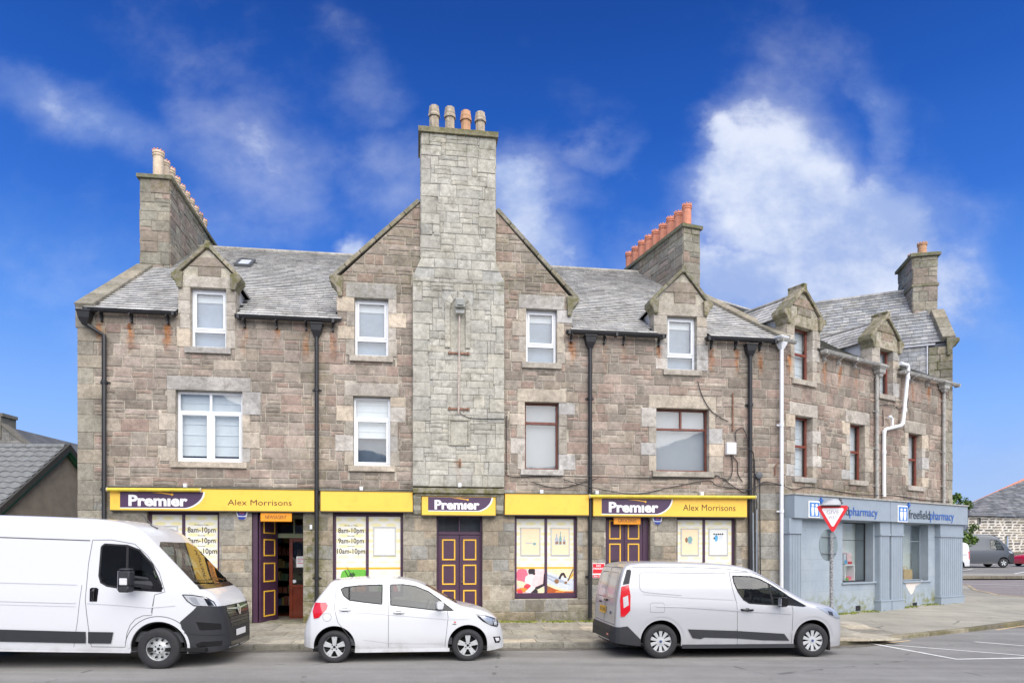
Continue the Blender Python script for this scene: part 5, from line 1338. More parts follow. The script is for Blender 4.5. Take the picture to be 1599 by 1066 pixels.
text_on('lettering', '8am-10pm', FM, r[0] + L * .12, r[1] - L * .12, r[2] + H * .08, r[2] + H * .19, .0225, M_wht, t, ref=(0, .72), bold=.01)
FM = FMo
def alarm(label, px, py):
    c = FM.at(px, py, .1); t = thing('alarm_box', label, 'alarm', FM.p(*c, .0), group='blue and white alarm boxes'); mb = MB()
    mb.prism(FM, [(c[0] - .11, c[1] - .0), (c[0] + .11, c[1] - .0), (c[0] + .15, c[1] + .15), (c[0] - .15, c[1] + .15)], .0, .06); mb.prism(FM, [(c[0] - .07, c[1] - .08), (c[0] + .07, c[1] - .08), (c[0] + .11, c[1]), (c[0] - .11, c[1])], 0, .06)
    mb.build('alarm_case', M_wht, t, bevel=.01); mb = MB(); mb.prism(FM, [(c[0] - .085, c[1] + .02), (c[0] + .085, c[1] + .02), (c[0] + .115, c[1] + .13), (c[0] - .115, c[1] + .13)], .06, .065); mb.prism(FM, [(c[0] - .06, c[1] - .07), (c[0] + .06, c[1] - .07), (c[0] + .1, c[1] - .005), (c[0] - .1, c[1] - .005)], .06, .08)
    mb.build('alarm_face', mat('alarm_blue', rgb(38, 62, 150), .35), t, bevel=.006); text_on('lettering', 'VSS', FM, c[0] - .06, c[0] + .06, c[1] + .055, c[1] + .105, .0665, mat('alarm_red', rgb(226, 110, 140), .4), t, bold=.02, ref=(0, .72))
alarm('blue and white alarm box on the stone left of the NEWSAGENT doorway', 377.5, 806); alarm('blue and white alarm box on the stone right of the GROCERIES sign', 1028, 814)
# posts and fittings on the wall
def tubes(name, label, cat, paths, r, m, group=None, fr=FM):
    t = MB(); 
    for P in paths:
        # smooth the path
        Q = [Vector(fr.p(*fr.at(px, py, h), h)) for px, py, h in P]; out = []
        for i in range(len(Q) - 1):
            p0, p1, p2, p3 = Q[max(0, i - 1)], Q[i], Q[i + 1], Q[min(len(Q) - 1, i + 2)]
            for k in range(5):
                s = k / 5; out.append(.5 * ((2 * p1) + (p2 - p0) * s + (2 * p0 - 5 * p1 + 4 * p2 - p3) * s * s + (-p0 + 3 * p1 - 3 * p2 + p3) * s ** 3))
        out.append(Q[-1]); t.tube(out, r, 6)
    o = t.build(name, m, None, smooth=True, loc=t.v[0]); return tag(o, label, cat, group)
M_cable = mat('black_cable', rgb(44, 44, 46), .6, var=.1)
H = .06
tubes('cable', 'slack black cables looping along the wall above the right-hand shop signs', 'cable', [[(790, 737, H), (800, 744, H), (860, 743, H), (922, 744, .18), (1000, 746, H), (1107, 746, H), (1118, 742, H), (1124, 745, H), (1138, 748, H), (1144, 735, H), (1143, 710, H)],
    [(880, 748, H), (922, 760, .18), (990, 771, H), (1050, 760, H), (1105, 750, H), (1120, 758, H), (1150, 762, H), (1172, 764, .18), (1190, 756, H), (1221, 757, .2)], [(830, 752, H), (870, 762, H), (905, 755, H), (935, 746, .12)], [(1155, 700, H), (1172, 702, .18), (1178, 715, H), (1180, 760, H), (1182, 790, H), (1184, 900, H)],
    [(1127, 745, H), (1150, 762, H), (1165, 768, H), (1172, 752, .18)], [(1090, 595, H), (1097, 618, H), (1110, 640, H), (1126, 652, H), (1138, 658, H)], [(1145, 713, H), (1152, 722, H), (1153, 740, H), (1160, 752, H)], [(1150, 690, H), (1149, 675, H), (1160, 668, H), (1168, 685, .12)]], .012, M_cable)
tubes('cable', 'thin black cables running down beside the white drainpipe to the ground', 'cable', [[(1187, 745, .08), (1187, 800, .08), (1188, 905, .08)], [(1178, 715, .05), (1179, 905, .05)], [(1187, 757, .08), (1195, 752, .05), (1221, 757, .18)]], .014, M_cable)
tubes('conduit', 'grey conduit pipe running down beside the GROCERIES shop window', 'pipe', [[(1176, 800, .07), (1177, 905, .07)], [(1182, 795, .07), (1182, 905, .07)]], .022, mat('grey_conduit', rgb(150, 156, 164), .5))
tubes('cable', 'thin black cable along the top of the left-hand shop signs', 'cable', [[(168, 759, .05), (330, 760, .05), (495, 762, .16), (600, 764, .05), (645, 765, .05)]], .009, M_cable)
tubes('cable', 'thin black cable from the lamp pole across the pale chimney breast', 'cable', [[(717, 640, .2), (722, 647, .16), (740, 653, .15), (787, 654, .15), (791, 655, .05), (791, 737, .05)]], .009, M_cable)
# lamp pole with floodlight on the breast
t = thing('floodlight', 'grey floodlight on a thin rusty pole fixed up the pale chimney breast', 'light', FB.p(*FB.at(716, 640), .06)); M_rust = mat('rusty_iron', rgb(138, 104, 86), .8, var=.35, scale=14, bump=.4)
c0, c1 = FB.at(716.5, 645, .1), FB.at(718, 478, .1); mb = MB(); mb.tube([FB.p(c0[0], c0[1], .1), FB.p(c1[0], c1[1], .1)], .022, 8, rads=[.024, .02]); mb.build('pole', mat('pale_rusty_pole', rgb(190, 174, 162), .7, var=.3, scale=9), t, smooth=True)
for y in (550.5, 637.5):
    a, b = FB.at(700, y, .06), FB.at(734, y, .06); mb = MB(); mb.fbox(FB, a[0], b[0], a[1] - .025, a[1] + .025, .03, .06)
    for e in (a[0] + .04, b[0] - .04, (a[0] + b[0]) / 2): mb.tube([FB.p(e, a[1] - .04, .07), FB.p(e, a[1] + .04, .07)], .022, 6)
    mb.build('wall_bracket', M_rust, t, bevel=.004)
a = FB.rect(711.5, 466, 727, 479, .3); mb = MB()
P = [FB.p(a[0], a[2], .3), FB.p(a[1], a[2], .3), FB.p(a[1], a[2] + .02, .12), FB.p(a[0], a[2] + .02, .12), FB.p(a[0] + .01, a[3], .34), FB.p(a[1] - .01, a[3], .34), FB.p(a[1] - .01, a[3] + .06, .12), FB.p(a[0] + .01, a[3] + .06, .12)]
mb.hexa(P); mb.fbox(FB, a[0] + .01, a[1] - .01, a[2] - .12, a[2] - .01, .08, .2); lh = mb.build('lamp_head', mat('grey_lamp', rgb(176, 176, 168), .5), t, bevel=.01); mb = MB(); mb.hexa([p + FB.n * .012 for p in P]); 
mb = MB(); mb.fbox(FB, a[0] + .04, a[1] - .04, a[2] + .04, a[3] - .03, .34, .35); mb.build('lamp_glass', mat('lamp_glass', rgb(130, 132, 128), .2), lh)
def wbox(name, label, cat, x0, y0, x1, y1, h0, h1, m, group=None, fr=FM, bevel=.015):
    r = fr.rect(x0, y0, x1, y1, h1); mb = MB(); mb.fbox(fr, *r, h0, h1); mb.fbox(fr, r[0] + .01, r[1] - .01, r[2] + .01, r[3] - .01, h1, h1 + .008); o = mb.build(name, m, None, bevel=bevel, loc=fr.p(r[0], r[2], 0)); return tag(o, label, cat, group)
wbox('junction_box', 'white electrical box with cables on the wall right of the brown-framed window', 'electrical box', 1136, 690.5, 1150.5, 709, .0, .14, M_upvc)
c = FM.at(1186.5, 742, .1); mb = MB(); mb.lathe([(0, .12), (.05, .12), (.09, .1), (.1, .05), (.08, 0)], FM.p(*c, .02), axis='y', n=16); mb.tube([FM.p(c[0], c[1] - .05, .06), FM.p(c[0], c[1] - .2, .06)], .02, 8)
o = mb.build('bell', mat('grey_bell', rgb(92, 94, 98), .6), None, smooth=True, loc=FM.p(*c, 0)); tag(o, 'round grey bell on the wall just left of the white drainpipe', 'bell')
mb = MB(); c = FM.at(718.5, 729, .12); mb.tube([FB.p(c[0], c[1], .03), FB.p(c[0], c[1] + .12, .1), FB.p(c[0], c[1] + .2, .06)], .02, 6); o = mb.build('iron_hook', M_rust, None, loc=FM.p(*c, 0)); tag(o, 'rusty iron hook on the pale stone above the centre door', 'hook')
mb = MB(); a, b = FM.at(1145, 614, .05), FM.at(1145, 672, .05); mb.tube([FM.p(*a, .05), FM.p(*b, .05)], .022, 8); o = mb.build('rusty_pipe', M_rust, None, loc=FM.p(*b, 0)); tag(o, 'short rusty upright pipe above the white electrical box', 'pipe')
mb = MB(); a, b, c2 = FM.at(1211, 741, .05), FM.at(1212, 726, .08), FM.at(1222, 717, .16); mb.tube([FM.p(*a, .03), FM.p(*b, .08), FM.p(*c2, .16)], .02, 8); o = mb.build('rusty_bracket', M_rust, None, loc=FM.p(*a, 0)); tag(o, 'rusty bent iron bracket beside the white drainpipe', 'bracket')
for lbl, x, y in (('small white fitting above the left Premier sign', 289, 757.5), ('small white fitting above the plain yellow board left of centre', 564.5, 762.5), ('small white fitting over the cornice above the centre door', 718.5, 757), ('small white fitting above the plain yellow board right of centre', 846.5, 767.5), ('small white fitting above the yellow sign beside the black drainpipe', 933, 768.5), ('small white fitting above the letters Alex on the right-hand sign', 1097, 770.5)):
    wbox('wall_fitting', lbl, 'fitting', x - 2.6, y - 3, x + 2.6, y + 3, 0, .2 if x == 718.5 else .12, M_upvc, 'small white fittings above the signs', bevel=.004)
wbox('door_buzzer', 'small white buzzer on the mossy stone right of the newsagent doorway', 'buzzer', 484, 819, 488, 826, 0, .05, M_upvc, bevel=.004)
# moss along the wall foot
def moss_strip(name, label, fr, u0, u1, dmax, seed, n, pvf, mp):
    rs = random.Random(seed); mb = MB()
    for _ in range(n):
        u = rs.uniform(u0, u1); d = abs(rs.gauss(0, dmax)) + .02; p = fr.p(u, 0, d); z = pvf(p.x, p.y)
        if noise.noise(Vector((u * 1.3, seed, 0))) < -.12 and rs.random() < .85: continue
        s = rs.uniform(.012, .035); a = rs.uniform(0, 6.28); c = Vector((p.x, p.y, z)); g = rs.choice([rgb(120, 128, 48), rgb(96, 112, 40), rgb(146, 146, 60), rgb(84, 96, 44)])
        q = [c + Vector((math.cos(a + k * 2.1) * s, math.sin(a + k * 2.1) * s, 0)) for k in range(3)]; top = c + Vector((rs.uniform(-.01, .01), rs.uniform(-.01, .01), s * rs.uniform(.5, 1.3)))
        mb.add(q + [top], [(0, 1, 3), (1, 2, 3), (2, 0, 3)], g)
    o = mb.build(name, mp, None, fix=False); tag(o, label, kind='stuff'); o['category'] = 'moss'; return o
M_moss = mat('moss_green', (0, 0, 0), .9, attr=True, var=.2)
moss_strip('moss', 'yellow-green moss along the foot of the shop wall', FM, 6.0, LM, .1, 3, 5200, PV, M_moss)

# ------------------------------------------------------------------ the pharmacy building
FP = Fr((7.35, 18.56, 0), (.852, .5235, 0)); LP = 8.96
ph = thing('corner_building', 'stone corner building with two small gabled dormers, red-brown windows and a grey-blue painted pharmacy front', 'building', FP.p(4.5, 0, -3))
RP = lambda *a, h=0: FP.rect(*a, h=h)
PE = 7.72; PPIT = (11.7 - 5.73 - 2.0) / 6.44 * 1.0; PPIT = (9.7 - 5.72) / 6.44
PW_up = [RP(1240, 512, 1268, 594), RP(1373.5, 546, 1394, 617)]; PW_f = [RP(1241, 650, 1268, 745), RP(1327, 662, 1350, 750), RP(1418, 677, 1439, 759)]
FZ = FP.at(1350, 778)[1]                                        # top of the painted shop front
def dormer2(x0, x1, zk, ap): a = FP.at(*ap); return (FP.at(x0, 520)[0], FP.at(x1, 520)[0], FP.at((x0 + x1) / 2, zk)[1], a[0], a[1])
PD1 = dormer2(1228, 1280, 494, (1254, 455)); PD2 = dormer2(1361, 1404, 532, (1384, 497))
rus2 = [FP.at(x, 580)[0] for x in (1287, 1311, 1336, 1375, 1425, 1450, 1470, 1232)]
def st_ph(cx, cy, x, y):
    u0 = min(rus2, key=lambda r: abs(r - cx)); k = .85 if abs(u0 - cx) < .5 and 5.8 < cy < 7.75 else 0
    moss = .08 + (.5 if y > 8.2 else 0) + .45 * max(0, 1 - (y - FZ) / .45) * (x < 5)
    return (x - u0, PE - .3 - y, k, clampf(moss, 0, 1))
PS = Pieces('stone', M_stone); PSd = Pieces('dressed_stone', M_ash); SL2 = Pieces('slate', M_slate)
zp = .1
pobs = []
pwall = wall_sheet(FP, [(0, FZ - .5), (LP, FZ - .5), (LP, PE), (0, PE)], PW_f + PW_up, parent=ph, stf=st_ph)
for r in PW_f: dress(PSd, pwall, FP, r, st_ph, lintel=.36, ext=.24, obs=pobs, over=.1)
for r in PW_up: dress(PSd, pwall, FP, (r[0], r[1], r[2], min(PE, r[3])), st_ph, top=False, jw=(.2, .34), obs=pobs)
v = FZ - .2
while v < PE - .05:
    hh = min(rnd.uniform(.28, .4), PE - v); hh = PE - v if PE - v - hh < .15 else hh
    w = rnd.choice((.28, .5)); q = (LP - w, LP, v, v + hh); PSd.stone(pwall, FP, rp(q), pick(QUO), joint=.004, h0=-.3, h1=.028, stf=st_ph); pobs.append(q); v += hh
put(PS, pwall, FP, subtract(coursed(0, LP, FZ - .1, PE, (.22, .36), (.22, .62), .36), pobs + PW_f + PW_up), RUB2, stf=st_ph, joint=.011)
SL_cur = SL2
dormer_head(ph, FP, PD1, PW_up[0], st_ph, None, rub=RUB2, finial=True, roofm=SLT, pitch=PPIT, eave=PE, kw_=.26)
dormer_head(ph, FP, PD2, PW_up[1], st_ph, None, rub=RUB2, finial=True, roofm=SLT, pitch=PPIT, eave=PE, kw_=.22)
for r in PW_up + PW_f: window(ph, FP, r, 'two', split=.52, m=M_redw, back=M_blind, style='wood', h=-.16)
# roofs
PR0 = FP.p(0, PE, .1); psv = (Vector((0, 0, PPIT)) - FP.n); psl = math.hypot(1, PPIT)
FPR = Fr(PR0, FP.u, psv)
R2b = Vector((9.76, 27.6, 11.7)); R2a = Vector((14.75, 25.4, 11.7)); V2 = Vector((12.3, 24.4, 9.2)); E1 = FP.p(LP, 9.2, 0)
def in_fr(fr, p): q = p - fr.o; return (q.dot(fr.u), q.dot(fr.v))
pr_poly = [(0.0, 0), (LP, 0), (in_fr(FPR, E1)[0], in_fr(FPR, V2)[1] * .2), in_fr(FPR, V2), in_fr(FPR, R2b), (1.36, in_fr(FPR, R2b)[1])]
mb = MB(); mb.add([FPR.p(u, max(v, .5), -.006) for u, v in pr_poly], [tuple(range(len(pr_poly)))], rgb(74, 76, 80))
# back slopes and the wing facing the camera
e = (R2b - R2a).normalized(); Fw_u = -e
n2 = (R2b - R2a).cross(E1 - R2a).normalized()
if n2.z < 0: n2 = -n2
FW = Fr(R2b, (R2a - R2b).normalized(), n2.cross((R2a - R2b).normalized()), n2)
if FW.v.z < 0: FW.v = -FW.v
w_poly3 = [V2, E1, R2a, R2b]
w_poly = [in_fr(FW, p) for p in w_poly3]
if area(w_poly) < 0: w_poly = w_poly[::-1]
mb.add([FW.p(u, v, -.006) for u, v in w_poly], [tuple(range(4))], rgb(74, 76, 80))
bk = Vector((.2, .98, 0)).normalized(); Wb = E1 + bk * 4.6; Lb = R2b + Vector((-1, 2.6, -2.6))
mb.add([R2a, R2b, Lb, Vector((Wb.x, Wb.y, 9.2))], [(0, 1, 2, 3)], rgb(100, 102, 106))
ra = FPR.p(1.36, in_fr(FPR, R2b)[1], 0); mb.add([ra, R2b, Lb, FP.p(2.6, PE + 1, -11)], [(0, 1, 2, 3)], rgb(100, 102, 106))
proof = mb.build('roof', M_slate, ph, fix=False)
def in_dorm(u, v, D):
    t = v / psl - .1; z = PE + PPIT * t
    return D[0] < u < D[1] and (t < .5 or z < D[4] - .1 - (D[4] - D[2]) * abs(u - D[3]) / ((D[1] - D[0]) / 2) - .1)
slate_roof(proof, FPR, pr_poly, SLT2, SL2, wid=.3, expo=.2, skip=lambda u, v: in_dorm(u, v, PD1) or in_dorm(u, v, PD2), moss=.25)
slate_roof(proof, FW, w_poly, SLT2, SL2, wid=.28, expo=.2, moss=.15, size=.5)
mb = MB()
for a, b, n in ((ra, R2b, 12), (R2b, R2a, 14)):
    for i in range(n): mb.tube([a.lerp(b, i / n), a.lerp(b, (i + .97) / n)], .09, 6, rgb(170, 168, 164))
mb.tube([R2b, V2], .05, 6, rgb(200, 200, 204)); mb.build('ridge_tile', M_slate, proof, kind='stuff')
# slate-hung face below the wing eave, and the end wall piece
FH = Fr(V2 - Vector((0, 0, V2.z)), (E1 - V2) - Vector((0, 0, (E1 - V2).z)), (0, 0, 1)); LH = (Vector((E1.x, E1.y, 0)) - Vector((V2.x, V2.y, 0))).length
qx = LH - .72
mb = MB(); mb.fbox(FH, 0, LH, PE - .1, 9.16, -.2, -.01, rgb(90, 92, 96)); sw_ = mb.build('slate_hung_face', M_slate, ph)
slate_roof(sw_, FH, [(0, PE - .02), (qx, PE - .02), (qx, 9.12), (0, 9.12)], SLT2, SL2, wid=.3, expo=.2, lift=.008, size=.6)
for i in range(5):
    z0 = PE - .02 + (9.05 - PE) * i / 5; z1 = PE - .02 + (9.05 - PE) * (i + 1) / 5; s = qx + (.36 if i % 2 else .28)
    PSd.stone(ph, FH, rp((qx + .02, s, z0, z1)), pick(QUO), h1=.06, stf=st_ph); PSd.stone(ph, FH, rp((s, LH + .02, z0, z1)), pick(QUO), h1=.06, h0=-.3, stf=st_ph)
mb = MB(); mb.fbox(FH, qx - .03, qx + .01, PE, 9.1, 0, .06); mb.tube([FH.p(0, 9.13, .05), FH.p(LH - .5, 9.13, .05)], .035, 6); mb.build('lead_strip', M_lead, ph)
kneeler(ph, FH, LH - .06, 9.2, 1, w=.26, d0=-.5, d1=.16, hgt=.5)
# wing gable coping and its chimney
t0 = Vector((bk.x, bk.y, 2.5 / 1.95)).normalized(); 
skew(ph, E1 + Vector((-.32, .07, .05)) , t0, Vector((.98, -.2, 0)), .42, 0, 1.6, 3, th=.14)
gw = MB(); pts = [E1 + Vector((0, 0, -9.1)), E1 + bk * 4.6 + Vector((0, 0, -9.1)), E1 + bk * 4.6, R2a + Vector((.35, 0, 0)), E1]; gw.add(pts, [tuple(range(5))], rgb(140, 132, 120)); 
gw.add([E1 + bk * 4.6 + Vector((0, 0, -9.1)), FP.p(2, .1, -11), FP.p(2, 8.5, -11), E1 + bk * 4.6], [(0, 1, 2, 3)], rgb(140, 132, 120)); gw.build('gable_wall', M_mortar, ph, fix=False)
cs = Vector((E1.x, E1.y, 0)) + bk * 1.22; FC = Fr(cs - Vector((.98, -.2, 0)).normalized() * .8, bk, (0, 0, 1), Vector((-.98, .2, 0)))
# (frame runs away from the street on its left face)
st_ = stack(ph, FC, 1.45, .8, 9.9, 12.62, 2, .15, .42, M_orclay, STK, PSd, capw=.1)
mb = MB(); frbox(mb, FC, -.05, 1.5, 11.55, 11.63, -.85, .05, rgb(140, 134, 118, kk), [(9, 9, 0, .5)] * 8); mb.build('string_course', M_ash, st_)
# gutters (grey cast iron) and pipes
M_gry = mat('old_grey_iron', rgb(168, 166, 160), .7, var=.25, scale=7, bump=.3, dirt=.5)
up = lambda x: FP.at(x, 570, .1)[0]
gutter(ph, FP, up(1213), up(1238), PE - .0, M_gry, r=.07); gutter(ph, FP, up(1281), up(1378), PE - .03, M_gry, brk=[up(x) for x in (1289, 1311, 1336)], r=.075); gutter(ph, FP, up(1404), LP + .06, PE - .05, M_gry, brk=[up(x) for x in (1425, 1450)], r=.075)
zf_ = FZ + .02
downpipe(ph, FP, 1221, PE - .12, .35, M_upvc, r=.05, clips=(.3, .62, .92)); 
def hopper_big(px):
    u = FP.at(px, 600, .12)[0]; mb = MB()
    for a, b, wa, wb in ((-.02, .04, .24, .24), (-.08, -.02, .16, .22), (-.2, -.08, .15, .16), (-.3, -.2, .07, .12)):
        mb.hexa([FP.p(u + x * w, PE - .1 + z, .14 + y * w * .7) for z, w in ((a, wa), (b, wb)) for x, y in ((-1, -1), (1, -1), (1, 1), (-1, 1))])
    return mb.build('hopper', M_gry, ph, bevel=.012)
hopper_big(1373); hopper_big(1474)
downpipe(ph, FP, 1370, PE - .3, zf_, M_gry, hopper=False, clips=(.3, .6, .9)); downpipe(ph, FP, 1474.5, PE - .3, zf_, M_gry, hopper=False, clips=(.1, .55, .85))
# white plastic soil pipe with a swan neck
def fpx(px, py, h): return FP.p(*FP.at(px, py, h), h)
mb = MB(); mb.tube([fpx(1381, 775, .1), fpx(1381, 674, .1)], .055, 12); mb.tube([fpx(1381, 676, .1), fpx(1383, 670, .11), fpx(1408, 664, .16), fpx(1411, 658, .17), fpx(1419, 575, .2), fpx(1418, 570, .2), fpx(1406, 567, .2)], .055, 12)
mb.tube([fpx(1394, 664, .14), fpx(1394, 654, .14), fpx(1391, 650, .14), fpx(1388, 651, .14)], .04, 10)
for x, y, h in ((1381, 706, .1), (1381, 674, .1), (1410, 660, .17), (1413.5, 640, .18), (1418, 590, .2)): p = fpx(x, y, h); mb.tube([p - Vector((0, 0, .05)), p + Vector((0, 0, .05))], .066, 12)
mb.build('soil_pipe', M_upvc, ph, smooth=True)
tubes('cable', 'thin black cable looping across the pharmacy building above the painted front', 'cable', [[(1222, 757, .12), (1240, 764, .05), (1262, 760, .05), (1300, 765, .05), (1335, 771, .05), (1362, 773, .16), (1395, 773, .05), (1440, 780, .05), (1484, 783, .05)], [(1375, 632, .05), (1395, 633, .05), (1405, 638, .05), (1416, 632, .22), (1419, 622, .05)], [(1379, 640, .05), (1380, 665, .05)]], .012, M_cable, fr=FP)

# painted shop front
M_pb = mat('grey_blue_paint', rgb(158, 168, 177, .95), .55, var=.06, scale=2.5, bump=.25, bscale=14, bdist=.006, dirt=.08)
M_pb2 = mat('grey_blue_joinery', rgb(154, 165, 175, .95), .45, var=.05, scale=3, bump=.1)
def foot_mat():
    """painted wall whose base carries real algae"""
    m = bpy.data.materials.new('painted_wall_with_algae'); m.use_nodes = True; T = NT(m.node_tree); pos = T.new('ShaderNodeNewGeometry').outputs['Position']; s = T.new('ShaderNodeSeparateXYZ', {0: pos})
    n = T.noise(pos, 4, 6, .7); br = T.new('ShaderNodeTexBrick', {'Scale': 1.0, 'Mortar Size': .006, 'Brick Width': .55, 'Row Height': .3, 'Color1': (1, 1, 1, 1), 'Color2': (.97, .97, .97, 1), 'Mortar': (.86, .86, .86, 1)})
    att = T.new('ShaderNodeAttribute', attribute_name='Col').outputs['Vector']; T.link(att, br.inputs['Vector'])
    c = T.mix(T.sm(T.noise(pos, 1.8, 6, .6), .3, .7), rgb(156, 168, 178, .95), rgb(170, 180, 188, .95)); c = T.mix(1.0, c, br.outputs[0], 'MULTIPLY')
    g = T.m('MULTIPLY', T.sm(s.outputs[2], .42, .95, 1, 0), T.sm(n, .42, .62, 0, .9)); c = T.mix(g, c, rgb(122, 124, 62)); c = T.mix(T.sm(T.noise(pos, 9, 5, .7), .62, .72, 0, .35), c, rgb(110, 112, 110))
    p = T.new('ShaderNodeBsdfPrincipled', {'Base Color': c, 'Roughness': .6}); b = T.new('ShaderNodeBump', {'Strength': .4, 'Distance': .006, 'Height': T.m('ADD', n, T.m('MULTIPLY', br.outputs[1], -.6))}); T.set(p, 'Normal', b.outputs[0]); T.new('ShaderNodeOutputMaterial', {'Surface': p.outputs[0]}); return m
M_foot = foot_mat()
HP = .12
pw = [FP.rect(1316, 815, 1364, 908, HP), FP.rect(1410, 818, 1450, 906, HP)]; sfz1 = FP.rect(1300, 811, 1301, 812, HP)[3]
fbot = FP.at(1300, 810.5, .4)[1]
def painted_wall(u0, u1, v0, v1, obs, h):
    cu = sorted({u0, u1} | {x for o in obs for x in o[:2]}); cv = sorted({v0, v1} | {x for o in obs for x in o[2:]}); mb = MB()
    for a, b in zip(cu, cu[1:]):
        for c, d in zip(cv, cv[1:]):
            if any(o[0] < (a + b) / 2 < o[1] and o[2] < (c + d) / 2 < o[3] for o in obs): continue
            mb.add([FP.p(x, y, h) for x, y in ((a, c), (b, c), (b, d), (a, d))], [(0, 1, 2, 3)], [(x, y, 0) for x, y in ((a, c), (b, c), (b, d), (a, d))])
    for o in obs:
        a, b, c, d = o
        for P, Q in (((a, c), (a, d)), ((b, d), (b, c)), ((b, c), (a, c)), ((a, d), (b, d))): mb.add([FP.p(*P, h), FP.p(*Q, h), FP.p(*Q, h - .55), FP.p(*P, h - .55)], [(0, 1, 2, 3)], (.3, 9, 0))
    return mb.build('painted_wall', M_foot, ph, fix=False)
pwl = painted_wall(0, LP, .1, fbot + .05, pw, HP)
mb = MB(); mb.fbox(FP, LP - .02, LP, .1, fbot + .05, -.6, HP); mb.build('end_return', M_pb, ph)
# sills of the two shop windows
for r in pw: mb = MB(); mb.fbox(FP, r[0] - .05, r[1] + .12, r[2] - .06, r[2] + .0, HP - .2, HP + .06); mb.build('window_sill', M_pb2, ph, bevel=.01)
pil = [(1222, 1253.5), (1375, 1391.5), (1392.5, 1412), (1469, 1491)]
for x0, x1 in pil:
    a, b = FP.at(x0, 870, .3)[0], FP.at(x1, 870, .3)[0]; zt_ = fbot; mb = MB()
    if x0 == 1222: a = -.12
    if x1 == 1491: b = LP + .14
    mb.fbox(FP, a + .03, b - .03, .15, zt_, HP - .05, .28); pl = mb.build('pilaster', M_pb2, ph, bevel=.01)
    mb = MB(); mb.fbox(FP, a, b, .12, .52, HP - .04, .33); mb.fbox(FP, a - .015, b + .015, .52, .56, HP - .03, .345); mb.fbox(FP, a, b, zt_ - .42, zt_ - .36, HP - .04, .32); mb.fbox(FP, a + .01, b - .01, zt_ - .36, zt_, HP - .03, .3)
    nb = max(2, int((b - a) / .13))
    for i in range(nb + 1): uu = a + .04 + (b - a - .1) * i / nb; mb.fbox(FP, uu, uu + .02, .56, zt_ - .42, .28, .292)
    mb.build('pilaster_trim', M_pb2, pl, bevel=.006)
# fascia boxes
ug = FP.at(1392, 790, .42)[0]; zt0 = FP.at(1300, 776, .42)[1]
for k, (a, b) in enumerate(((-.02, ug - .01), (ug + .01, LP + .2))):
    t = thing('fascia_sign', ('grey-blue fascia reading freefieldpharmacy behind the GIVE WAY sign', 'grey-blue fascia reading freefieldpharmacy nearest the street corner')[k], 'sign', FP.p(a, fbot, .4), group='pharmacy fascia signs')
    dz = 0 if k == 0 else -.0; mb = MB(); mb.fbox(FP, a, b, fbot, zt0 + dz, .0, .4); mb.build('sign_panel', M_pb2, t, bevel=.008)
    mb = MB(); n = int((b - a) / .09)
    for i in range(0, n): pass
    mb.fbox(FP, a - .02, b + .02, zt0 + dz + .002, zt0 + dz + .05, -.0, .44); mb.build('lead_capping', M_gry, t, bevel=.01)
    lx = (1264, 1285, 1371) if k == 0 else (1403, 1418, 1490)
    def q(px, py): return FP.at(px, py, .41)
    y0 = (784, 806) if k == 0 else (791, 813); cx0, cx1 = q(lx[0], 795)[0], q(lx[0] + (15 if k == 0 else 13.5), 795)[0]; z1, z0 = q(lx[0] + 7, y0[0])[1], q(lx[0] + 7, y0[1])[1]
    mb = MB(); mb.fbox(FP, cx0 - .035, cx1 + .035, z0 - .04, z1 + .04, .402, .425); lg = mb.build('logo_border', M_wht, t, bevel=.015); mb = MB(); mb.fbox(FP, cx0, cx1, z0, z1, .425, .432); M_pbl = mat('pharmacy_blue', rgb(84, 132, 200), .4, var=.02); mb.build('logo_ground', M_pbl, lg)
    L = cx1 - cx0; Hh = z1 - z0
    for f in (.3, .7): 
        blob(FP, cx0 + L * f, z1 - Hh * .2, L * .13, Hh * .09, .434, M_wht, lg, wob=0, name='logo_figure'); blob(FP, 0, 0, 0, 0, .434, M_wht, lg, poly=[(cx0 + L * (f - .15), z0 + Hh * .38), (cx0 + L * (f - .1), z0 + Hh * .06), (cx0 + L * (f + .1), z0 + Hh * .06), (cx0 + L * (f + .15), z0 + Hh * .38), (cx0 + L * (f + .15), z0 + Hh * .66), (cx0 + L * (f - .15), z0 + Hh * .66)], name='logo_figure')
    px_, pz_ = cx1 + .1, z1 + .06; mb = MB(); M_pdb = mat('pharmacy_dark_blue', rgb(48, 98, 178), .4, var=.02)
    mb.fbox(FP, px_ - .085, px_ + .085, pz_ - .022, pz_ + .022, .402, .43); mb.fbox(FP, px_ - .025, px_ + .025, pz_ - .085, pz_ + .085, .402, .432); mb.build('plus_mark', M_pdb, t)
    xs, xe = q(lx[1] + 1.5, 795)[0], q(lx[2], 795)[0]; zb_ = q(1325, 804)[1] if k == 0 else q(1430, 809.5)[1]; zh = (z1 - z0) * .66; xm = xs + (xe - xs) * .46
    text_on('lettering', 'freefield', FP, xs, xm - .02, zb_, zb_ + zh, .402, mat('charcoal_lettering', rgb(52, 62, 72), .4, var=0), t, ref=(0, .72), depth=.012, bold=.002); text_on('lettering', 'pharmacy', FP, xm, xe, zb_, zb_ + zh, .402, M_pdb, t, ref=(0, .72), depth=.012, bold=.004)
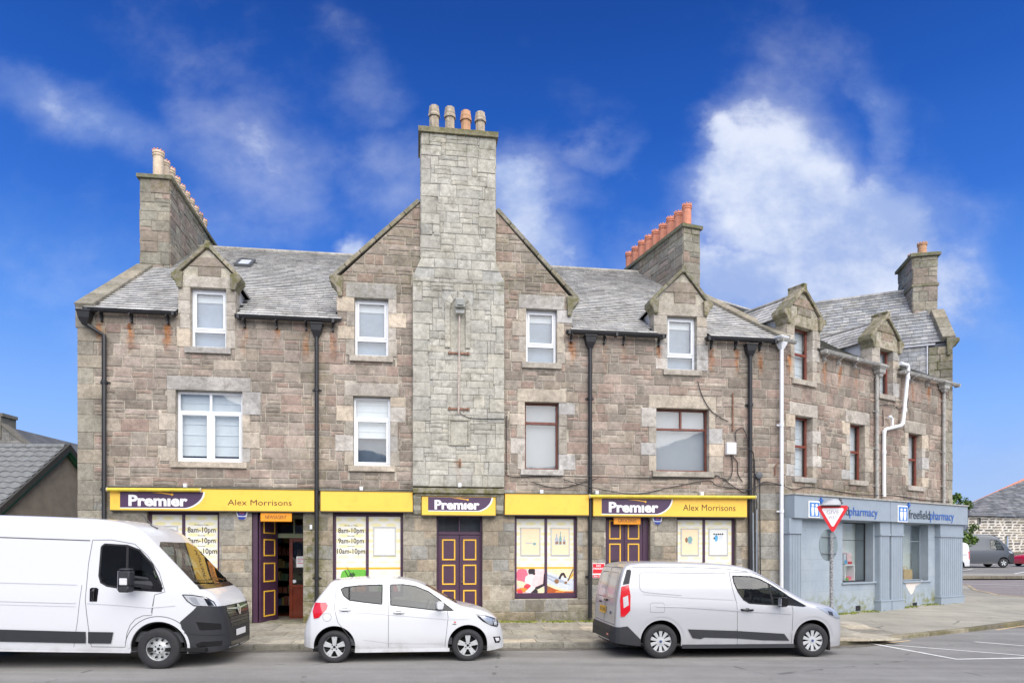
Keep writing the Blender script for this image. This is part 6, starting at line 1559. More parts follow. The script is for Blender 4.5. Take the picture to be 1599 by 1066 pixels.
# shop windows: glass with goods behind
M_pane_back = mat('pale_screen', rgb(226, 232, 226), .7, var=.1, scale=2)
for k, r in enumerate(pw):
    a, b, c, d = r; hg = HP - .25; mb = MB(); w = .03
    for qd in ((a, b, c, c + .03), (a, b, d - .03, d), (a, a + w, c + .03, d - .03), (b - w, b, c + .03, d - .03), (a + w, b - w, c + (d - c) * .7 - .008, c + (d - c) * .7 + .008)): mb.fbox(FP, *qd, hg - .03, hg)
    wo = mb.build('shop_window', M_black if k == 0 else M_pb2, ph)
    mb = MB(); mb.add([FP.p(x, y, hg - .015) for x, y in ((a, c), (b, c), (b, d), (a, d))], [(0, 1, 2, 3)]); mb.build('pane', M_glass, wo, fix=False)
    mb = MB(); mb.fbox(FP, a - .1, b + .3, c - .1, d + .1, hg - .36, hg - .32); mb.build('window_back', M_pane_back, wo); mb = MB(); mb.fbox(FP, a - .1, b + .3, c - .04, c, hg - .44, hg - .03); mb.build('display_shelf', M_wht, wo)
    mb = MB(); mb.fbox(FP, a + .1 + (b - a) * .35, a + (b - a) * .62, c + .6, d, hg - .31, hg - .27); mb.build('banner_stand', M_wposter, wo)
a, b, c, d = pw[0]; hg = HP - .3
t = thing('display_cube', 'white display cube with pink and green boxes in the first pharmacy window', 'display stand', FP.p(b - .9, c, hg - .2)); mb = MB(); x0 = FP.at(1320, 870, hg)[0]; 
for qd in ((x0, x0 + .5, c, c + .03), (x0, x0 + .5, c + .47, c + .5), (x0, x0 + .03, c + .03, c + .47), (x0 + .47, x0 + .5, c + .03, c + .47)): mb.fbox(FP, *qd, hg - .24, hg)
mb.build('frame', M_wht, t, bevel=.01)
for i, (x, z, wd, hh, m_) in enumerate(((.07, .03, .14, .22, 'white'), (.24, .03, .2, .12, 'pink'), (.05, .52, .12, .3, 'lgry'), (.2, .52, .22, .34, 'lpink'), (.08, .52, .1, .12, 'blue'), (.22, .52, .18, .08, 'red'), (.1, .03, .1, .08, 'green'))):
    mb = MB(); mb.fbox(FP, x0 + x, x0 + x + wd, c + z + .001, c + z + hh, hg - .25 + i * .015, hg - .1 + i * .015); o = mb.build('carton', P_[m_], None, bevel=.004, loc=FP.p(x0 + x, c + z, hg)); tag(o, ['tall white carton inside the display cube', 'pink carton lying inside the display cube', 'pale carton standing on the display cube', 'pale pink carton standing on the display cube', 'small blue carton on the display cube', 'flat red carton on the display cube', 'small green carton inside the display cube'][i], 'carton')
a, b, c, d = pw[1]; x0 = FP.at(1414, 895, hg)[0]; mb = MB(); mb.fbox(FP, x0 + .12, x0 + .62, c + .001, c + .34, hg - .35, hg - .1); mb.tube([FP.p(x0 + .25, c + .34, hg - .2), FP.p(x0 + .3, c + .44, hg - .2), FP.p(x0 + .44, c + .44, hg - .2), FP.p(x0 + .49, c + .34, hg - .2)], .01, 6)
o = mb.build('paper_bag', mat('brown_paper', rgb(206, 178, 128), .8, var=.1), None, bevel=.01, loc=FP.p(x0, c, hg)); tag(o, 'brown paper bag standing in the second pharmacy window', 'bag')
# broken render below the second window
c_ = FP.at(1427, 915, HP); ch = rgb(222, 212, 204)
pts = [(-.36, .13), (-.2, .16), (.1, .14), (.4, .2), (.36, .1), (.1, .02), (-.02, -.2), (-.12, -.26), (-.24, -.12), (-.34, .02)]
mb = MB(); mb.add([FP.p(c_[0] + x * 1.3, c_[1] + y, HP + .003) for x, y in pts], [tuple(range(len(pts)))]); mb.build('broken_render', mat('bare_render', ch, .95, var=.1, scale=20, bump=.6, bscale=30, bdist=.01), pwl, fix=False)
for px_ in (1340, 1429): 
    r = FP.rect(px_ - 3.5, 945, px_ + 3.5, 953, HP + .0) if px_ == 1340 else FP.rect(px_ - 3.5, 940, px_ + 3, 948, HP)
    mb = MB()
    for i in range(3): z = r[2] + (r[3] - r[2]) * (i + .2) / 3; mb.fbox(FP, r[0], r[1], z, z + .025, HP, HP + .02)
    mb.fbox(FP, r[0], r[1], r[2], r[3], HP - .02, HP + .006); mb.build('air_vent', M_black, pwl)
moss_strip('moss', 'yellow-green moss along the foot of the pharmacy wall', FP, .0, LP - .2, .12, 11, 3200, PV, M_moss).name = 'moss'
for P__ in (PM, PMb, SL, PS, PSd, SL2): P__.finish()
# ------------------------------------------------------------------ give way sign
pb = Vector((7.72, 16.5)); pz = PV(pb.x, pb.y)
t = thing('give_way_sign', 'red and white GIVE WAY triangle on a mottled grey pole in front of the pharmacy', 'sign', (pb.x, pb.y, pz))
M_pole = bpy.data.materials.new('flaking_grey_pole'); M_pole.use_nodes = True
def _pm():
    T = NT(M_pole.node_tree); pos = T.new('ShaderNodeNewGeometry').outputs['Position']
    n = T.noise(pos, 26, 4, .6); c = T.mix(T.sm(n, .46, .54), rgb(112, 113, 115), rgb(158, 158, 156))
    p = T.new('ShaderNodeBsdfPrincipled', {'Base Color': c, 'Roughness': .7}); T.new('ShaderNodeOutputMaterial', {'Surface': p.outputs[0]})
_pm()
sa = R(-6); FS = Fr((pb.x, pb.y - .06, 0), (math.cos(sa), math.sin(sa), 0)); C2 = Vector((pb.x, pb.y, 0))
zc = lambda y: CAMZ + (862 - y) / 1066 * 16.45
mb = MB(); mb.tube([C2 + Vector((0, 0, pz - .05)), C2 + Vector((0, 0, pz + .5))], .075, 14); mb.tube([C2 + Vector((0, 0, pz + .5)), C2 + Vector((0, 0, pz + .56)), C2 + Vector((0, 0, zc(792)))], .04, 14, rads=[.07, .042, .042]); mb.tube([C2 + Vector((0, 0, pz + .44)), C2 + Vector((0, 0, pz + .5))], .088, 14)
mb.build('pole', M_pole, t, smooth=True)
def tri(s, cy):
    out = []; 
    for (x, y) in ((-1, .58), (0, -1.16), (1, .58)):
        # rounded corners
        v = Vector((x, y)); k = .9
        for d in (-1, 0, 1): 
            a = math.atan2(v.y, v.x) + d * .09; q = v * (k + (.035 if d == 0 else 0)); q = Vector((q.x * math.cos(d * .09) - q.y * math.sin(d * .09), q.x * math.sin(d * .09) + q.y * math.cos(d * .09))); out.append((q.x * s, cy + q.y * s))
    return out
cy = zc(803.5); s = .375
mb = MB(); mb.prism(FS, tri(s, cy), .0, .012); mb.build('sign_back', mat('sign_grey', rgb(122, 128, 130), .5), t)
mb = MB(); o_, i_ = tri(s, cy), tri(s * .70, cy + .004); n = len(o_)
mb.add([FS.p(x, y, .0125) for x, y in o_], [tuple(range(n))]); mb.build('red_border', mat('traffic_red', rgb(214, 28, 40), .35, var=.04), t, fix=False)
mb = MB(); mb.add([FS.p(x, y, .0140) for x, y in i_], [tuple(range(n))]); mb.build('white_face', mat('worn_white', rgb(238, 236, 236), .4, var=.05, scale=9), t, fix=False)
M_wornl = mat('worn_grey_lettering', rgb(176, 172, 176), .5, var=.2, scale=40)
text_on('lettering', 'GIVE', FS, -.145, .145, cy + .02, cy + .115, .0142, M_wornl, t, ref=(0, .72), bold=.01, depth=.001); text_on('lettering', 'WAY', FS, -.1, .1, cy - .1, cy - .02, .0142, M_wornl, t, ref=(0, .72), bold=.01, depth=.001)
# round sign facing the side street, seen from behind
cz2 = zc(850.5); fa = R(33.6); FD = Fr((pb.x, pb.y, 0), (math.cos(fa), math.sin(fa), 0)); 
dc = C2 + Vector((0, 0, cz2)) - FD.n * .07
mb = MB(); vs = []; N_ = 40
for r_, h in ((.0, 0), (.375, 0), (.375, -.01), (0, -.01)):
    pass
ring = [dc + FD.u * (.385 * math.cos(2 * math.pi * i / N_)) + Vector((0, 0, .385 * math.sin(2 * math.pi * i / N_))) for i in range(N_)]
mb.add(ring + [p - FD.n * .012 for p in ring], [tuple(range(N_)), tuple(range(N_, 2 * N_))[::-1]] + [(i, (i + 1) % N_, N_ + (i + 1) % N_, N_ + i) for i in range(N_)])
rs_ = mb.build('round_sign', mat('sign_back_grey', rgb(130, 142, 144), .4, var=.05), t)
mb = MB()
for z in (-.2, .2): mb.tube([dc + FD.n * .02 + Vector((0, 0, z)) - FD.u * .3, dc + FD.n * .02 + Vector((0, 0, z)) + FD.u * .3], .012, 6); mb.tube([C2 + Vector((0, 0, cz2 + z - .02)), C2 + Vector((0, 0, cz2 + z + .02))], .055, 12)
mb.build('sign_bracket', mat('galvanised', rgb(160, 162, 162), .4, metal=.5), rs_)
mb = MB(); mb.box(dc.x + .05, dc.x + .1, dc.y - .03, dc.y - .02, cz2 + .19, cz2 + .24); 
# lamp hood on top
mb = MB(); hz = zc(788); hc = C2 + Vector((-.05, -.1, hz))
prof = [(-.24, .0, .03), (-.2, .05, .06), (-.08, .12, .085), (.06, .16, .1), (.16, .15, .1), (.2, .1, .08)]
vs = []; fs = []
for i, (x, zt_, w) in enumerate(prof):
    for k in range(7):
        a = math.pi * k / 6; vs.append(hc + Vector((x, math.cos(a) * w, -.01 + math.sin(a) * zt_)))
for i in range(len(prof) - 1):
    for k in range(6): fs.append((i * 7 + k, i * 7 + k + 1, (i + 1) * 7 + k + 1, (i + 1) * 7 + k))
    fs.append((i * 7, (i + 1) * 7, (i + 1) * 7 + 6, i * 7 + 6))
fs.append(tuple((len(prof) - 1) * 7 + k for k in range(7))); mb.add(vs, fs)
lh = mb.build('sign_lamp', mat('pale_lamp_hood', rgb(168, 170, 174), .4), t, smooth=True)
mb = MB(); mb.tube([hc + Vector((.18, 0, .1)), hc + Vector((.26, 0, .05)), hc + Vector((.2, .08, -.05)), C2 + Vector((0, 0, hz - .08))], .022, 8); mb.tube([hc + Vector((-.22, -.02, -.02)), hc + Vector((.22, -.02, -.03))], .015, 6); mb.tube([hc + Vector((.19, 0, .12)), hc + Vector((.24, 0, .12))], .035, 8); mb.build('lamp_bracket', mat('dark_bracket', rgb(84, 84, 84), .6), lh, smooth=True)

# ------------------------------------------------------------------ house at the left with a tiled roof
hx = -15.72; M_rc = mat('roughcast', rgb(172, 160, 144, 1), .95, var=.12, scale=3, bump=1.0, bscale=42, bdist=.02)
hs = thing('tiled_house', 'brown roughcast house with a grey tiled roof and green bargeboards left of the stone building', 'house', (hx, 24, 0)); rz, ry, ez, ey = 5.6, 24., 2.55, 19.9
by = 28.1
mb = MB(); mb.add([Vector((hx, ey, 0)), Vector((hx, by, 0)), Vector((hx, by, ez)), Vector((hx, ry, rz)), Vector((hx, ey, ez))], [(0, 1, 2, 3, 4)]); mb.add([Vector((hx, ey, 0)), Vector((hx - 14, ey, 0)), Vector((hx - 14, ey, ez)), Vector((hx, ey, ez))], [(0, 1, 2, 3)]); mb.build('wall', M_rc, hs, fix=False)
sl_ = Vector((0, ry - ey, rz - ez)); Lr = sl_.length; FT = Fr((hx + .12, ey - .12, ez + .06), (-1, 0, 0), sl_, Vector((0, -(rz - ez), ry - ey)))
mb = MB(); mb.add([FT.p(0, -.1, 0), FT.p(14, -.1, 0), FT.p(14, Lr, 0), FT.p(0, Lr, 0)], [(0, 1, 2, 3)], rgb(70, 70, 72)); p_ = FT.p(0, Lr, 0); q_ = FT.p(14, Lr, 0); mb.add([p_, q_, Vector((q_.x, by + .1, ez)), Vector((p_.x, by + .1, ez))], [(0, 1, 2, 3)], rgb(70, 70, 72)); M_tl = mat('concrete_tile', rgb(132, 134, 134, .9), .9, var=.2, scale=5, bump=.5, dirt=.35)
rf_ = mb.build('roof', M_tl, hs, fix=False)
nrow = int(Lr / .345)
tm = None
for j in range(nrow + 1):
    v0 = Lr - (j + 1) * .345
    for i in range(16):
        ww = .36; u0 = i * ww; mb = MB(); n = 8; vs = []
        for f in (0, 1):
            for k in range(n + 1): vs.append(FT.p(u0 + ww * k / n, v0 + f * .37, .025 + (1 - f) * .035 + .022 * math.cos(2 * math.pi * k / n * 1.0)))
        for k in range(n + 1): vs.append(FT.p(u0 + ww * k / n, v0, .0))
        fs = [(k, k + 1, n + 2 + k, n + 1 + k) for k in range(n)] + [(k, 2 * n + 2 + k, 2 * n + 3 + k, k + 1) for k in range(n)]
        if j == 0:
            pass
        if tm is None:
            mb.add(vs, fs); to = mb.build('roof_tile', M_tl, rf_, smooth=True, fix=False, sharp=50); tm = (to.data, FT.p(u0, v0))
        else:
            o = bpy.data.objects.new('roof_tile', tm[0]); COL.objects.link(o); o.parent = rf_; o.location = FT.p(u0, v0) - tm[1]
mb = MB()
for i in range(12): mb.tube([FT.p(i * .45, Lr, .03), FT.p(i * .45 + .44, Lr, .03)], .11, 8, rgb(120, 120, 116))
mb.build('ridge_tile', M_tl, rf_, kind='stuff')
M_gb = mat('green_paint', rgb(30, 84, 50), .5); mb = MB(); M_vb = mat('dark_verge', rgb(70, 68, 64), .8)
def barge(y0, z0, y1, z1, dz, th, x0, x1, m, nm):
    mb = MB(); P = [Vector((x, y, z)) for x in (x0, x1) for y, z in ((y0, z0 - dz), (y1, z1 - dz), (y1, z1 - dz + th), (y0, z0 - dz + th))]; mb.hexa([P[0], P[1], P[5], P[4], P[3], P[2], P[6], P[7]]); mb.build(nm, m, hs)
for y0, z0, y1, z1 in ((ey - .15, ez - .02, ry, rz + .08), (by + .15, ez - .02, ry, rz + .08)):
    barge(y0, z0, y1, z1, .10, .22, hx + .02, hx + .2, M_vb, 'verge'); barge(y0, z0, y1, z1, .24, .13, hx + .02, hx + .14, M_gb, 'bargeboard'); barge(y0, z0, y1, z1, .15, .05, hx + .14, hx + .19, M_gb, 'bargeboard')
# grey gable with a chimney far behind it
g = thing('stone_house', 'distant grey stone gable with a chimney stub behind the tiled roof', 'house', (-32, 42, 0)); Fg = Fr((-31.2, 42, 0), (1, .0, 0)); a = Fg.at(4, 664); b = Fg.at(48, 700); sl2 = (a[1] - b[1]) / (b[0] - a[0])
gp = [(a[0] - 6, 0), (b[0] + 3, 0), (b[0] + 3, b[1] - sl2 * 3), (a[0], a[1]), (a[0] - 6, a[1] - 6 * sl2)]
gw_ = wall_sheet(Fg, gp, [], parent=g, name='wall', col=rgb(150, 148, 142, kk), step=2); Pg = Pieces('stone', M_stone)
put(Pg, gw_, Fg, coursed(a[0] - 2.5, b[0] + .6, 4.5, a[1], (.35, .5), (.5, 1.1), .2), [rgb(128, 126, 122, kk), rgb(142, 140, 134, kk), rgb(114, 112, 108, kk)], region=gp, joint=.02); Pg.finish(120)
mb = MB(); 
for x0, x1, z0, z1 in ((a[0] - 1.5, a[0] - .02, a[1] - .8, a[1] + .55), (a[0] - 1.6, a[0] + .1, a[1] + .55, a[1] + .75)): mb.fbox(Fg, x0, x1, z0, z1, -1.2, .1)
mb.build('chimney', mat('grey_harl', rgb(112, 108, 98), .9, var=.2, bump=.5), g)
mb = MB()
e_ = Vector((b[0] + 3 - a[0], -sl2 * (b[0] + 3 - a[0]))); mb.prism(Fg, [(a[0], a[1]), (a[0] + e_.x, a[1] + e_.y), (a[0] + e_.x, a[1] + e_.y + .16), (a[0], a[1] + .16)], -.5, .08); mb.build('skew_stone', mat('grey_harl', None), g)
mb = MB(); mb.add([Fg.p(a[0], a[1], -.1), Fg.p(b[0] + 3, gp[2][1], -.1), Fg.p(b[0] + 3, gp[2][1], -9), Fg.p(a[0], a[1], -9)], [(0, 1, 2, 3)], rgb(100, 102, 104)); mb.build('roof', M_slate, g, fix=False)

# ------------------------------------------------------------------ stone store at the right, beyond the car park
FF = Fr((40.6, 62, 0), (.97, .24, 0)); sb = thing('stone_store', 'long rubble stone building with thick pale pointing and a slate roof beyond the car park', 'building', FF.p(8, 0, 0)); zg = G(41, 62)
za = FF.at(1560, 806)[1]; u_l = FF.at(1512, 830)[0]
fobs = [(lambda r: (r[0], r[1], r[2], r[3]))(FF.rect(1569, 837, 1575, 857)), FF.rect(1526, 808, 1532, 818)]
fp = [(u_l, zg - .2), (u_l + 22, zg - .2), (u_l + 22, za), (u_l, za)]
sw2 = wall_sheet(FF, fp, fobs, name='wall', parent=sb, col=rgb(214, 208, 196, kk), step=2)
Ps = Pieces('stone', M_stone); rs3 = random.Random(31)
FSTN = [rgb(126, 116, 106, kk), rgb(108, 102, 96, kk), rgb(146, 134, 118, kk), rgb(138, 128, 118, kk), rgb(116, 112, 110, kk), rgb(156, 146, 126, kk)]
vv = zg
while vv < za - .05:
    hh = rs3.uniform(.2, .3); u = u_l
    while u < u_l + 9:
        w = rs3.uniform(.4, 1.25); q = (u + rs3.uniform(.05, .12), u + w - .08, vv + rs3.uniform(.04, .09), min(za, vv + hh) - rs3.uniform(.03, .06))
        for r in subtract([q], fobs):
            x0, x1, y0, y1 = r; 
            if y1 - y0 > .07: 
                ch_ = min(.1, (x1 - x0) * .3); cv_ = (y1 - y0) * .32
                Ps.stone(sw2, FF, [(x0, y0 + cv_), (x0 + ch_, y0), (x1 - ch_, y0 + cv_ * .3), (x1, y0 + cv_), (x1 - ch_ * .4, y1 - cv_ * .4), (x1 - ch_, y1), (x0 + ch_, y1 - .01)], pick(FSTN, rs3), h1=.03, joint=.0, sub=False, rs=rs3)
        u += w
    vv += hh
Ps.finish(280)
for r in fobs: mb = MB(); mb.fbox(FF, *r, -.3, -.12, rgb(140, 138, 130)); mb.build('blocked_opening', M_mortar, sb)
mb = MB(); mb.fbox(FF, u_l, u_l + 22, zg - .2, zg + 1.05, 0.03, .12, rgb(112, 108, 100)); mb.build('render_plinth', M_mortar, sb)
h0 = FF.at(1514, 790)[0]; hr = 4.2
Ax = FF.p(u_l - .3, za, .35); Bx = FF.p(u_l + 22, za, .35); ru, rz_ = FF.at(1640, 731, -7.5); rid = FF.p(ru, rz_, -7.5); rid2 = FF.p(ru + 14, rz_, -7.5); hp = FF.p(u_l - .2, za + .9, -1.0)
hq = FF.at(1514, 789, -1.6); hip0 = FF.p(hq[0], hq[1], -1.6)
mb = MB(); mb.add([Ax, Bx, rid2, rid, hip0], [(0, 1, 2, 3, 4)], rgb(110, 110, 114)); mb.add([Ax, hip0, FF.p(u_l - .3, za, -3.2)], [(0, 1, 2)], rgb(110, 110, 114)); mb.add([hip0, rid, FF.p(ru, za, -15), FF.p(u_l - .3, za, -3.2)], [(0, 1, 2, 3)], rgb(110, 110, 114)); fr_ = mb.build('roof', M_slate, sb, fix=False)
FU = (rid2 - rid).normalized(); slv = (rid - FF.p(ru, za, .35)); Frf = Fr(Ax, FF.u, slv); L2 = slv.length
S3 = Pieces('slate', M_slate); pl_ = [in_fr(Frf, p) for p in (Ax, FF.p(ru, za, .35), rid, hip0)]
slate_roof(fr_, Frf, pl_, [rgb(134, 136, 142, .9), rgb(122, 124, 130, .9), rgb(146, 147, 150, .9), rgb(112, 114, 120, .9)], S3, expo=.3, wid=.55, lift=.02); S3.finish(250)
mb = MB(); 
for i in range(14): a_, b_ = hip0.lerp(rid, i / 14), hip0.lerp(rid, (i + .96) / 14); mb.tube([a_ + Vector((0, 0, .03)), b_ + Vector((0, 0, .03))], .17, 8)
for i in range(3): a_, b_ = Ax.lerp(hip0, i / 3), Ax.lerp(hip0, (i + .9) / 3); 
mb.tube([rid, rid2], .17, 8); mb.build('ridge_tile', mat('red_ridge', rgb(206, 134, 108), .85, var=.15), fr_, kind='stuff')
mb = MB(); mb.fbox(FF, u_l, u_l + .02, zg - .2, za, -3.2, 0); mb.build('end_wall', M_mortar, sb)
# low white wall glimpsed at the corner, post
# ------------------------------------------------------------------ tree behind the corner
M_leaf = mat('leaf', (0, 0, 0), .6, attr=True, var=.2, scale=2)
M_bark = mat('bark', rgb(96, 84, 70), .9, var=.3, bump=.8, bscale=20, bdist=.02)
def tree(name, label, x, y, z, H_, rw, seed, n, pal, lsz=.13, group=None):
    rs = random.Random(seed); t = thing(name, label, 'tree', (x, y, z), group=group); mb = MB()
    mb.tube([Vector((x, y, z - .2)), Vector((x + .1, y, z + H_ * .3)), Vector((x - .05, y, z + H_ * .7))], .2, 8, rads=[.22, .16, .06]); cl = []
    for i in range(9):
        a = rs.uniform(0, 6.28); h0 = z + H_ * rs.uniform(.25, .6); L = rw * rs.uniform(.5, .95); e = Vector((x + math.cos(a) * L, y + math.sin(a) * L, h0 + H_ * rs.uniform(.08, .3))); mb.tube([Vector((x, y, h0)), Vector((x, y, h0)).lerp(e, .5) + Vector((0, 0, .15)), e], .05, 5, rads=[.07, .045, .02]); cl.append(e)
    mb.build('trunk', M_bark, t); 
    for i in range(26):
        a = rs.uniform(0, 6.28); f = rs.uniform(-.75, 1); r_ = rw * math.sqrt(max(0, 1 - f * f)) * rs.uniform(.4, 1.05); cl.append(Vector((x + math.cos(a) * r_, y + math.sin(a) * r_, z + H_ * .62 + f * H_ * .38)))
    mb = MB()
    for c in cl:
        cs_ = rw * rs.uniform(.2, .38); k0 = rs.uniform(.75, 1.2)
        for _ in range(n // len(cl)):
            d = Vector((rs.gauss(0, 1), rs.gauss(0, 1), rs.gauss(0, .8))).normalized() * cs_ * rs.uniform(.4, 1.05); p = c + d; s = lsz * rs.uniform(.6, 1.2)
            u = Vector((rs.gauss(0, 1), rs.gauss(0, 1), rs.gauss(0, .6))).normalized(); w = u.cross(Vector((rs.gauss(0, 1), rs.gauss(0, 1), rs.gauss(0, 1)))).normalized(); c_ = rs.choice(pal); kq = k0 * rs.uniform(.8, 1.2)
            mb.add([p - u * s * .5, p + w * s * .28, p + u * s * .5, p - w * s * .28], [(0, 1, 2, 3)], tuple(q * kq for q in c_))
    mb.build('crown', M_leaf, t, fix=False, kind='stuff'); return t
LP_ = [rgb(74, 100, 34), rgb(92, 122, 44), rgb(60, 84, 30), rgb(112, 140, 58)]
tree('tree', 'leafy green tree just beyond the pharmacy corner, above the grey van', 30.9, 47.6, -.8, 6.7, 1.15, 3, 5200, LP_, lsz=.2, group='trees beyond the corner'); tree('tree', 'dark green tree mostly hidden behind the pharmacy corner', 31.6, 51.5, -.6, 6.2, 1.5, 8, 4200, LP_, lsz=.2, group='trees beyond the corner')
mb = MB(); mb.box(27.9, 28, 42, 42.1, .3, 3.2 + 1.5); 
# street opposite (behind the camera), reflected in the glass and in the paintwork
op = thing('harled_terrace', 'pale harled terrace across the street behind the camera', 'building', (0, -13, 0)); mb = MB(); mb.box(-30, 26, -22, -14.5, -.3, 5.2); mb.build('wall', mat('pale_harl', rgb(188, 184, 174), .95, var=.06, bump=.5), op)
mb = MB(); mb.add([Vector((-30.3, -14.2, 5.2)), Vector((26.3, -14.2, 5.2)), Vector((26.3, -18.2, 8)), Vector((-30.3, -18.2, 8))], [(0, 1, 2, 3)]); mb.add([Vector((-30.3, -22.3, 5.2)), Vector((26.3, -22.3, 5.2)), Vector((26.3, -18.2, 8)), Vector((-30.3, -18.2, 8))], [(0, 1, 2, 3)]); mb.build('roof', mat('dark_slate', rgb(110, 112, 116), .8), op, fix=False)
for i in range(14):
    x = -28 + i * 4
    for z in (.9, 3.3):
        mb = MB(); mb.box(x, x + 1.1, -14.5, -14.46, z, z + 1.4); mb.build('window', mat('dark_pane', rgb(60, 66, 74), .1), op)
# ------------------------------------------------------------------ vehicles
def interp(pts, x):
    if x <= pts[0][0]: return pts[0][1]
    for (x0, y0), (x1, y1) in zip(pts, pts[1:]):
        if x <= x1: return y0 + (y1 - y0) * (x - x0) / (x1 - x0) if x1 > x0 else y1
    return pts[-1][1]
def smooth_poly(pts, it=2):
    for _ in range(it):
        out = [pts[0]]
        for a, b in zip(pts, pts[1:]):
            out.append((a[0] * .75 + b[0] * .25, a[1] * .75 + b[1] * .25)); out.append((a[0] * .25 + b[0] * .75, a[1] * .25 + b[1] * .75))
        out.append(pts[-1]); pts = out
    return pts
def pip(x, y, poly):
    c = False; n = len(poly); j = n - 1
    for i in range(n):
        xi, yi = poly[i]; xj, yj = poly[j]
        if (yi > y) != (yj > y) and x < (xj - xi) * (y - yi) / (yj - yi) + xi: c = not c
        j = i
    return c
def body_paint(name, col, rough=.22, metal=0, coat=.6):
    m = bpy.data.materials.new(name); m.use_nodes = True; T = NT(m.node_tree); pos = T.new('ShaderNodeTexCoord').outputs['Object']
    n = T.noise(pos, 2.5, 5, .6); s = T.new('ShaderNodeSeparateXYZ', {0: pos}); low = T.sm(s.outputs[2], .15, .55, 1, 0)
    c = T.mix(T.m('MULTIPLY', low, T.sm(n, .4, .7, .08, .5)), col, rgb(140, 134, 122)); c = T.mix(T.sm(T.noise(pos, 30, 3, .6), .6, .8, 0, .05), c, rgb(120, 115, 108))
    p = T.new('ShaderNodeBsdfPrincipled', {'Base Color': c, 'Roughness': T.m('ADD', rough, T.m('MULTIPLY', low, T.sm(n, .3, .7, 0, .2))), 'Metallic': metal, 'Coat Weight': coat, 'Coat Roughness': .06})
    b = T.new('ShaderNodeBump', {'Strength': .03, 'Distance': .01, 'Height': T.noise(pos, 1.6, 2, .5)}); T.set(p, 'Normal', b.outputs[0])
    T.new('ShaderNodeOutputMaterial', {'Surface': p.outputs[0]}); return m
M_rub = mat('tyre_rubber', rgb(46, 46, 48), .8, var=.15, scale=12, bump=.3, bscale=40)
M_plas = mat('grey_black_plastic', rgb(46, 47, 51), .6, var=.08, scale=6, bump=.3, bscale=160, bdist=.001)
M_gblk = mat('gloss_black', rgb(26, 26, 28), .15, var=0)
M_gap = mat('panel_gap', rgb(96, 98, 102), .8, var=0)
M_gapd = mat('dark_gap', rgb(34, 34, 36), .8, var=0)
M_alloy = mat('alloy', rgb(206, 208, 208), .35, metal=.35, var=.05)
M_chrome = mat('chrome', rgb(216, 218, 222), .3, metal=.7, var=0)
M_cglass = glass_mat('car_glass', tint=(.72, .80, .78), refl=1.0, alpha=.5)
M_tint = glass_mat('tinted_car_glass', tint=(.6, .64, .64), refl=.8, alpha=.45)
M_lens = glass_mat('lamp_lens', tint=(.95, .96, .97), refl=1.5, alpha=.92)
M_seat = mat('dark_seat', rgb(84, 86, 90), .9, var=.1); M_cab = mat('cab_lining', rgb(108, 110, 112), .9, var=.08)
M_redl = mat('red_lamp', rgb(206, 20, 34), .12, var=.06, scale=20, spec=.8, coat=.6); M_wl = mat('clear_lamp', rgb(226, 226, 228), .12, var=.1, scale=30, spec=.8, coat=.5); M_under = mat('underbody', rgb(22, 22, 23), .9, var=0)
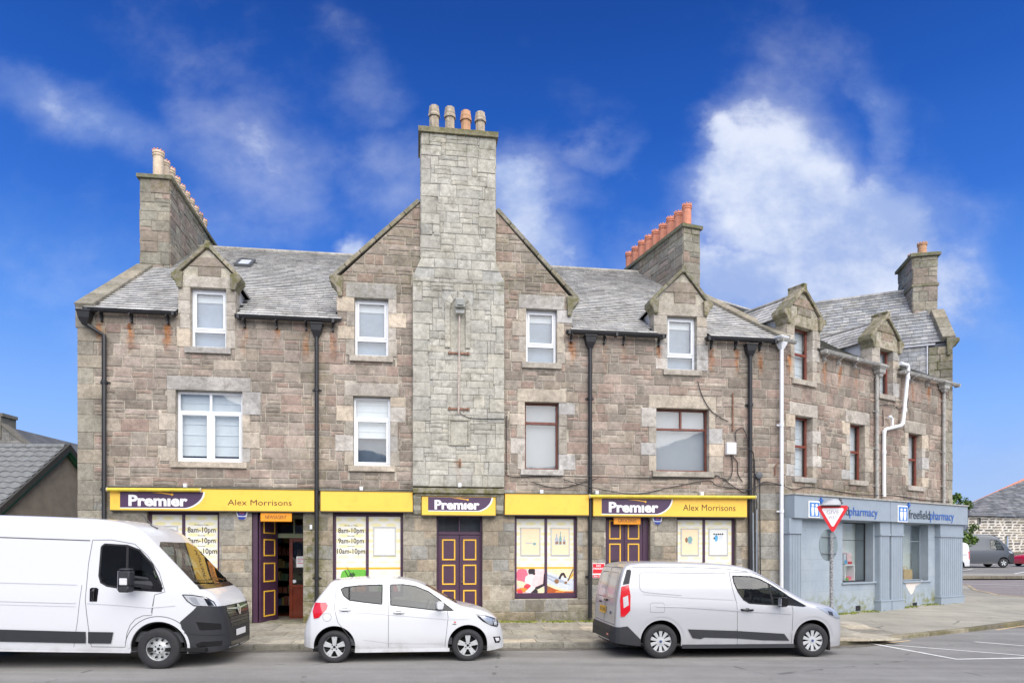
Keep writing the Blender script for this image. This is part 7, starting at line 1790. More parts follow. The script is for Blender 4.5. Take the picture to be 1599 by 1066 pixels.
class Car:
    def __init__(s, name, label, cat, loc, yaw, pitch, top, bot, hw, prof, rr, paint, nx=70, nz=20, cap=.3, group=None):
        s.root = thing(name, label, cat, loc, 0, group); s.root.rotation_euler = (0, pitch, yaw)
        s.paint = paint; top = smooth_poly(top, 2); s.top = top
        # stations by arc length along the outline
        arc = [0]
        for a, b in zip(top, top[1:]): arc.append(arc[-1] + math.hypot(b[0] - a[0], b[1] - a[1]))
        xs = []; zs = []
        for i in range(nx + 1):
            t = arc[-1] * i / nx; xs.append(interp(list(zip(arc, [p[0] for p in top])), t)); zs.append(interp(list(zip(arc, [p[1] for p in top])), t))
        for i in range(1, len(xs)): xs[i] = max(xs[i], xs[i - 1] + 1e-4)
        bm = bmesh.new(); rows = []
        for x, zt in zip(xs, zs):
            zb_ = interp(bot, x); zt = max(zt, zb_ + .02); r = min(interp(rr, x), (zt - zb_) * .5); w = interp(hw, x); cr = .02 if zt > 1.0 else .03
            pts = []
            m = nz - 8
            for k in range(m + 1): z = zb_ + (zt - r - zb_) * k / m; pts.append((w * interp(prof, z), z))
            wy, wz = pts[-1]
            k1 = interp(prof, zt)
            for k in range(1, 8): 
                a = math.pi / 2 * k / 7; z = zt - r + r * math.sin(a) ** 1.0; y = w * interp(prof, z) - r * .85 * (1 - math.cos(a)); pts.append((max(y, .01), z - cr * 0))
            # crown to the centre line
            ye, ze = pts[-1]; row = [(y, z) for y, z in pts]
            for k in range(1, 6): f = k / 5; row.append((ye * (1 - f), ze + cr * (1 - (1 - f) ** 2)))
            under = [(row[0][0] * f, row[0][1] - .02 * (1 - f)) for f in (0, .5)]
            row = under + row
            rows.append([bm.verts.new((x, -y, z)) for y, z in row] + [bm.verts.new((x, y, z)) for y, z in row[:-1][::-1]][: -1])
        n = len(rows[0])
        for a, b in zip(rows, rows[1:]):
            for k in range(n): bm.faces.new((a[k], a[(k + 1) % n], b[(k + 1) % n], b[k]))
        bm.faces.new(rows[0][::-1]); bm.faces.new(rows[-1])
        bmesh.ops.triangulate(bm, faces=[f for f in bm.faces if len(f.verts) > 4])
        bmesh.ops.recalc_face_normals(bm, faces=bm.faces)
        s.bm = bm; s.bvh = BVHTree.FromBMesh(bm)
        s.groups = {}                                                    # removed patches
    def hit(s, axis, sgn, a, b):
        """point and normal of the body along an axis: axis 1: (x, z) seen from the side; 0: (y, z) from an end; 2: (x, y) from above"""
        if axis == 1: o = Vector((a, sgn * 3, b)); d = Vector((0, -sgn, 0))
        elif axis == 0: o = Vector((sgn * 9, a, b)); d = Vector((-sgn, 0, 0))
        else: o = Vector((a, b, 5)); d = Vector((0, 0, -1))
        h = s.bvh.ray_cast(o, d)
        return (h[0], h[1]) if h[0] is not None else (None, None)
    def cut(s, poly, axis, sgn, lo=None, cond=None):
        """knife the body along a polygon's outline and return the faces inside"""
        bm = s.bm; ai, bi = ((1, 2), (0, 2), (0, 1))[axis]
        if area(poly) < 0: poly = poly[::-1]
        x0 = min(p[0] for p in poly) - .03; x1 = max(p[0] for p in poly) + .03; y0 = min(p[1] for p in poly) - .03; y1 = max(p[1] for p in poly) + .03
        def near(f):
            if sgn * f.normal[axis] < .03: return False
            vs = f.verts; A = [v.co[ai] for v in vs]; B = [v.co[bi] for v in vs]
            if max(A) < x0 or min(A) > x1 or max(B) < y0 or min(B) > y1: return False
            c = f.calc_center_median()
            if axis == 1 and sgn * c.y < 0: return False
            return cond(c, f) if cond else True
        for i in range(len(poly)):
            a, b = poly[i - 1], poly[i]; no = Vector((0, 0, 0)); no[ai] = b[1] - a[1]; no[bi] = -(b[0] - a[0]); co = Vector((0, 0, 0)); co[ai] = a[0]; co[bi] = a[1]
            if no.length < 1e-5: continue
            ex0, ex1 = min(a[0], b[0]) - .02, max(a[0], b[0]) + .02; ey0, ey1 = min(a[1], b[1]) - .02, max(a[1], b[1]) + .02
            fs = []
            for f in bm.faces:
                if not near(f): continue
                A = [v.co[ai] for v in f.verts]; B = [v.co[bi] for v in f.verts]
                if max(A) < ex0 or min(A) > ex1 or max(B) < ey0 or min(B) > ey1: continue
                fs.append(f)
            es = {e for f in fs for e in f.edges}; vs = {v for f in fs for v in f.verts}
            bmesh.ops.bisect_plane(bm, geom=list(vs) + list(es) + fs, dist=1e-5, plane_co=co, plane_no=no.normalized())
        return [f for f in bm.faces if near(f) and pip(f.calc_center_median()[ai], f.calc_center_median()[bi], poly)]
    def take(s, name, poly, axis=1, sgns=(-1,), m=None, parent=None, off=0., remove=True, cond=None, label=None, build=True, bevel=0):
        """the skin inside the outline becomes a part of its own"""
        out = []
        for sg in sgns:
            fs = s.cut(poly, axis, sg, cond=cond)
            if not fs: print('no faces', s.root.name, name); continue
            mb = MB(); idx = {}
            for f in fs:
                ids = []
                for v in f.verts:
                    if v not in idx: idx[v] = len(mb.v); mb.v.append(v.co + v.normal * off); mb.c.append((.5, .5, .5)); mb.st.append((0, 0, 0, 0))
                    ids.append(idx[v])
                mb.f.append(ids); mb.mi.append(0)
            if off > .004:                                               # returns so that the piece has an edge
                edges = {}
                for f in mb.f:
                    for i in range(len(f)): k = (f[i - 1], f[i]); edges[k] = 1
                inv = {i: v for v, i in idx.items()}
                for (a, b) in list(edges):
                    if (b, a) not in edges:
                        n0 = len(mb.v); mb.v += [inv[a].co.copy(), inv[b].co.copy()]; mb.c += [(.5, .5, .5)] * 2; mb.st += [(0, 0, 0, 0)] * 2; mb.f.append([b, a, n0, n0 + 1]); mb.mi.append(0)
            if remove: bmesh.ops.delete(s.bm, geom=fs, context='FACES')
            if build:
                o = mb.build(name, m or s.paint, parent or s.root, smooth=True, local=True, fix=False, label=label, sharp=50); out.append(o)
        return out
    def ribbon(s, name, pts, w=.006, axis=1, sgns=(-1,), m=None, parent=None, off=.0015, closed=False, step=.05):
        for sg in sgns:
            P = []
            pp = pts + [pts[0]] if closed else pts
            for a, b in zip(pp, pp[1:]):
                n = max(1, int(math.hypot(b[0] - a[0], b[1] - a[1]) / step))
                for i in range(n): P.append((a[0] + (b[0] - a[0]) * i / n, a[1] + (b[1] - a[1]) * i / n))
            P.append(pp[-1]); mb = MB(); L = []
            for i, p in enumerate(P):
                q0, q1 = P[max(0, i - 1)], P[min(len(P) - 1, i + 1)]; t = Vector((q1[0] - q0[0], q1[1] - q0[1])).normalized(); nn = Vector((-t.y, t.x)) * w / 2; r = []
                for k in (1, -1):
                    h, no = s.hit(axis, sg, p[0] + nn.x * k, p[1] + nn.y * k); r.append(h + no * off if h is not None else None)
                L.append(r if all(x is not None for x in r) else None)
            for a, b in zip(L, L[1:]):
                if a and b and (a[0] - b[0]).length < .3: mb.add([a[0], a[1], b[1], b[0]], [(0, 1, 2, 3)])
            if mb.v: mb.build(name, m or M_gap, parent or s.root, local=True, fix=False)
    def patch(s, name, poly, axis=1, sgns=(-1,), m=None, parent=None, off=.004, step=.04, label=None):
        """a thin fitted plate on the skin"""
        outp = []
        for sg in sgns:
            bm = bmesh.new(); 
            if area(poly) < 0: poly = poly[::-1]
            bm.faces.new([bm.verts.new((x, y, 0)) for x, y in poly])
            xs = [p[0] for p in poly]; ys = [p[1] for p in poly]
            for k, (lo, hi) in enumerate(((min(xs), max(xs)), (min(ys), max(ys)))):
                n = max(1, int((hi - lo) / step))
                for i in range(1, n): co = [0, 0, 0]; no = [0, 0, 0]; co[k] = lo + (hi - lo) * i / n; no[k] = 1; bmesh.ops.bisect_plane(bm, geom=bm.faces[:] + bm.edges[:] + bm.verts[:], plane_co=co, plane_no=no)
            ok = True
            last = None
            for v in bm.verts:
                h, no = s.hit(axis, sg, v.co.x, v.co.y)
                if h is None:
                    v.co = last if last is not None else Vector((0, 0, 0)); continue
                v.co = h + no * off; last = v.co.copy()
            me = bpy.data.meshes.new(name); bm.to_mesh(me); bm.free(); me.materials.append(m); me.shade_smooth()
            o = bpy.data.objects.new(name, me); COL.objects.link(o); o.parent = parent or s.root
            if label: o['label'] = label
            outp.append(o)
        return outp
    def finish(s, lining=True, name='body', wheels=(), arch_r=.33, under=(0, 2), uz=.22):
        bm = s.bm
        me = bpy.data.meshes.new(name); bm.to_mesh(me); me.materials.append(s.paint); me.shade_smooth(); me.set_sharp_from_angle(angle=R(50))
        o = bpy.data.objects.new(name, me); COL.objects.link(o); o.parent = s.root
        if lining:
            bm2 = bm.copy(); bm2.normal_update()
            for v in bm2.verts: v.co -= v.normal * .025
            me = bpy.data.meshes.new('lining'); bm2.to_mesh(me); bm2.free(); me.materials.append(M_cab); me.shade_smooth(); l = bpy.data.objects.new('lining', me); COL.objects.link(l); l.parent = s.root
        bm.free(); return o
    def circle(s, x, z, r, n=28, a0=-.12, a1=math.pi + .12, zb=.0):
        return [(x + r * math.cos(a0 + (a1 - a0) * i / n), z + r * math.sin(a0 + (a1 - a0) * i / n)) for i in range(n + 1)] + [(x - r, zb), (x + r, zb)]
    def box(s, name, x0, x1, y0, y1, z0, z1, m, parent=None, bevel=0, label=None):
        mb = MB(); mb.box(x0, x1, y0, y1, z0, z1); return mb.build(name, m, parent or s.root, local=True, bevel=bevel, label=label)
def wheel(car, x, y, r, wd, rim_r, style, steer=0, side=-1):
    mb = MB(); w = wd / 2; tr = r; c = (x, y, r)
    prof = [(rim_r * .97, -w * .75), (rim_r + .01, -w * .92), (rim_r + (tr - rim_r) * .45, -w), (tr - .03, -w * .92), (tr - .008, -w * .75), (tr, -w * .4)]
    for k in range(3): prof += [(tr, -w * .4 + k * w * .3), (tr - .006, -w * .4 + k * w * .3 + .005), (tr - .006, -w * .4 + k * w * .3 + .012), (tr, -w * .4 + k * w * .3 + .017)]
    prof += [(tr, w * .4), (tr - .008, w * .75), (tr - .03, w * .92), (rim_r + .01, w * .92), (rim_r * .97, w * .75)]
    prof = [(a, -b * side * -1) for a, b in prof]
    mb.lathe(prof, c, axis='y', n=44)
    wh = mb.build('wheel', M_rub, car.root, smooth=True, local=True, sharp=35)
    # rim: barrel, spokes, nuts. face on the outer side
    def Y(d): return y + side * (w * .72 - d)                                # d: depth in from the outer face
    mb = MB(); mb.lathe([(rim_r, 0), (rim_r * .965, -.008), (rim_r * .93, -.03), (rim_r * .92, -.11)], (x, Y(0), r), axis='y', n=40) if side < 0 else mb.lathe([(rim_r, 0), (rim_r * .965, .008), (rim_r * .93, .03), (rim_r * .92, .11)], (x, Y(0), r), axis='y', n=40)
    mb.build('rim', M_alloy, wh, smooth=True, local=True)
    mb = MB(); mb.lathe([(rim_r * .93, 0), (0, 0)], (x, Y(.09), r), axis='y', n=30); mb.build('brake_disc', M_under, wh, local=True)
    mb = MB()
    def pl(a, r0, w0, r1, w1, d0, d1, th=.02):
        """a spoke at angle a from radius r0 to r1"""
        u = Vector((math.cos(a), 0, math.sin(a))); v = Vector((-math.sin(a), 0, math.cos(a))); c_ = Vector((x, 0, r))
        P = []
        for rr_, ww, d in ((r0, w0, d0), (r1, w1, d1)):
            for sgn in (-1, 1): q = c_ + u * rr_ + v * sgn * ww / 2; P.append(Vector((q.x, Y(d), q.z))); 
        Q = [Vector((p.x, p.y - side * th, p.z)) for p in P]
        mb.hexa([P[0], P[1], P[3], P[2], Q[0], Q[1], Q[3], Q[2]])
    if style == 'alloy5':
        for k in range(5):
            a = R(90 + 72 * k); pl(a - .15, rim_r * .22, rim_r * .24, rim_r * .97, rim_r * .24, .012, .006); pl(a + .15, rim_r * .22, rim_r * .24, rim_r * .97, rim_r * .24, .012, .006)
            pl(a, rim_r * .18, rim_r * .3, rim_r * .6, rim_r * .26, .014, .011)
        mb.lathe([(0, side * .0), (rim_r * .17, 0), (rim_r * .36, -side * .004)], (x, Y(.008), r), axis='y', n=24)
    elif style == 'cover10':
        for k in range(10):
            a = R(90 + 36 * k); pl(a, rim_r * .34, rim_r * .2, rim_r * .97, rim_r * .36, .012, .004)
        mb.lathe([(0, 0), (rim_r * .42, side * .006)], (x, Y(.008), r), axis='y', n=24)
    elif style == 'steel':
        mb.lathe([(rim_r * .5, 0), (rim_r * .62, side * .02), (rim_r * .8, side * .05), (rim_r * .93, side * .06)], (x, Y(.02), r), axis='y', n=36)
        mb.lathe([(0, -side * .02), (rim_r * .4, -side * .015), (rim_r * .52, side * .01)], (x, Y(.02), r), axis='y', n=24)
    sp = mb.build('hub_cap' if style != 'alloy5' else 'spokes', M_alloy, wh, local=True, bevel=.004 if style != 'steel' else 0, smooth=True, sharp=30)
    mb = MB()
    if style == 'steel':
        for k in range(10): a = 2 * math.pi * k / 10; mb.tube([Vector((x + math.cos(a) * rim_r * .74, Y(.02), r + math.sin(a) * rim_r * .74)), Vector((x + math.cos(a) * rim_r * .74, Y(.06), r + math.sin(a) * rim_r * .74))], .018, 8)
        for k in range(5): a = 2 * math.pi * k / 5; mb.tube([Vector((x + math.cos(a) * rim_r * .3, Y(-.005), r + math.sin(a) * rim_r * .3)), Vector((x + math.cos(a) * rim_r * .3, Y(.03), r + math.sin(a) * rim_r * .3))], .014, 6)
    elif style == 'alloy5':
        for k in range(4): a = R(45 + 90 * k); mb.tube([Vector((x + math.cos(a) * rim_r * .26, Y(-.001), r + math.sin(a) * rim_r * .26)), Vector((x + math.cos(a) * rim_r * .26, Y(.02), r + math.sin(a) * rim_r * .26))], .012, 8)
    mb.lathe([(0, 0), (rim_r * .12, 0)], (x, Y(-.002) if style != 'steel' else Y(-.003), r), axis='y', n=14)
    mb.build('wheel_nut' if style != 'cover10' else 'hub_badge', M_gblk if style != 'cover10' else mat('blue_badge', rgb(60, 80, 130), .3), wh, local=True, fix=True)
    return wh
def under_body(car, x0, x1, hw, z, archs, r, wd=.28, zt=None):
    mb = MB(); mb.box(x0, x1, -hw, hw, z, z + .06); mb.build('floor_pan', M_under, car.root, local=True)
    for ax in archs:
        for sg in (-1, 1):
            mb = MB(); n = 18; P = []
            for k in range(n + 1):
                a = -.15 + (math.pi + .3) * k / n; P.append((ax + r * math.cos(a), r * math.sin(a) + car.hub))
            yo, yi = sg * (hw + .02), sg * (hw - wd - .08)
            mb.add([Vector((x, yo, zz)) for x, zz in P] + [Vector((x, yi, zz)) for x, zz in P], [(k, k + 1, n + 2 + k, n + 1 + k) for k in range(n)] + [tuple(range(n + 1, 2 * n + 2))])
            mb.build('wheel_arch_liner', M_under, car.root, local=True, fix=False)
def mirror(car, x, z, w, y0, m_shell, m_arm=None, hgt=.17, len_=.13, depth=.2, sgns=(-1, 1), label=None):
    for sg in sgns:
        mb = MB(); yo = sg * (w + y0); vs = []; fs = []; n = 10
        for i, (f, k) in enumerate(((0, .55), (.15, .85), (.4, 1), (.75, 1), (1, .8))):
            for j in range(n): a = 2 * math.pi * j / n; vs.append(Vector((x + (f - .5) * len_ * .0 + math.copysign(abs(math.cos(a)) ** .6, math.cos(a)) * len_ * .5 * k, yo + sg * depth * (f - .3), z + math.copysign(abs(math.sin(a)) ** .6, math.sin(a)) * hgt / 2 * k)))
        for i in range(4):
            for j in range(n): fs.append((i * n + j, i * n + (j + 1) % n, (i + 1) * n + (j + 1) % n, (i + 1) * n + j))
        fs += [tuple(range(n))[::-1], tuple(4 * n + j for j in range(n))]; mb.add(vs, fs)
        o = mb.build('door_mirror', m_shell, car.root, smooth=True, local=True, sharp=60)
        mb = MB(); mb.tube([Vector((x + .03, sg * (w - .08), z - hgt * .42)), Vector((x, yo, z - hgt * .35))], .028, 8); mb.build('mirror_arm', m_arm or M_gblk, o, smooth=True, local=True)
        mb = MB(); mb.box(x - len_ * .5 - .004, x - len_ * .5 + .004, min(yo, yo + sg * depth * .6), max(yo, yo + sg * depth * .6), z - hgt * .36, z + hgt * .36); mb.build('mirror_glass', M_chrome, o, local=True)
def seats(car, xs, ys, z0, h=.62, w=.46):
    for x in xs:
        for y in ys:
            mb = MB(); 
            V = Vector
            def sec(zc_, d, ww, xo): return [V((x + xo - d / 2, y - ww / 2, zc_)), V((x + xo + d / 2, y - ww / 2, zc_)), V((x + xo + d / 2, y + ww / 2, zc_)), V((x + xo - d / 2, y + ww / 2, zc_))]
            for (za_, da, wa, xa), (zb2, db, wb, xb) in ((( z0, .5, w, .2), (z0 + .16, .5, w, .2)), ((z0 + .16, .14, w, -.02), (z0 + h * .8, .11, w * .9, -.14)), ((z0 + h * .8, .11, w * .9, -.14), (z0 + h, .08, w * .6, -.17)), ((z0 + h + .03, .08, w * .5, -.18), (z0 + h + .2, .07, w * .42, -.2))): mb.hexa(sec(za_, da, wa, xa) + sec(zb2, db, wb, xb))
            mb.build('seat', M_seat, car.root, local=True, bevel=.03)
def steering(car, x, y, z, r=.18):
    mb = MB(); P = [Vector((x + math.sin(a) * r * .35, y + math.cos(a) * r, z + math.sin(a) * r * .94)) for a in [2 * math.pi * k / 20 for k in range(21)]]; mb.tube(P, .014, 6, cap=False); mb.tube([P[0], P[10]], .014, 6); mb.tube([Vector((x, y, z)), Vector((x + .3, y, z - .22))], .03, 6); mb.build('steering_wheel', M_gblk, car.root, smooth=True, local=True)
def side_frame(sgn, x, y, z):  # a text plane on the near flank
    return Fr((x, y, z), (1, 0, 0), (0, 0, 1), (0, -1, 0))

# ---- white hatchback
P_white = body_paint('white_paint_gloss', rgb(217, 218, 220)); P_white2 = body_paint('white_van_paint', rgb(217, 218, 221), .26); P_silver = body_paint('silver_paint', rgb(198, 199, 202, .95), .3, metal=.25)
def hatchback():
    x0, y0 = -3.17, 12.16; yaw = R(8)
    c = Car('hatchback', 'small white five-door hatchback parked at the kerb between the two vans', 'car', (x0 - math.sin(yaw) * .8 + 0, y0 + math.cos(yaw) * .8, .027), yaw, R(.35),
        top=[(-.56, .30), (-.57, .50), (-.54, .68), (-.46, .84), (-.40, 1.02), (-.28, 1.2), (-.14, 1.37), (-.09, 1.45), (.05, 1.475), (.4, 1.50), (.8, 1.512), (1.15, 1.50), (1.42, 1.45), (1.6, 1.385), (1.85, 1.235), (2.1, 1.09), (2.27, 1.0), (2.45, .97), (2.65, .92), (2.85, .83), (2.98, .72), (3.05, .6), (3.09, .45), (3.08, .3), (3.04, .22)],
        bot=[(-.57, .28), (-.3, .25), (.4, .2), (2.0, .17), (2.8, .17), (3.08, .2)],
        hw=[(-.57, .5), (-.52, .62), (-.42, .72), (-.25, .775), (.1, .8), (2.2, .8), (2.5, .785), (2.75, .73), (2.92, .64), (3.02, .54), (3.09, .42)],
        prof=[(.15, .93), (.3, .975), (.5, 1), (.7, 1.0), (.85, .985), (.98, .955), (1.1, .915), (1.25, .86), (1.4, .80), (1.52, .75)], rr=[(-.5, .12), (.1, .12), (1.5, .1), (2.2, .1), (2.6, .13), (3.05, .14)], paint=P_white, nx=84)
    c.hub = .285
    for sg in (-1, 1):
        for hx_ in (0, 2.385): fs = c.cut(c.circle(hx_, .30, .365, zb=.05), 1, sg); bmesh.ops.delete(c.bm, geom=fs, context='FACES')
    both = (-1, 1)
    fwin = smooth_poly([(.985, 1.03), (.975, 1.39), (1.2, 1.395), (1.42, 1.365), (1.66, 1.27), (1.86, 1.13), (1.98, 1.03), (2.12, .925), (1.75, .94), (.985, 1.03)], 0)[:-1]
    rwin = [(.83, 1.045), (.49, 1.085), (.25, 1.12), (.15, 1.2), (.10, 1.31), (.16, 1.345), (.42, 1.375), (.83, 1.39)]
    c.take('front_side_window', fwin, m=M_cglass, sgns=both); c.take('rear_side_window', rwin, m=M_tint, sgns=both)
    c.take('windscreen', [(-.60, 1.05), (.60, 1.05), (.52, 1.38), (-.52, 1.38)], axis=0, sgns=(1,), m=M_cglass, cond=lambda q, f: q.x > 1.3 and q.z > 1.0 and f.normal.z > .3)
    c.take('rear_window', [(-.5, 1.0), (.5, 1.0), (.42, 1.32), (-.42, 1.32)], axis=0, sgns=(-1,), m=M_gblk, cond=lambda q, f: q.x < .3)
    d1 = c.take('front_door', [(.955, .27), (.955, 1.43), (1.42, 1.41), (1.7, 1.28), (2.02, 1.03), (2.02, .8), (1.97, .27)], sgns=both, label='front door')
    d2 = c.take('rear_door', [(.945, .27), (.945, 1.43), (.4, 1.42), (.1, 1.39), (.02, 1.28), (0, .97), (.06, .74), (.26, .47), (.37, .29)], sgns=both, label='rear door')
    gp_ = [[(.95, .27), (.95, 1.42)], [(1.965, .27), (2.02, .8), (2.0, .97)], [(.06, 1.38), (.01, 1.25), (-.005, .97), (.06, .73), (.28, .45), (.37, .29)]]
    for g in gp_: c.ribbon('panel_gap', g, sgns=both, w=.007, off=.003, m=M_gap)
    c.ribbon('window_seal', rwin, sgns=both, w=.018, off=.003, m=M_gapd, closed=True); c.ribbon('window_seal', fwin, sgns=both, w=.016, off=.003, m=M_gapd, closed=True); c.ribbon('window_divider', [(.25, 1.12), (.245, 1.36)], sgns=both, w=.03, off=.004, m=M_gapd)
    c.patch('mirror_triangle', [(1.86, 1.05), (1.96, 1.045), (2.1, .93), (1.84, .945)], sgns=both, m=M_gblk)
    c.patch('tail_lamp', [(-.345, 1.07), (-.16, 1.08), (-.12, 1.03), (-.14, .96), (-.27, .81), (-.36, .79), (-.385, .92)], sgns=both, m=M_redl, off=.01)
    hd_ = [(2.52, .865), (2.74, .82), (2.94, .75), (2.985, .68), (2.94, .60), (2.82, .635), (2.66, .72), (2.58, .79)]
    for o in c.patch('headlight', hd_, sgns=both, m=M_gblk, off=.004): pass
    c.patch('headlight_reflector', [(2.59, .83), (2.76, .80), (2.85, .76), (2.85, .65), (2.78, .66), (2.68, .74)], sgns=both, m=M_chrome, off=.006); c.patch('headlight_projector', [(2.86, .74), (2.92, .73), (2.93, .65), (2.88, .645)], sgns=both, m=M_wl, off=.0065); c.patch('headlight_lens', hd_, sgns=both, m=M_lens, off=.010)
    c.patch('fog_lamp', [(2.86, .43), (3.0, .42), (3.02, .36), (2.99, .30), (2.9, .31)], sgns=both, m=M_gblk, off=.004); c.patch('fog_lamp_glass', [(2.895, .405), (2.98, .4), (2.99, .345), (2.93, .335)], sgns=both, m=M_wl, off=.007)
    fl = [( -.13 + .075 * math.cos(2 * math.pi * k / 18), .82 + .075 * math.sin(2 * math.pi * k / 18)) for k in range(18)]; c.ribbon('fuel_flap_gap', fl, sgns=(-1,), w=.005, off=.002, closed=True)
    c.patch('front_grille', [(-.36, .55), (.36, .55), (.34, .66), (-.34, .66)], axis=0, sgns=(1,), m=M_gblk); c.patch('lower_grille', [(-.4, .28), (.4, .28), (.36, .42), (-.36, .42)], axis=0, sgns=(1,), m=M_gblk)
    c.patch('number_plate', [(-.26, .45), (.26, .45), (.26, .55), (-.26, .55)], axis=0, sgns=(1,), m=M_wht, off=.012)
    for hx_, hz_ in ((.18, .945), (1.13, .895)):
        for sg in both:
            h, no = c.hit(1, sg, hx_, hz_); mb = MB(); mb.tube([h + Vector((-.09, -0, 0)), h + Vector((-.07, sg * .028, .003)), h + Vector((.07, sg * .028, .003)), h + Vector((.1, 0, 0))], .017, 8); mb.build('door_handle', P_white, c.root, smooth=True, local=True); c.patch('handle_recess', [(hx_ - .05, hz_ - .03), (hx_ + .05, hz_ - .03), (hx_ + .05, hz_ + .03), (hx_ - .05, hz_ + .03)], sgns=(sg,), m=M_gap, off=.0015)
    # swage line along the doors
    for P in ([(.02, .91), (.5, .9), (1.2, .84), (2.0, .77), (2.4, .77)], [(.5, .42), (1.0, .35), (1.95, .33)]): c.ribbon('crease', P, sgns=both, w=.012, m=P_white, off=.007)
    mirror(c, 1.87, 1.03, .78, .08, P_white, hgt=.15, len_=.14, depth=.2)
    c.patch('badge', [(2.12, .70), (2.17, .70), (2.145, .74)], m=mat('badge_red', rgb(200, 90, 90), .3), off=.003); c.patch('badge', [(2.1, .67), (2.17, .67), (2.17, .685), (2.1, .685)], m=M_gap, off=.003)
    mb = MB(); mb.tube([Vector((.25, -.0, 1.50)), Vector((.13, 0, 1.70))], .006, 6, rads=[.01, .005]); mb.build('aerial', M_gblk, c.root, local=True)
    for a, b in (((.72, 0), (.0, 0)),): pass
    mb = MB(); mb.tube([Vector((2.12, -.5, 1.10)), Vector((2.2, 0, 1.06)), Vector((2.05, .2, 1.13))], .01, 6); mb.build('wiper', M_gblk, c.root, smooth=True, local=True)
    c.box('sill', .36, 2.05, -.77, .77, .18, .24, P_white)
    under_body(c, -.38, 2.75, .7, .2, (0, 2.385), .36)
    c.finish(); seats(c, (1.15, .35), (-.36, .36), .42); steering(c, 1.62, -.36, .93); c.box('dashboard', 1.72, 2.15, -.66, .66, .6, .97, M_seat, bevel=.05); c.box('cabin_floor', .1, 2.1, -.7, .7, .3, .42, M_seat)
    for hx_ in (0, 2.385):
        for sg in both: wheel(c, hx_, sg * .715, .288, .175, .195, 'alloy5', side=sg)
hatchback()

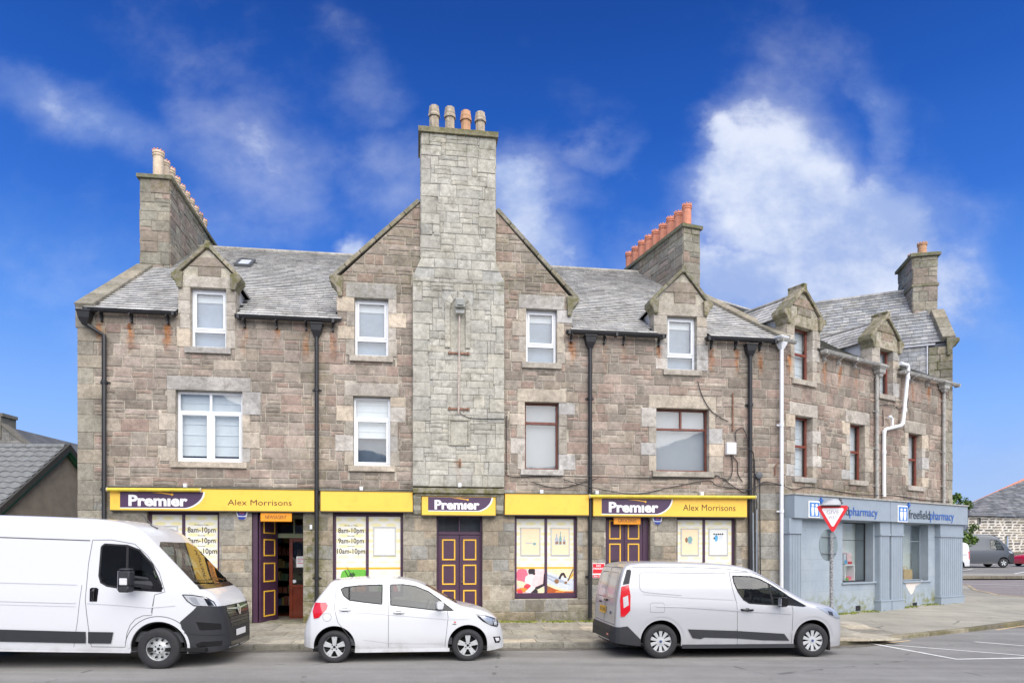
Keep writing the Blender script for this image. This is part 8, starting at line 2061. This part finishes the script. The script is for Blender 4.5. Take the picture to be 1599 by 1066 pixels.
# ---- silver van
def silver_van():
    x0, y0 = 2.83, 12.98; yaw = R(6.5)
    c = Car('silver_van', 'silver-white small panel van parked at the kerb in front of the GROCERIES door', 'van', (x0 - math.sin(yaw) * .9, y0 + math.cos(yaw) * .9, -.018), yaw, R(.5),
        top=[(-.93, .34), (-.935, .48), (-.90, .60), (-.875, .62), (-.872, .8), (-.86, 1.0), (-.84, 1.2), (-.80, 1.4), (-.755, 1.6), (-.70, 1.74), (-.60, 1.795), (-.4, 1.82), (0, 1.83), (.6, 1.825), (1.1, 1.81), (1.5, 1.785), (1.75, 1.74), (1.95, 1.655), (2.2, 1.52), (2.5, 1.34), (2.8, 1.17), (2.98, 1.09), (3.2, 1.06), (3.45, 1.0), (3.66, .91), (3.78, .82), (3.85, .7), (3.88, .5), (3.88, .34), (3.84, .22)],
        bot=[(-.93, .32), (-.6, .28), (-.3, .25), (.4, .24), (2.7, .2), (3.4, .19), (3.88, .2)],
        hw=[(-.935, .68), (-.90, .80), (-.86, .865), (-.8, .90), (-.7, .915), (0, .92), (2.7, .92), (3.1, .91), (3.35, .88), (3.55, .82), (3.7, .74), (3.8, .65), (3.88, .5)],
        prof=[(.15, .94), (.3, .975), (.45, .985), (.6, .99), (.8, 1), (.95, .995), (1.05, .98), (1.3, .95), (1.6, .905), (1.85, .86)], rr=[(-.9, .09), (-.5, .1), (1.8, .1), (2.9, .1), (3.2, .14), (3.8, .16)], paint=P_silver, nx=96)
    c.hub = .326; both = (-1, 1)
    for sg in both:
        for hx_ in (0, 3.062): fs = c.cut(c.circle(hx_, .335, .40, zb=.05), 1, sg); bmesh.ops.delete(c.bm, geom=fs, context='FACES')
    win = [(1.44, 1.575), (1.8, 1.565), (1.98, 1.52), (2.2, 1.41), (2.48, 1.24), (2.62, 1.13), (2.62, 1.02), (2.1, 1.03), (1.75, 1.055), (1.64, 1.12), (1.54, 1.26), (1.46, 1.45)]
    c.take('side_window', win, m=M_cglass, sgns=both)
    c.take('windscreen', [(-.70, 1.15), (.70, 1.15), (.62, 1.66), (-.62, 1.66)], axis=0, sgns=(1,), m=M_cglass, cond=lambda q, f: q.x > 1.7 and q.z > 1.1 and f.normal.z > .3)
    door = [(1.37, 1.655), (1.8, 1.655), (2.1, 1.56), (2.66, 1.16), (2.64, .9), (2.62, .26), (1.52, .26), (1.5, 1.05), (1.42, 1.35)]
    c.take('front_door', door, sgns=both)
    strip = [(.52, .56), (1.5, .525), (2.46, .465), (2.57, .33), (2.05, .34), (1.52, .38), (.85, .40), (.78, .37), (.62, .39)]
    c.patch('rub_strip', strip, sgns=both, m=M_plas, off=.012)
    c.ribbon('panel_gap', [(1.52, .26), (1.5, 1.05), (1.42, 1.35), (1.37, 1.655)], sgns=both, off=.003, w=.008); c.ribbon('panel_gap', [(1.37, 1.655), (1.8, 1.65), (2.1, 1.55), (2.5, 1.28)], sgns=both, off=.003, w=.007); c.ribbon('panel_gap', [(2.62, .26), (2.635, .9), (2.62, 1.0)], sgns=both, off=.003, w=.008); c.ribbon('panel_gap', [(1.5, .555), (1.515, .37)], sgns=both, off=.015, m=M_gapd)
    c.ribbon('window_seal', win, sgns=both, w=.022, off=.003, m=M_gapd, closed=True); c.ribbon('window_divider', [(2.16, 1.43), (2.235, 1.025)], sgns=both, w=.035, off=.005, m=M_gapd)
    c.patch('mirror_triangle', [(2.50, 1.225), (2.92, 1.0), (2.86, .985), (2.5, 1.02)], sgns=both, m=M_gblk, off=.006)
    # recessed-looking flank panel: pressed edges
    M_edge = mat('pressed_edge_shade', rgb(152, 153, 157), .4, var=0); c.ribbon('pressed_edge', smooth_poly([(.4, 1.2), (-.30, 1.25), (-.42, 1.30), (-.42, 1.55), (-.40, 1.62), (-.3, 1.635), (1.3, 1.62)], 2), sgns=both, w=.014, off=.002, m=M_edge); c.ribbon('crease', [(-.36, 1.23), (.4, 1.17), (1.44, 1.12)], sgns=both, w=.018, m=P_silver, off=.008); c.ribbon('crease', [(-.1, 1.0), (.4, .99), (1.46, .92), (2.6, .86)], sgns=both, w=.03, m=P_silver, off=.012); c.ribbon('roof_rail_gap', [(-.55, 1.73), (.4, 1.745), (1.3, 1.715), (1.75, 1.66)], sgns=both, w=.01, off=.002)
    for k, hx_ in enumerate((0, 3.062)):
        P = [(hx_ + .47 * math.cos(a), .335 + .47 * math.sin(a)) for a in [R(10 + 160 * i / 20) for i in range(21)]]; c.ribbon('arch_crease', P, sgns=both, w=.016, m=P_silver, off=.008)
    ff = [(-.22, .88), (-.22, 1.04), (-.18, 1.06), (.03, 1.06), (.06, 1.03), (.06, .9), (.03, .88)]; c.ribbon('fuel_flap_gap', ff, sgns=(-1,), w=.005, off=.002, closed=True)
    # rear: lamps, doors, plate, bumper
    lamp = [(-.77, 1.36), (-.63, 1.4), (-.60, 1.2), (-.61, .92), (-.72, .80), (-.79, .80), (-.80, 1.1)]
    c.patch('tail_lamp', lamp, sgns=both, m=M_redl, off=.014); c.patch('tail_lamp_clear', [(-.745, 1.16), (-.65, 1.2), (-.64, 1.02), (-.735, .96)], sgns=both, m=mat('clear_lamp_grey', rgb(190, 186, 188), .15), off=.017)
    c.patch('lamp_top_trim', [(-.74, 1.4), (-.62, 1.42), (-.57, 1.66), (-.60, 1.69), (-.66, 1.68)], sgns=both, m=M_plas, off=.012)
    c.take('rear_bumper', [(-1.0, .30), (-1.0, .60), (-.80, .60), (-.66, .62), (-.36, .33), (-.36, .2), (-1.0, .2)], sgns=both, m=M_plas, off=.025)
    c.patch('bumper_step', [(-.72, .50), (.72, .50), (.72, .60), (-.72, .60)], axis=0, sgns=(-1,), m=M_plas, off=.03); c.patch('bumper_face', [(-.74, .34), (.74, .34), (.74, .5), (-.74, .5)], axis=0, sgns=(-1,), m=M_plas, off=.022)
    c.patch('rear_reflector', [(-.66, .42), (-.52, .42), (-.52, .46), (-.66, .46)], axis=0, sgns=(-1,), m=M_redl, off=.034)
    for y0_, y1_ in ((-.80, -.005), (.005, .80)):
        q = [(y0_ + .005, .64), (y1_ - .005, .64), (y1_ - .005 - (.07 if y1_ > .1 else 0), 1.72), (y0_ + .005 + (.07 if y0_ < -.1 else 0), 1.72)]; c.ribbon('rear_door_gap', q, axis=0, sgns=(-1,), w=.01, off=.003, closed=True, m=M_gap)
    q = [(-.66, 1.12), (-.1, 1.12), (-.1, 1.62), (-.6, 1.62)]; c.ribbon('pressed_edge', q, axis=0, sgns=(-1,), w=.012, off=.003, closed=True, m=M_edge); q = [(.66, 1.12), (.1, 1.12), (.1, 1.62), (.6, 1.62)]; c.ribbon('pressed_edge', q, axis=0, sgns=(-1,), w=.012, off=.003, closed=True, m=M_gap)
    c.patch('number_plate', [(-.13, .80), (.36, .80), (.36, .94), (-.13, .94)], axis=0, sgns=(-1,), m=mat('yellow_plate', rgb(250, 190, 20, .95), .35, var=.02), off=.016)
    c.patch('plate_character', [(-.07, .83), (-.02, .83), (-.02, .91), (-.07, .91)], axis=0, sgns=(-1,), m=M_gblk, off=.018)
    for yy in (.02, .09, .2, .27): c.patch('plate_character', [(yy, .83), (yy + .035, .83), (yy + .035, .91), (yy, .91)], axis=0, sgns=(-1,), m=M_gblk, off=.018)
    h, no = c.hit(0, -1, -.12, 1.08); c.box('rear_handle', h.x - .05, h.x, -.2, -.02, 1.05, 1.09, M_gblk, bevel=.01); c.patch('badge', [(-.46 + .06 * math.cos(a), .84 + .03 * math.sin(a)) for a in [R(20 * i) for i in range(18)]], axis=0, sgns=(-1,), m=mat('blue_badge', rgb(60, 80, 130), .3), off=.008)
    c.patch('badge_lettering', [(.28, .99), (.5, .99), (.5, 1.02), (.28, 1.02)], axis=0, sgns=(-1,), m=M_gblk, off=.006)
    for sg in both:
        h, no = c.hit(1, sg, 1.70, .93); mb = MB(); mb.tube([h + Vector((-.12, 0, .0)), h + Vector((-.09, sg * .04, 0)), h + Vector((.08, sg * .04, -.004)), h + Vector((.12, 0, -.004))], .02, 8); mb.tube([h + Vector((-.02, sg * .012, .0)), h + Vector((.03, sg * .012, .0))], .034, 8); mb.build('door_handle', M_gblk, c.root, smooth=True, local=True)
    mirror(c, 2.36, 1.09, .91, .1, M_gblk, hgt=.2, len_=.15, depth=.19)
    hd_ = [(3.12, .985), (3.4, .95), (3.66, .84), (3.76, .73), (3.62, .74), (3.42, .82), (3.25, .92)]; c.patch('headlight', hd_, sgns=both, m=M_chrome, off=.005); c.patch('headlight_lens', hd_, sgns=both, m=M_lens, off=.01); c.patch('headlight_trim', [(3.38, .9), (3.5, .88), (3.52, .8), (3.42, .83)], sgns=both, m=M_gblk, off=.007)
    c.patch('front_grille', [(-.45, .62), (.45, .62), (.4, .84), (-.4, .84)], axis=0, sgns=(1,), m=M_gblk); c.patch('lower_grille', [(-.5, .3), (.5, .3), (.5, .5), (-.5, .5)], axis=0, sgns=(1,), m=M_plas)
    c.box('sill', .42, 2.68, -.895, .895, .19, .265, M_plas); c.box('mud_flap', 3.42, 3.46, -.84, -.68, .13, .3, M_under); c.box('mud_flap', 3.42, 3.46, .68, .84, .13, .3, M_under)
    under_body(c, -.8, 3.4, .8, .22, (0, 3.062), .39)
    c.finish(); seats(c, (1.55,), (-.42, .42), .62, h=.66); steering(c, 2.12, -.42, 1.08); c.box('dashboard', 2.25, 2.85, -.78, .78, .7, 1.06, M_seat, bevel=.05); c.box('bulkhead', 1.25, 1.28, -.8, .8, .3, 1.6, M_cab); c.box('cabin_floor', 1.28, 2.8, -.8, .8, .34, .5, M_seat)
    c.ribbon('filler_gap', [(3.2, .36), (3.21, .36)], sgns=(), w=.01) if False else None
    for hx_ in (0, 3.062):
        for sg in both: wheel(c, hx_, sg * .815, .326, .205, .21, 'cover10', side=sg)
silver_van()

# ---- large white van (also the shape of the grey one beyond the car park)
def big_van(name, label, loc, yaw, pitch, paint, detail=True, bumper=True, style='steel', txt=None):
    c = Car(name, label, 'van', loc, yaw, pitch,
        top=[(-1.0, .4), (-1.0, 1.2), (-.97, 2.1), (-.92, 2.4), (-.8, 2.5), (0, 2.52), (1.2, 2.52), (2.0, 2.51), (2.5, 2.49), (2.85, 2.43), (3.08, 2.32), (3.22, 2.19), (3.5, 1.90), (3.8, 1.59), (3.98, 1.40), (4.08, 1.345), (4.2, 1.28), (4.3, 1.18), (4.36, 1.06), (4.41, .9), (4.44, .7), (4.46, .52), (4.43, .36), (4.38, .3)],
        bot=[(-1.0, .38), (-.5, .32), (3.0, .30), (3.8, .26), (4.3, .28), (4.43, .32)],
        hw=[(-1.0, .9), (-.9, .98), (-.6, 1.02), (2.9, 1.02), (3.3, 1.01), (3.6, .985), (3.85, .94), (4.05, .895), (4.2, .84), (4.32, .76), (4.4, .67), (4.45, .58)],
        prof=[(.2, .96), (.4, .985), (.7, 1), (1.0, 1), (1.25, .985), (1.5, .96), (1.9, .925), (2.2, .90), (2.55, .87)], rr=[(-1, .12), (2.4, .16), (3.1, .16), (3.7, .13), (4.0, .12), (4.2, .14), (4.42, .12)], paint=paint, nx=96, nz=24)
    c.hub = .345; both = (-1, 1)
    for sg in both:
        for hx_ in (0, 3.45): fs = c.cut(c.circle(hx_, .36, .44, zb=.1), 1, sg); bmesh.ops.delete(c.bm, geom=fs, context='FACES')
    win = [(2.47, 2.03), (2.52, 2.075), (2.89, 2.06), (3.08, 1.99), (3.3, 1.76), (3.46, 1.42), (3.47, 1.31), (2.92, 1.335), (2.6, 1.385), (2.5, 1.44), (2.465, 1.55)]
    c.take('side_window', win, m=M_cglass, sgns=both)
    c.take('windscreen', [(-.80, 1.42), (-.5, 1.39), (.5, 1.39), (.80, 1.42), (.80, 2.06), (.6, 2.14), (-.6, 2.14), (-.80, 2.06)], axis=0, sgns=(1,), m=M_cglass, cond=lambda q, f: q.x > 2.9 and q.z > 1.35 and f.normal.z > .2)
    door = [(2.32, 2.14), (2.62, 2.15), (3.0, 2.09), (3.22, 1.9), (3.42, 1.62), (3.53, 1.3), (3.37, 1.25), (3.34, .91), (3.2, .9), (3.08, .84), (3.0, .74), (2.95, .6), (2.92, .37), (2.38, .37), (2.27, 1.14), (2.28, 1.75)]
    dr_ = c.take('front_door', door, sgns=both)
    if bumper:
        c.take('front_bumper', [(3.78, .80), (3.98, 1.0), (4.02, 1.055), (4.5, 1.055), (4.5, .2), (3.92, .2), (3.9, .36)], sgns=both, m=M_plas, off=.012)
        c.patch('bumper_face', [(-.80, .3), (.80, .3), (.80, 1.05), (-.80, 1.05)], axis=0, sgns=(1,), m=M_plas, off=.014)
    c.ribbon('panel_gap', door, sgns=both, off=.003, w=.009, closed=True); c.ribbon('window_seal', win, sgns=both, w=.03, off=.004, m=M_gapd, closed=True); c.ribbon('window_divider', [(2.89, 2.05), (2.92, 1.335)], sgns=both, w=.04, off=.005, m=M_gapd)
    c.patch('mirror_triangle', [(3.30, 1.60), (3.50, 1.36), (3.46, 1.31), (3.22, 1.32)], sgns=both, m=M_gblk, off=.008)
    if detail:
        c.ribbon('panel_gap', [(2.10, .36), (2.16, .8), (2.2, 1.39)], sgns=both, off=.003, w=.007); c.ribbon('slide_door_rail', [(-.9, 2.17), (2.28, 2.13)], sgns=both, w=.018, off=.003, m=M_gap)
        for z, w_ in ((1.41, .02), (1.11, .03), (1.05, .012)): c.ribbon('crease', [(-.9, z + .02), (2.12, z - .01)], sgns=both, w=w_, m=paint, off=.01)
        c.ribbon('panel_gap', [(3.37, 1.25), (3.33, .95)], sgns=both, off=.003, w=.008); c.ribbon('crease', [(2.3, 1.1), (2.9, 1.07), (3.3, 1.04), (3.7, 1.08)], sgns=both, w=.02, m=paint, off=.01)
        P = [(3.45 + .53 * math.cos(a), .36 + .53 * math.sin(a)) for a in [R(20 + 150 * i / 20) for i in range(21)]]; c.ribbon('arch_lip', P, sgns=both, w=.012, m=M_gap, off=.002)
        P = [(3.45 + .465 * math.cos(a), .36 + .465 * math.sin(a)) for a in [R(0 + 180 * i / 24) for i in range(25)]]; c.ribbon('arch_lip', P, sgns=both, w=.04, m=paint, off=.014)
        for q in ([(-.9, .45), (-.9, .66), (2.30, .62), (2.30, .43)], [(2.335, .43), (2.335, .62), (2.74, .62), (2.70, .43)]): c.patch('rub_strip', q, sgns=both, m=M_plas, off=.016)
        for sg in both:
            h, no = c.hit(1, sg, 2.40, 1.22); c.patch('handle_recess', [(2.34, 1.12), (2.46, 1.12), (2.47, 1.33), (2.44, 1.35), (2.36, 1.35), (2.33, 1.33)], sgns=(sg,), m=M_gblk, off=.004); mb = MB(); mb.tube([h + Vector((0, sg * .0, .1)), h + Vector((0, sg * .035, .07)), h + Vector((0, sg * .035, -.05)), h + Vector((0, 0, -.08))], .022, 8); mb.build('door_handle', M_gblk, c.root, smooth=True, local=True)
        # mirrors: tall two-part housings on an arm
        for sg in both:
            mb = MB(); x, z = 3.02, 1.47; y1, y2 = sg * 1.13, sg * 1.33
            for z0, z1, t_ in ((-.17, -.06, .9), (-.06, .18, 1.0), (.18, .22, .85)):
                mb.hexa([Vector((x + a * .095 * t_, yv, z + z0)) for a, yv in ((-1, y1), (1, y1), (1, y2), (-1, y2))] + [Vector((x + a * .095 * t_ * .97, yv, z + z1)) for a, yv in ((-1, y1), (1, y1), (1, y2), (-1, y2))])
            mo = mb.build('door_mirror', M_gblk if False else M_plas, c.root, local=True, bevel=.025, smooth=True); mb = MB(); mb.tube([Vector((3.26, sg * .93, 1.40)), Vector((3.16, sg * 1.05, 1.43)), Vector((3.05, sg * 1.16, 1.45))], .05, 8, rads=[.1, .06, .05]); mb.tube([Vector((3.26, sg * .93, 1.5)), Vector((3.05, sg * 1.16, 1.55))], .03, 8); mb.build('mirror_arm', M_plas, mo, smooth=True, local=True)
            mb = MB(); a, b = sorted((y2 - sg * .02, y2 + sg * .012)); mb.box(x - .06, x + .06, a, b, z - .05, z + .06) ; mb.build('mirror_indicator', M_wl, mo, local=True, bevel=.008); mb = MB(); a, b = sorted((y1 + sg * .02, y2 - sg * .02)); mb.box(x - .10, x - .094, a, b, z - .14, z + .18); mb.build('mirror_glass', M_chrome, mo, local=True)
    hd_ = [(3.80, 1.255), (3.95, 1.25), (4.15, 1.215), (4.26, 1.13), (4.3, 1.055), (4.12, 1.06), (3.98, 1.075), (3.88, 1.15)]
    c.patch('headlight', hd_, sgns=both, m=M_wl, off=.006); c.patch('headlight_trim', [(4.12, 1.20), (4.2, 1.18), (4.27, 1.07), (4.19, 1.07)], sgns=both, m=M_gblk, off=.009); c.patch('headlight_reflector', [(3.9, 1.21), (4.0, 1.215), (4.07, 1.09), (3.98, 1.10)], sgns=both, m=M_chrome, off=.009); c.patch('headlight_lens', hd_, sgns=both, m=M_lens, off=.014); c.ribbon('headlight_rim', hd_, sgns=both, w=.014, off=.010, m=M_gapd, closed=True)
    gr_ = [(-.46, .74), (.46, .74), (.56, .98), (.5, 1.03), (-.5, 1.03), (-.56, .98)]
    c.patch('grille', gr_, axis=0, sgns=(1,), m=M_gblk, off=.018); 
    if detail:
        for k in range(4): z = .79 + k * .05; c.ribbon('grille_bar', [(-.5, z), (.5, z)], axis=0, sgns=(1,), w=.01, off=.028, m=M_plas)
        for k in range(9): y = -.44 + k * .11; c.ribbon('grille_bar', [(y, .77), (y, .95)], axis=0, sgns=(1,), w=.006, off=.027, m=M_plas)
        for sg in (-1, 1): c.patch('chrome_bar', [(sg * .08, .955), (sg * .08, .985), (sg * .54, 1.005), (sg * .54, .99)], axis=0, sgns=(1,), m=M_chrome, off=.032)
        c.patch('emblem', [(.085 * math.sin(R(30 * k)) * (1 if k % 12 < 4 or k % 12 > 8 else .75), .945 + .095 * math.cos(R(30 * k))) for k in range(12)], axis=0, sgns=(1,), m=M_chrome, off=.04); c.ribbon('emblem_groove', [(-.03, .9), (.0, .945), (-.01, .99)], axis=0, sgns=(1,), w=.02, off=.043, m=M_gblk)
        c.patch('lower_intake', [(-.46, .67), (.46, .67), (.46, .73), (-.46, .73)], axis=0, sgns=(1,), m=M_gblk, off=.018)
        for k in range(9): y = -.43 + k * .107; c.ribbon('grille_bar', [(y, .67), (y, .73)], axis=0, sgns=(1,), w=.014, off=.026, m=M_plas)
        c.patch('bumper_lip', [(-.5, .33), (.5, .33), (.5, .42), (-.5, .42)], axis=0, sgns=(1,), m=M_gblk, off=.018); c.patch('number_plate', [(-.26, .5), (.26, .5), (.26, .61), (-.26, .61)], axis=0, sgns=(1,), m=M_wht, off=.03)
        c.patch('fog_recess', [(4.02, .80), (4.36, .76), (4.37, .66), (4.08, .66)], sgns=both, m=M_gblk, off=.017); c.patch('fog_recess', [(4.02, .42), (4.1, .46), (4.38, .46), (4.38, .38), (4.05, .37)], sgns=both, m=M_gblk, off=.017)
        c.ribbon('bumper_crease', [(3.85, .62), (4.0, .6), (4.42, .57)], sgns=both, w=.02, off=.024, m=M_plas)
        c.ribbon('wiper', [(-.72, 1.47), (-.1, 1.44), (.05, 1.43)], axis=0, sgns=(1,), w=.03, off=.03, m=M_gblk); c.ribbon('wiper', [(.0, 1.5), (.5, 1.44), (.72, 1.47)], axis=0, sgns=(1,), w=.03, off=.03, m=M_gblk); c.patch('scuttle', [(-.83, 1.345), (.83, 1.345), (.80, 1.41), (-.80, 1.41)], axis=0, sgns=(1,), m=M_gblk, off=.006)
        mb = MB(); mb.tube([Vector((3.0, -.12, 2.36)), Vector((2.92, -.12, 2.42)), Vector((2.72, -.12, 2.66))], .01, 6, rads=[.04, .015, .006]); mb.build('aerial', M_gblk, c.root, smooth=True, local=True)
    under_body(c, -.9, 4.2, .96, .3, (0, 3.45), .43); c.box('sill', .46, 3.0, -.99, .99, .27, .34, paint)
    if txt: pass
    c.finish(); seats(c, (2.35,), (-.5, .5), .85, h=.72, w=.5); steering(c, 2.98, -.5, 1.33, .2); c.box('dashboard', 3.2, 3.85, -.9, .9, .8, 1.3, M_seat, bevel=.06); c.box('bulkhead', 2.1, 2.14, -.9, .9, .4, 2.3, M_cab); c.box('cabin_floor', 2.14, 3.9, -.9, .9, .45, .62, M_seat)
    for hx_ in (0, 3.45):
        for sg in both: wheel(c, hx_, sg * .9, .345, .225, .205, style, side=sg)
    return c
wy = R(4)
fx, fy = -5.93, 11.42
big_van('white_van', 'large white panel van with a charcoal bumper at the left edge of the street', (fx - 3.45 * math.cos(wy) - math.sin(wy) * 1.0, fy - 3.45 * math.sin(wy) + math.cos(wy) * 1.0, .05 + 3.45 * .021), wy, R(1.35), P_white2)
P_grey = body_paint('dark_grey_paint', rgb(82, 86, 92), .3, metal=.3); P_red = body_paint('red_paint', rgb(206, 24, 40), .25)
gx, gy = 33.95, 53.
big_van('grey_van', 'dark grey panel van parked sideways in the car park before the stone store', (gx, gy, G(38, gy) + .07), R(-3), 0, P_grey, detail=False, bumper=True, style='alloy5')
wv = Car('white_van', 'white van parked in the car park, half hidden by the pharmacy corner', 'van', (30.0, 46.9, G(31, 48) + .07), R(188), 0,
    top=[(-.9, .35), (-.9, .8), (-.86, 1.3), (-.8, 1.8), (-.66, 1.92), (0, 1.96), (1.6, 1.96), (2.0, 1.86), (2.6, 1.4), (2.9, 1.15), (3.5, 1.02), (3.85, .8), (3.9, .4)], bot=[(-.9, .33), (3.9, .3)], hw=[(-.9, .8), (-.8, .92), (-.5, .95), (3, .95), (3.5, .85), (3.9, .6)],
    prof=[(.2, .96), (.7, 1), (1.1, .99), (1.5, .94), (1.96, .88)], rr=[(-.9, .12), (3.9, .15)], paint=P_white, nx=50)
wv.hub = .33
for sg in (-1, 1):
    for hx_ in (0, 3.1): fs = wv.cut(wv.circle(hx_, .34, .41, zb=.1), 1, sg); bmesh.ops.delete(wv.bm, geom=fs, context='FACES')
wv.take('side_window', [(1.5, 1.15), (1.5, 1.7), (1.95, 1.68), (2.5, 1.3), (2.55, 1.12)], m=M_tint, sgns=(-1, 1)); wv.patch('rear_window', [(-.6, 1.2), (.6, 1.2), (.55, 1.65), (-.55, 1.65)], axis=0, sgns=(-1,), m=M_gblk); wv.patch('tail_lamp', [(-.86, .8), (-.72, .8), (-.7, 1.3), (-.8, 1.35)], sgns=(-1, 1), m=M_redl); wv.ribbon('slide_door_rail', [(-.6, 1.1), (1.3, 1.08)], sgns=(-1, 1), w=.03, m=M_gap); under_body(wv, -.8, 3.7, .88, .25, (0, 3.1), .4); wv.finish()
for hx_ in (0, 3.1):
    for sg in (-1, 1): wheel(wv, hx_, sg * .83, .33, .2, .21, 'cover10', side=sg)
rx, ry_ = 38.8, 53.5
rc = Car('red_car', 'bright red car cut off by the right edge of the picture', 'car', (rx + 4.6, ry_ + .9, G(44, 55) + .07), R(186), 0,
    top=[(-.7, .35), (-.72, .6), (-.66, .85), (-.5, 1.0), (-.2, 1.15), (.2, 1.35), (.6, 1.42), (1.2, 1.42), (1.6, 1.3), (2.1, 1.02), (2.3, .95), (2.9, .88), (3.25, .75), (3.35, .55), (3.34, .3)], bot=[(-.72, .28), (0, .2), (2.6, .18), (3.35, .24)], hw=[(-.72, .6), (-.5, .8), (0, .88), (2.6, .88), (3.0, .8), (3.25, .64), (3.35, .5)],
    prof=[(.2, .94), (.5, 1), (.8, 1), (.95, .96), (1.42, .78)], rr=[(-.7, .1), (3.3, .14)], paint=P_red, nx=50)
rc.hub = .32
for sg in (-1, 1):
    for hx_ in (0, 2.6): fs = rc.cut(rc.circle(hx_, .33, .38, zb=.05), 1, sg); bmesh.ops.delete(rc.bm, geom=fs, context='FACES')
rc.take('side_window', [(.3, .98), (.5, 1.3), (1.4, 1.32), (1.95, .99)], m=M_tint, sgns=(-1, 1)); rc.patch('headlight', [(2.8, .78), (3.1, .72), (3.2, .6), (2.95, .62)], sgns=(-1, 1), m=M_wl); under_body(rc, -.6, 3.2, .82, .2, (0, 2.6), .38); mirror(rc, 1.85, .98, .86, .08, P_red); rc.finish()
for hx_ in (0, 2.6):
    for sg in (-1, 1): wheel(rc, hx_, sg * .78, .32, .2, .21, 'alloy5', side=sg)
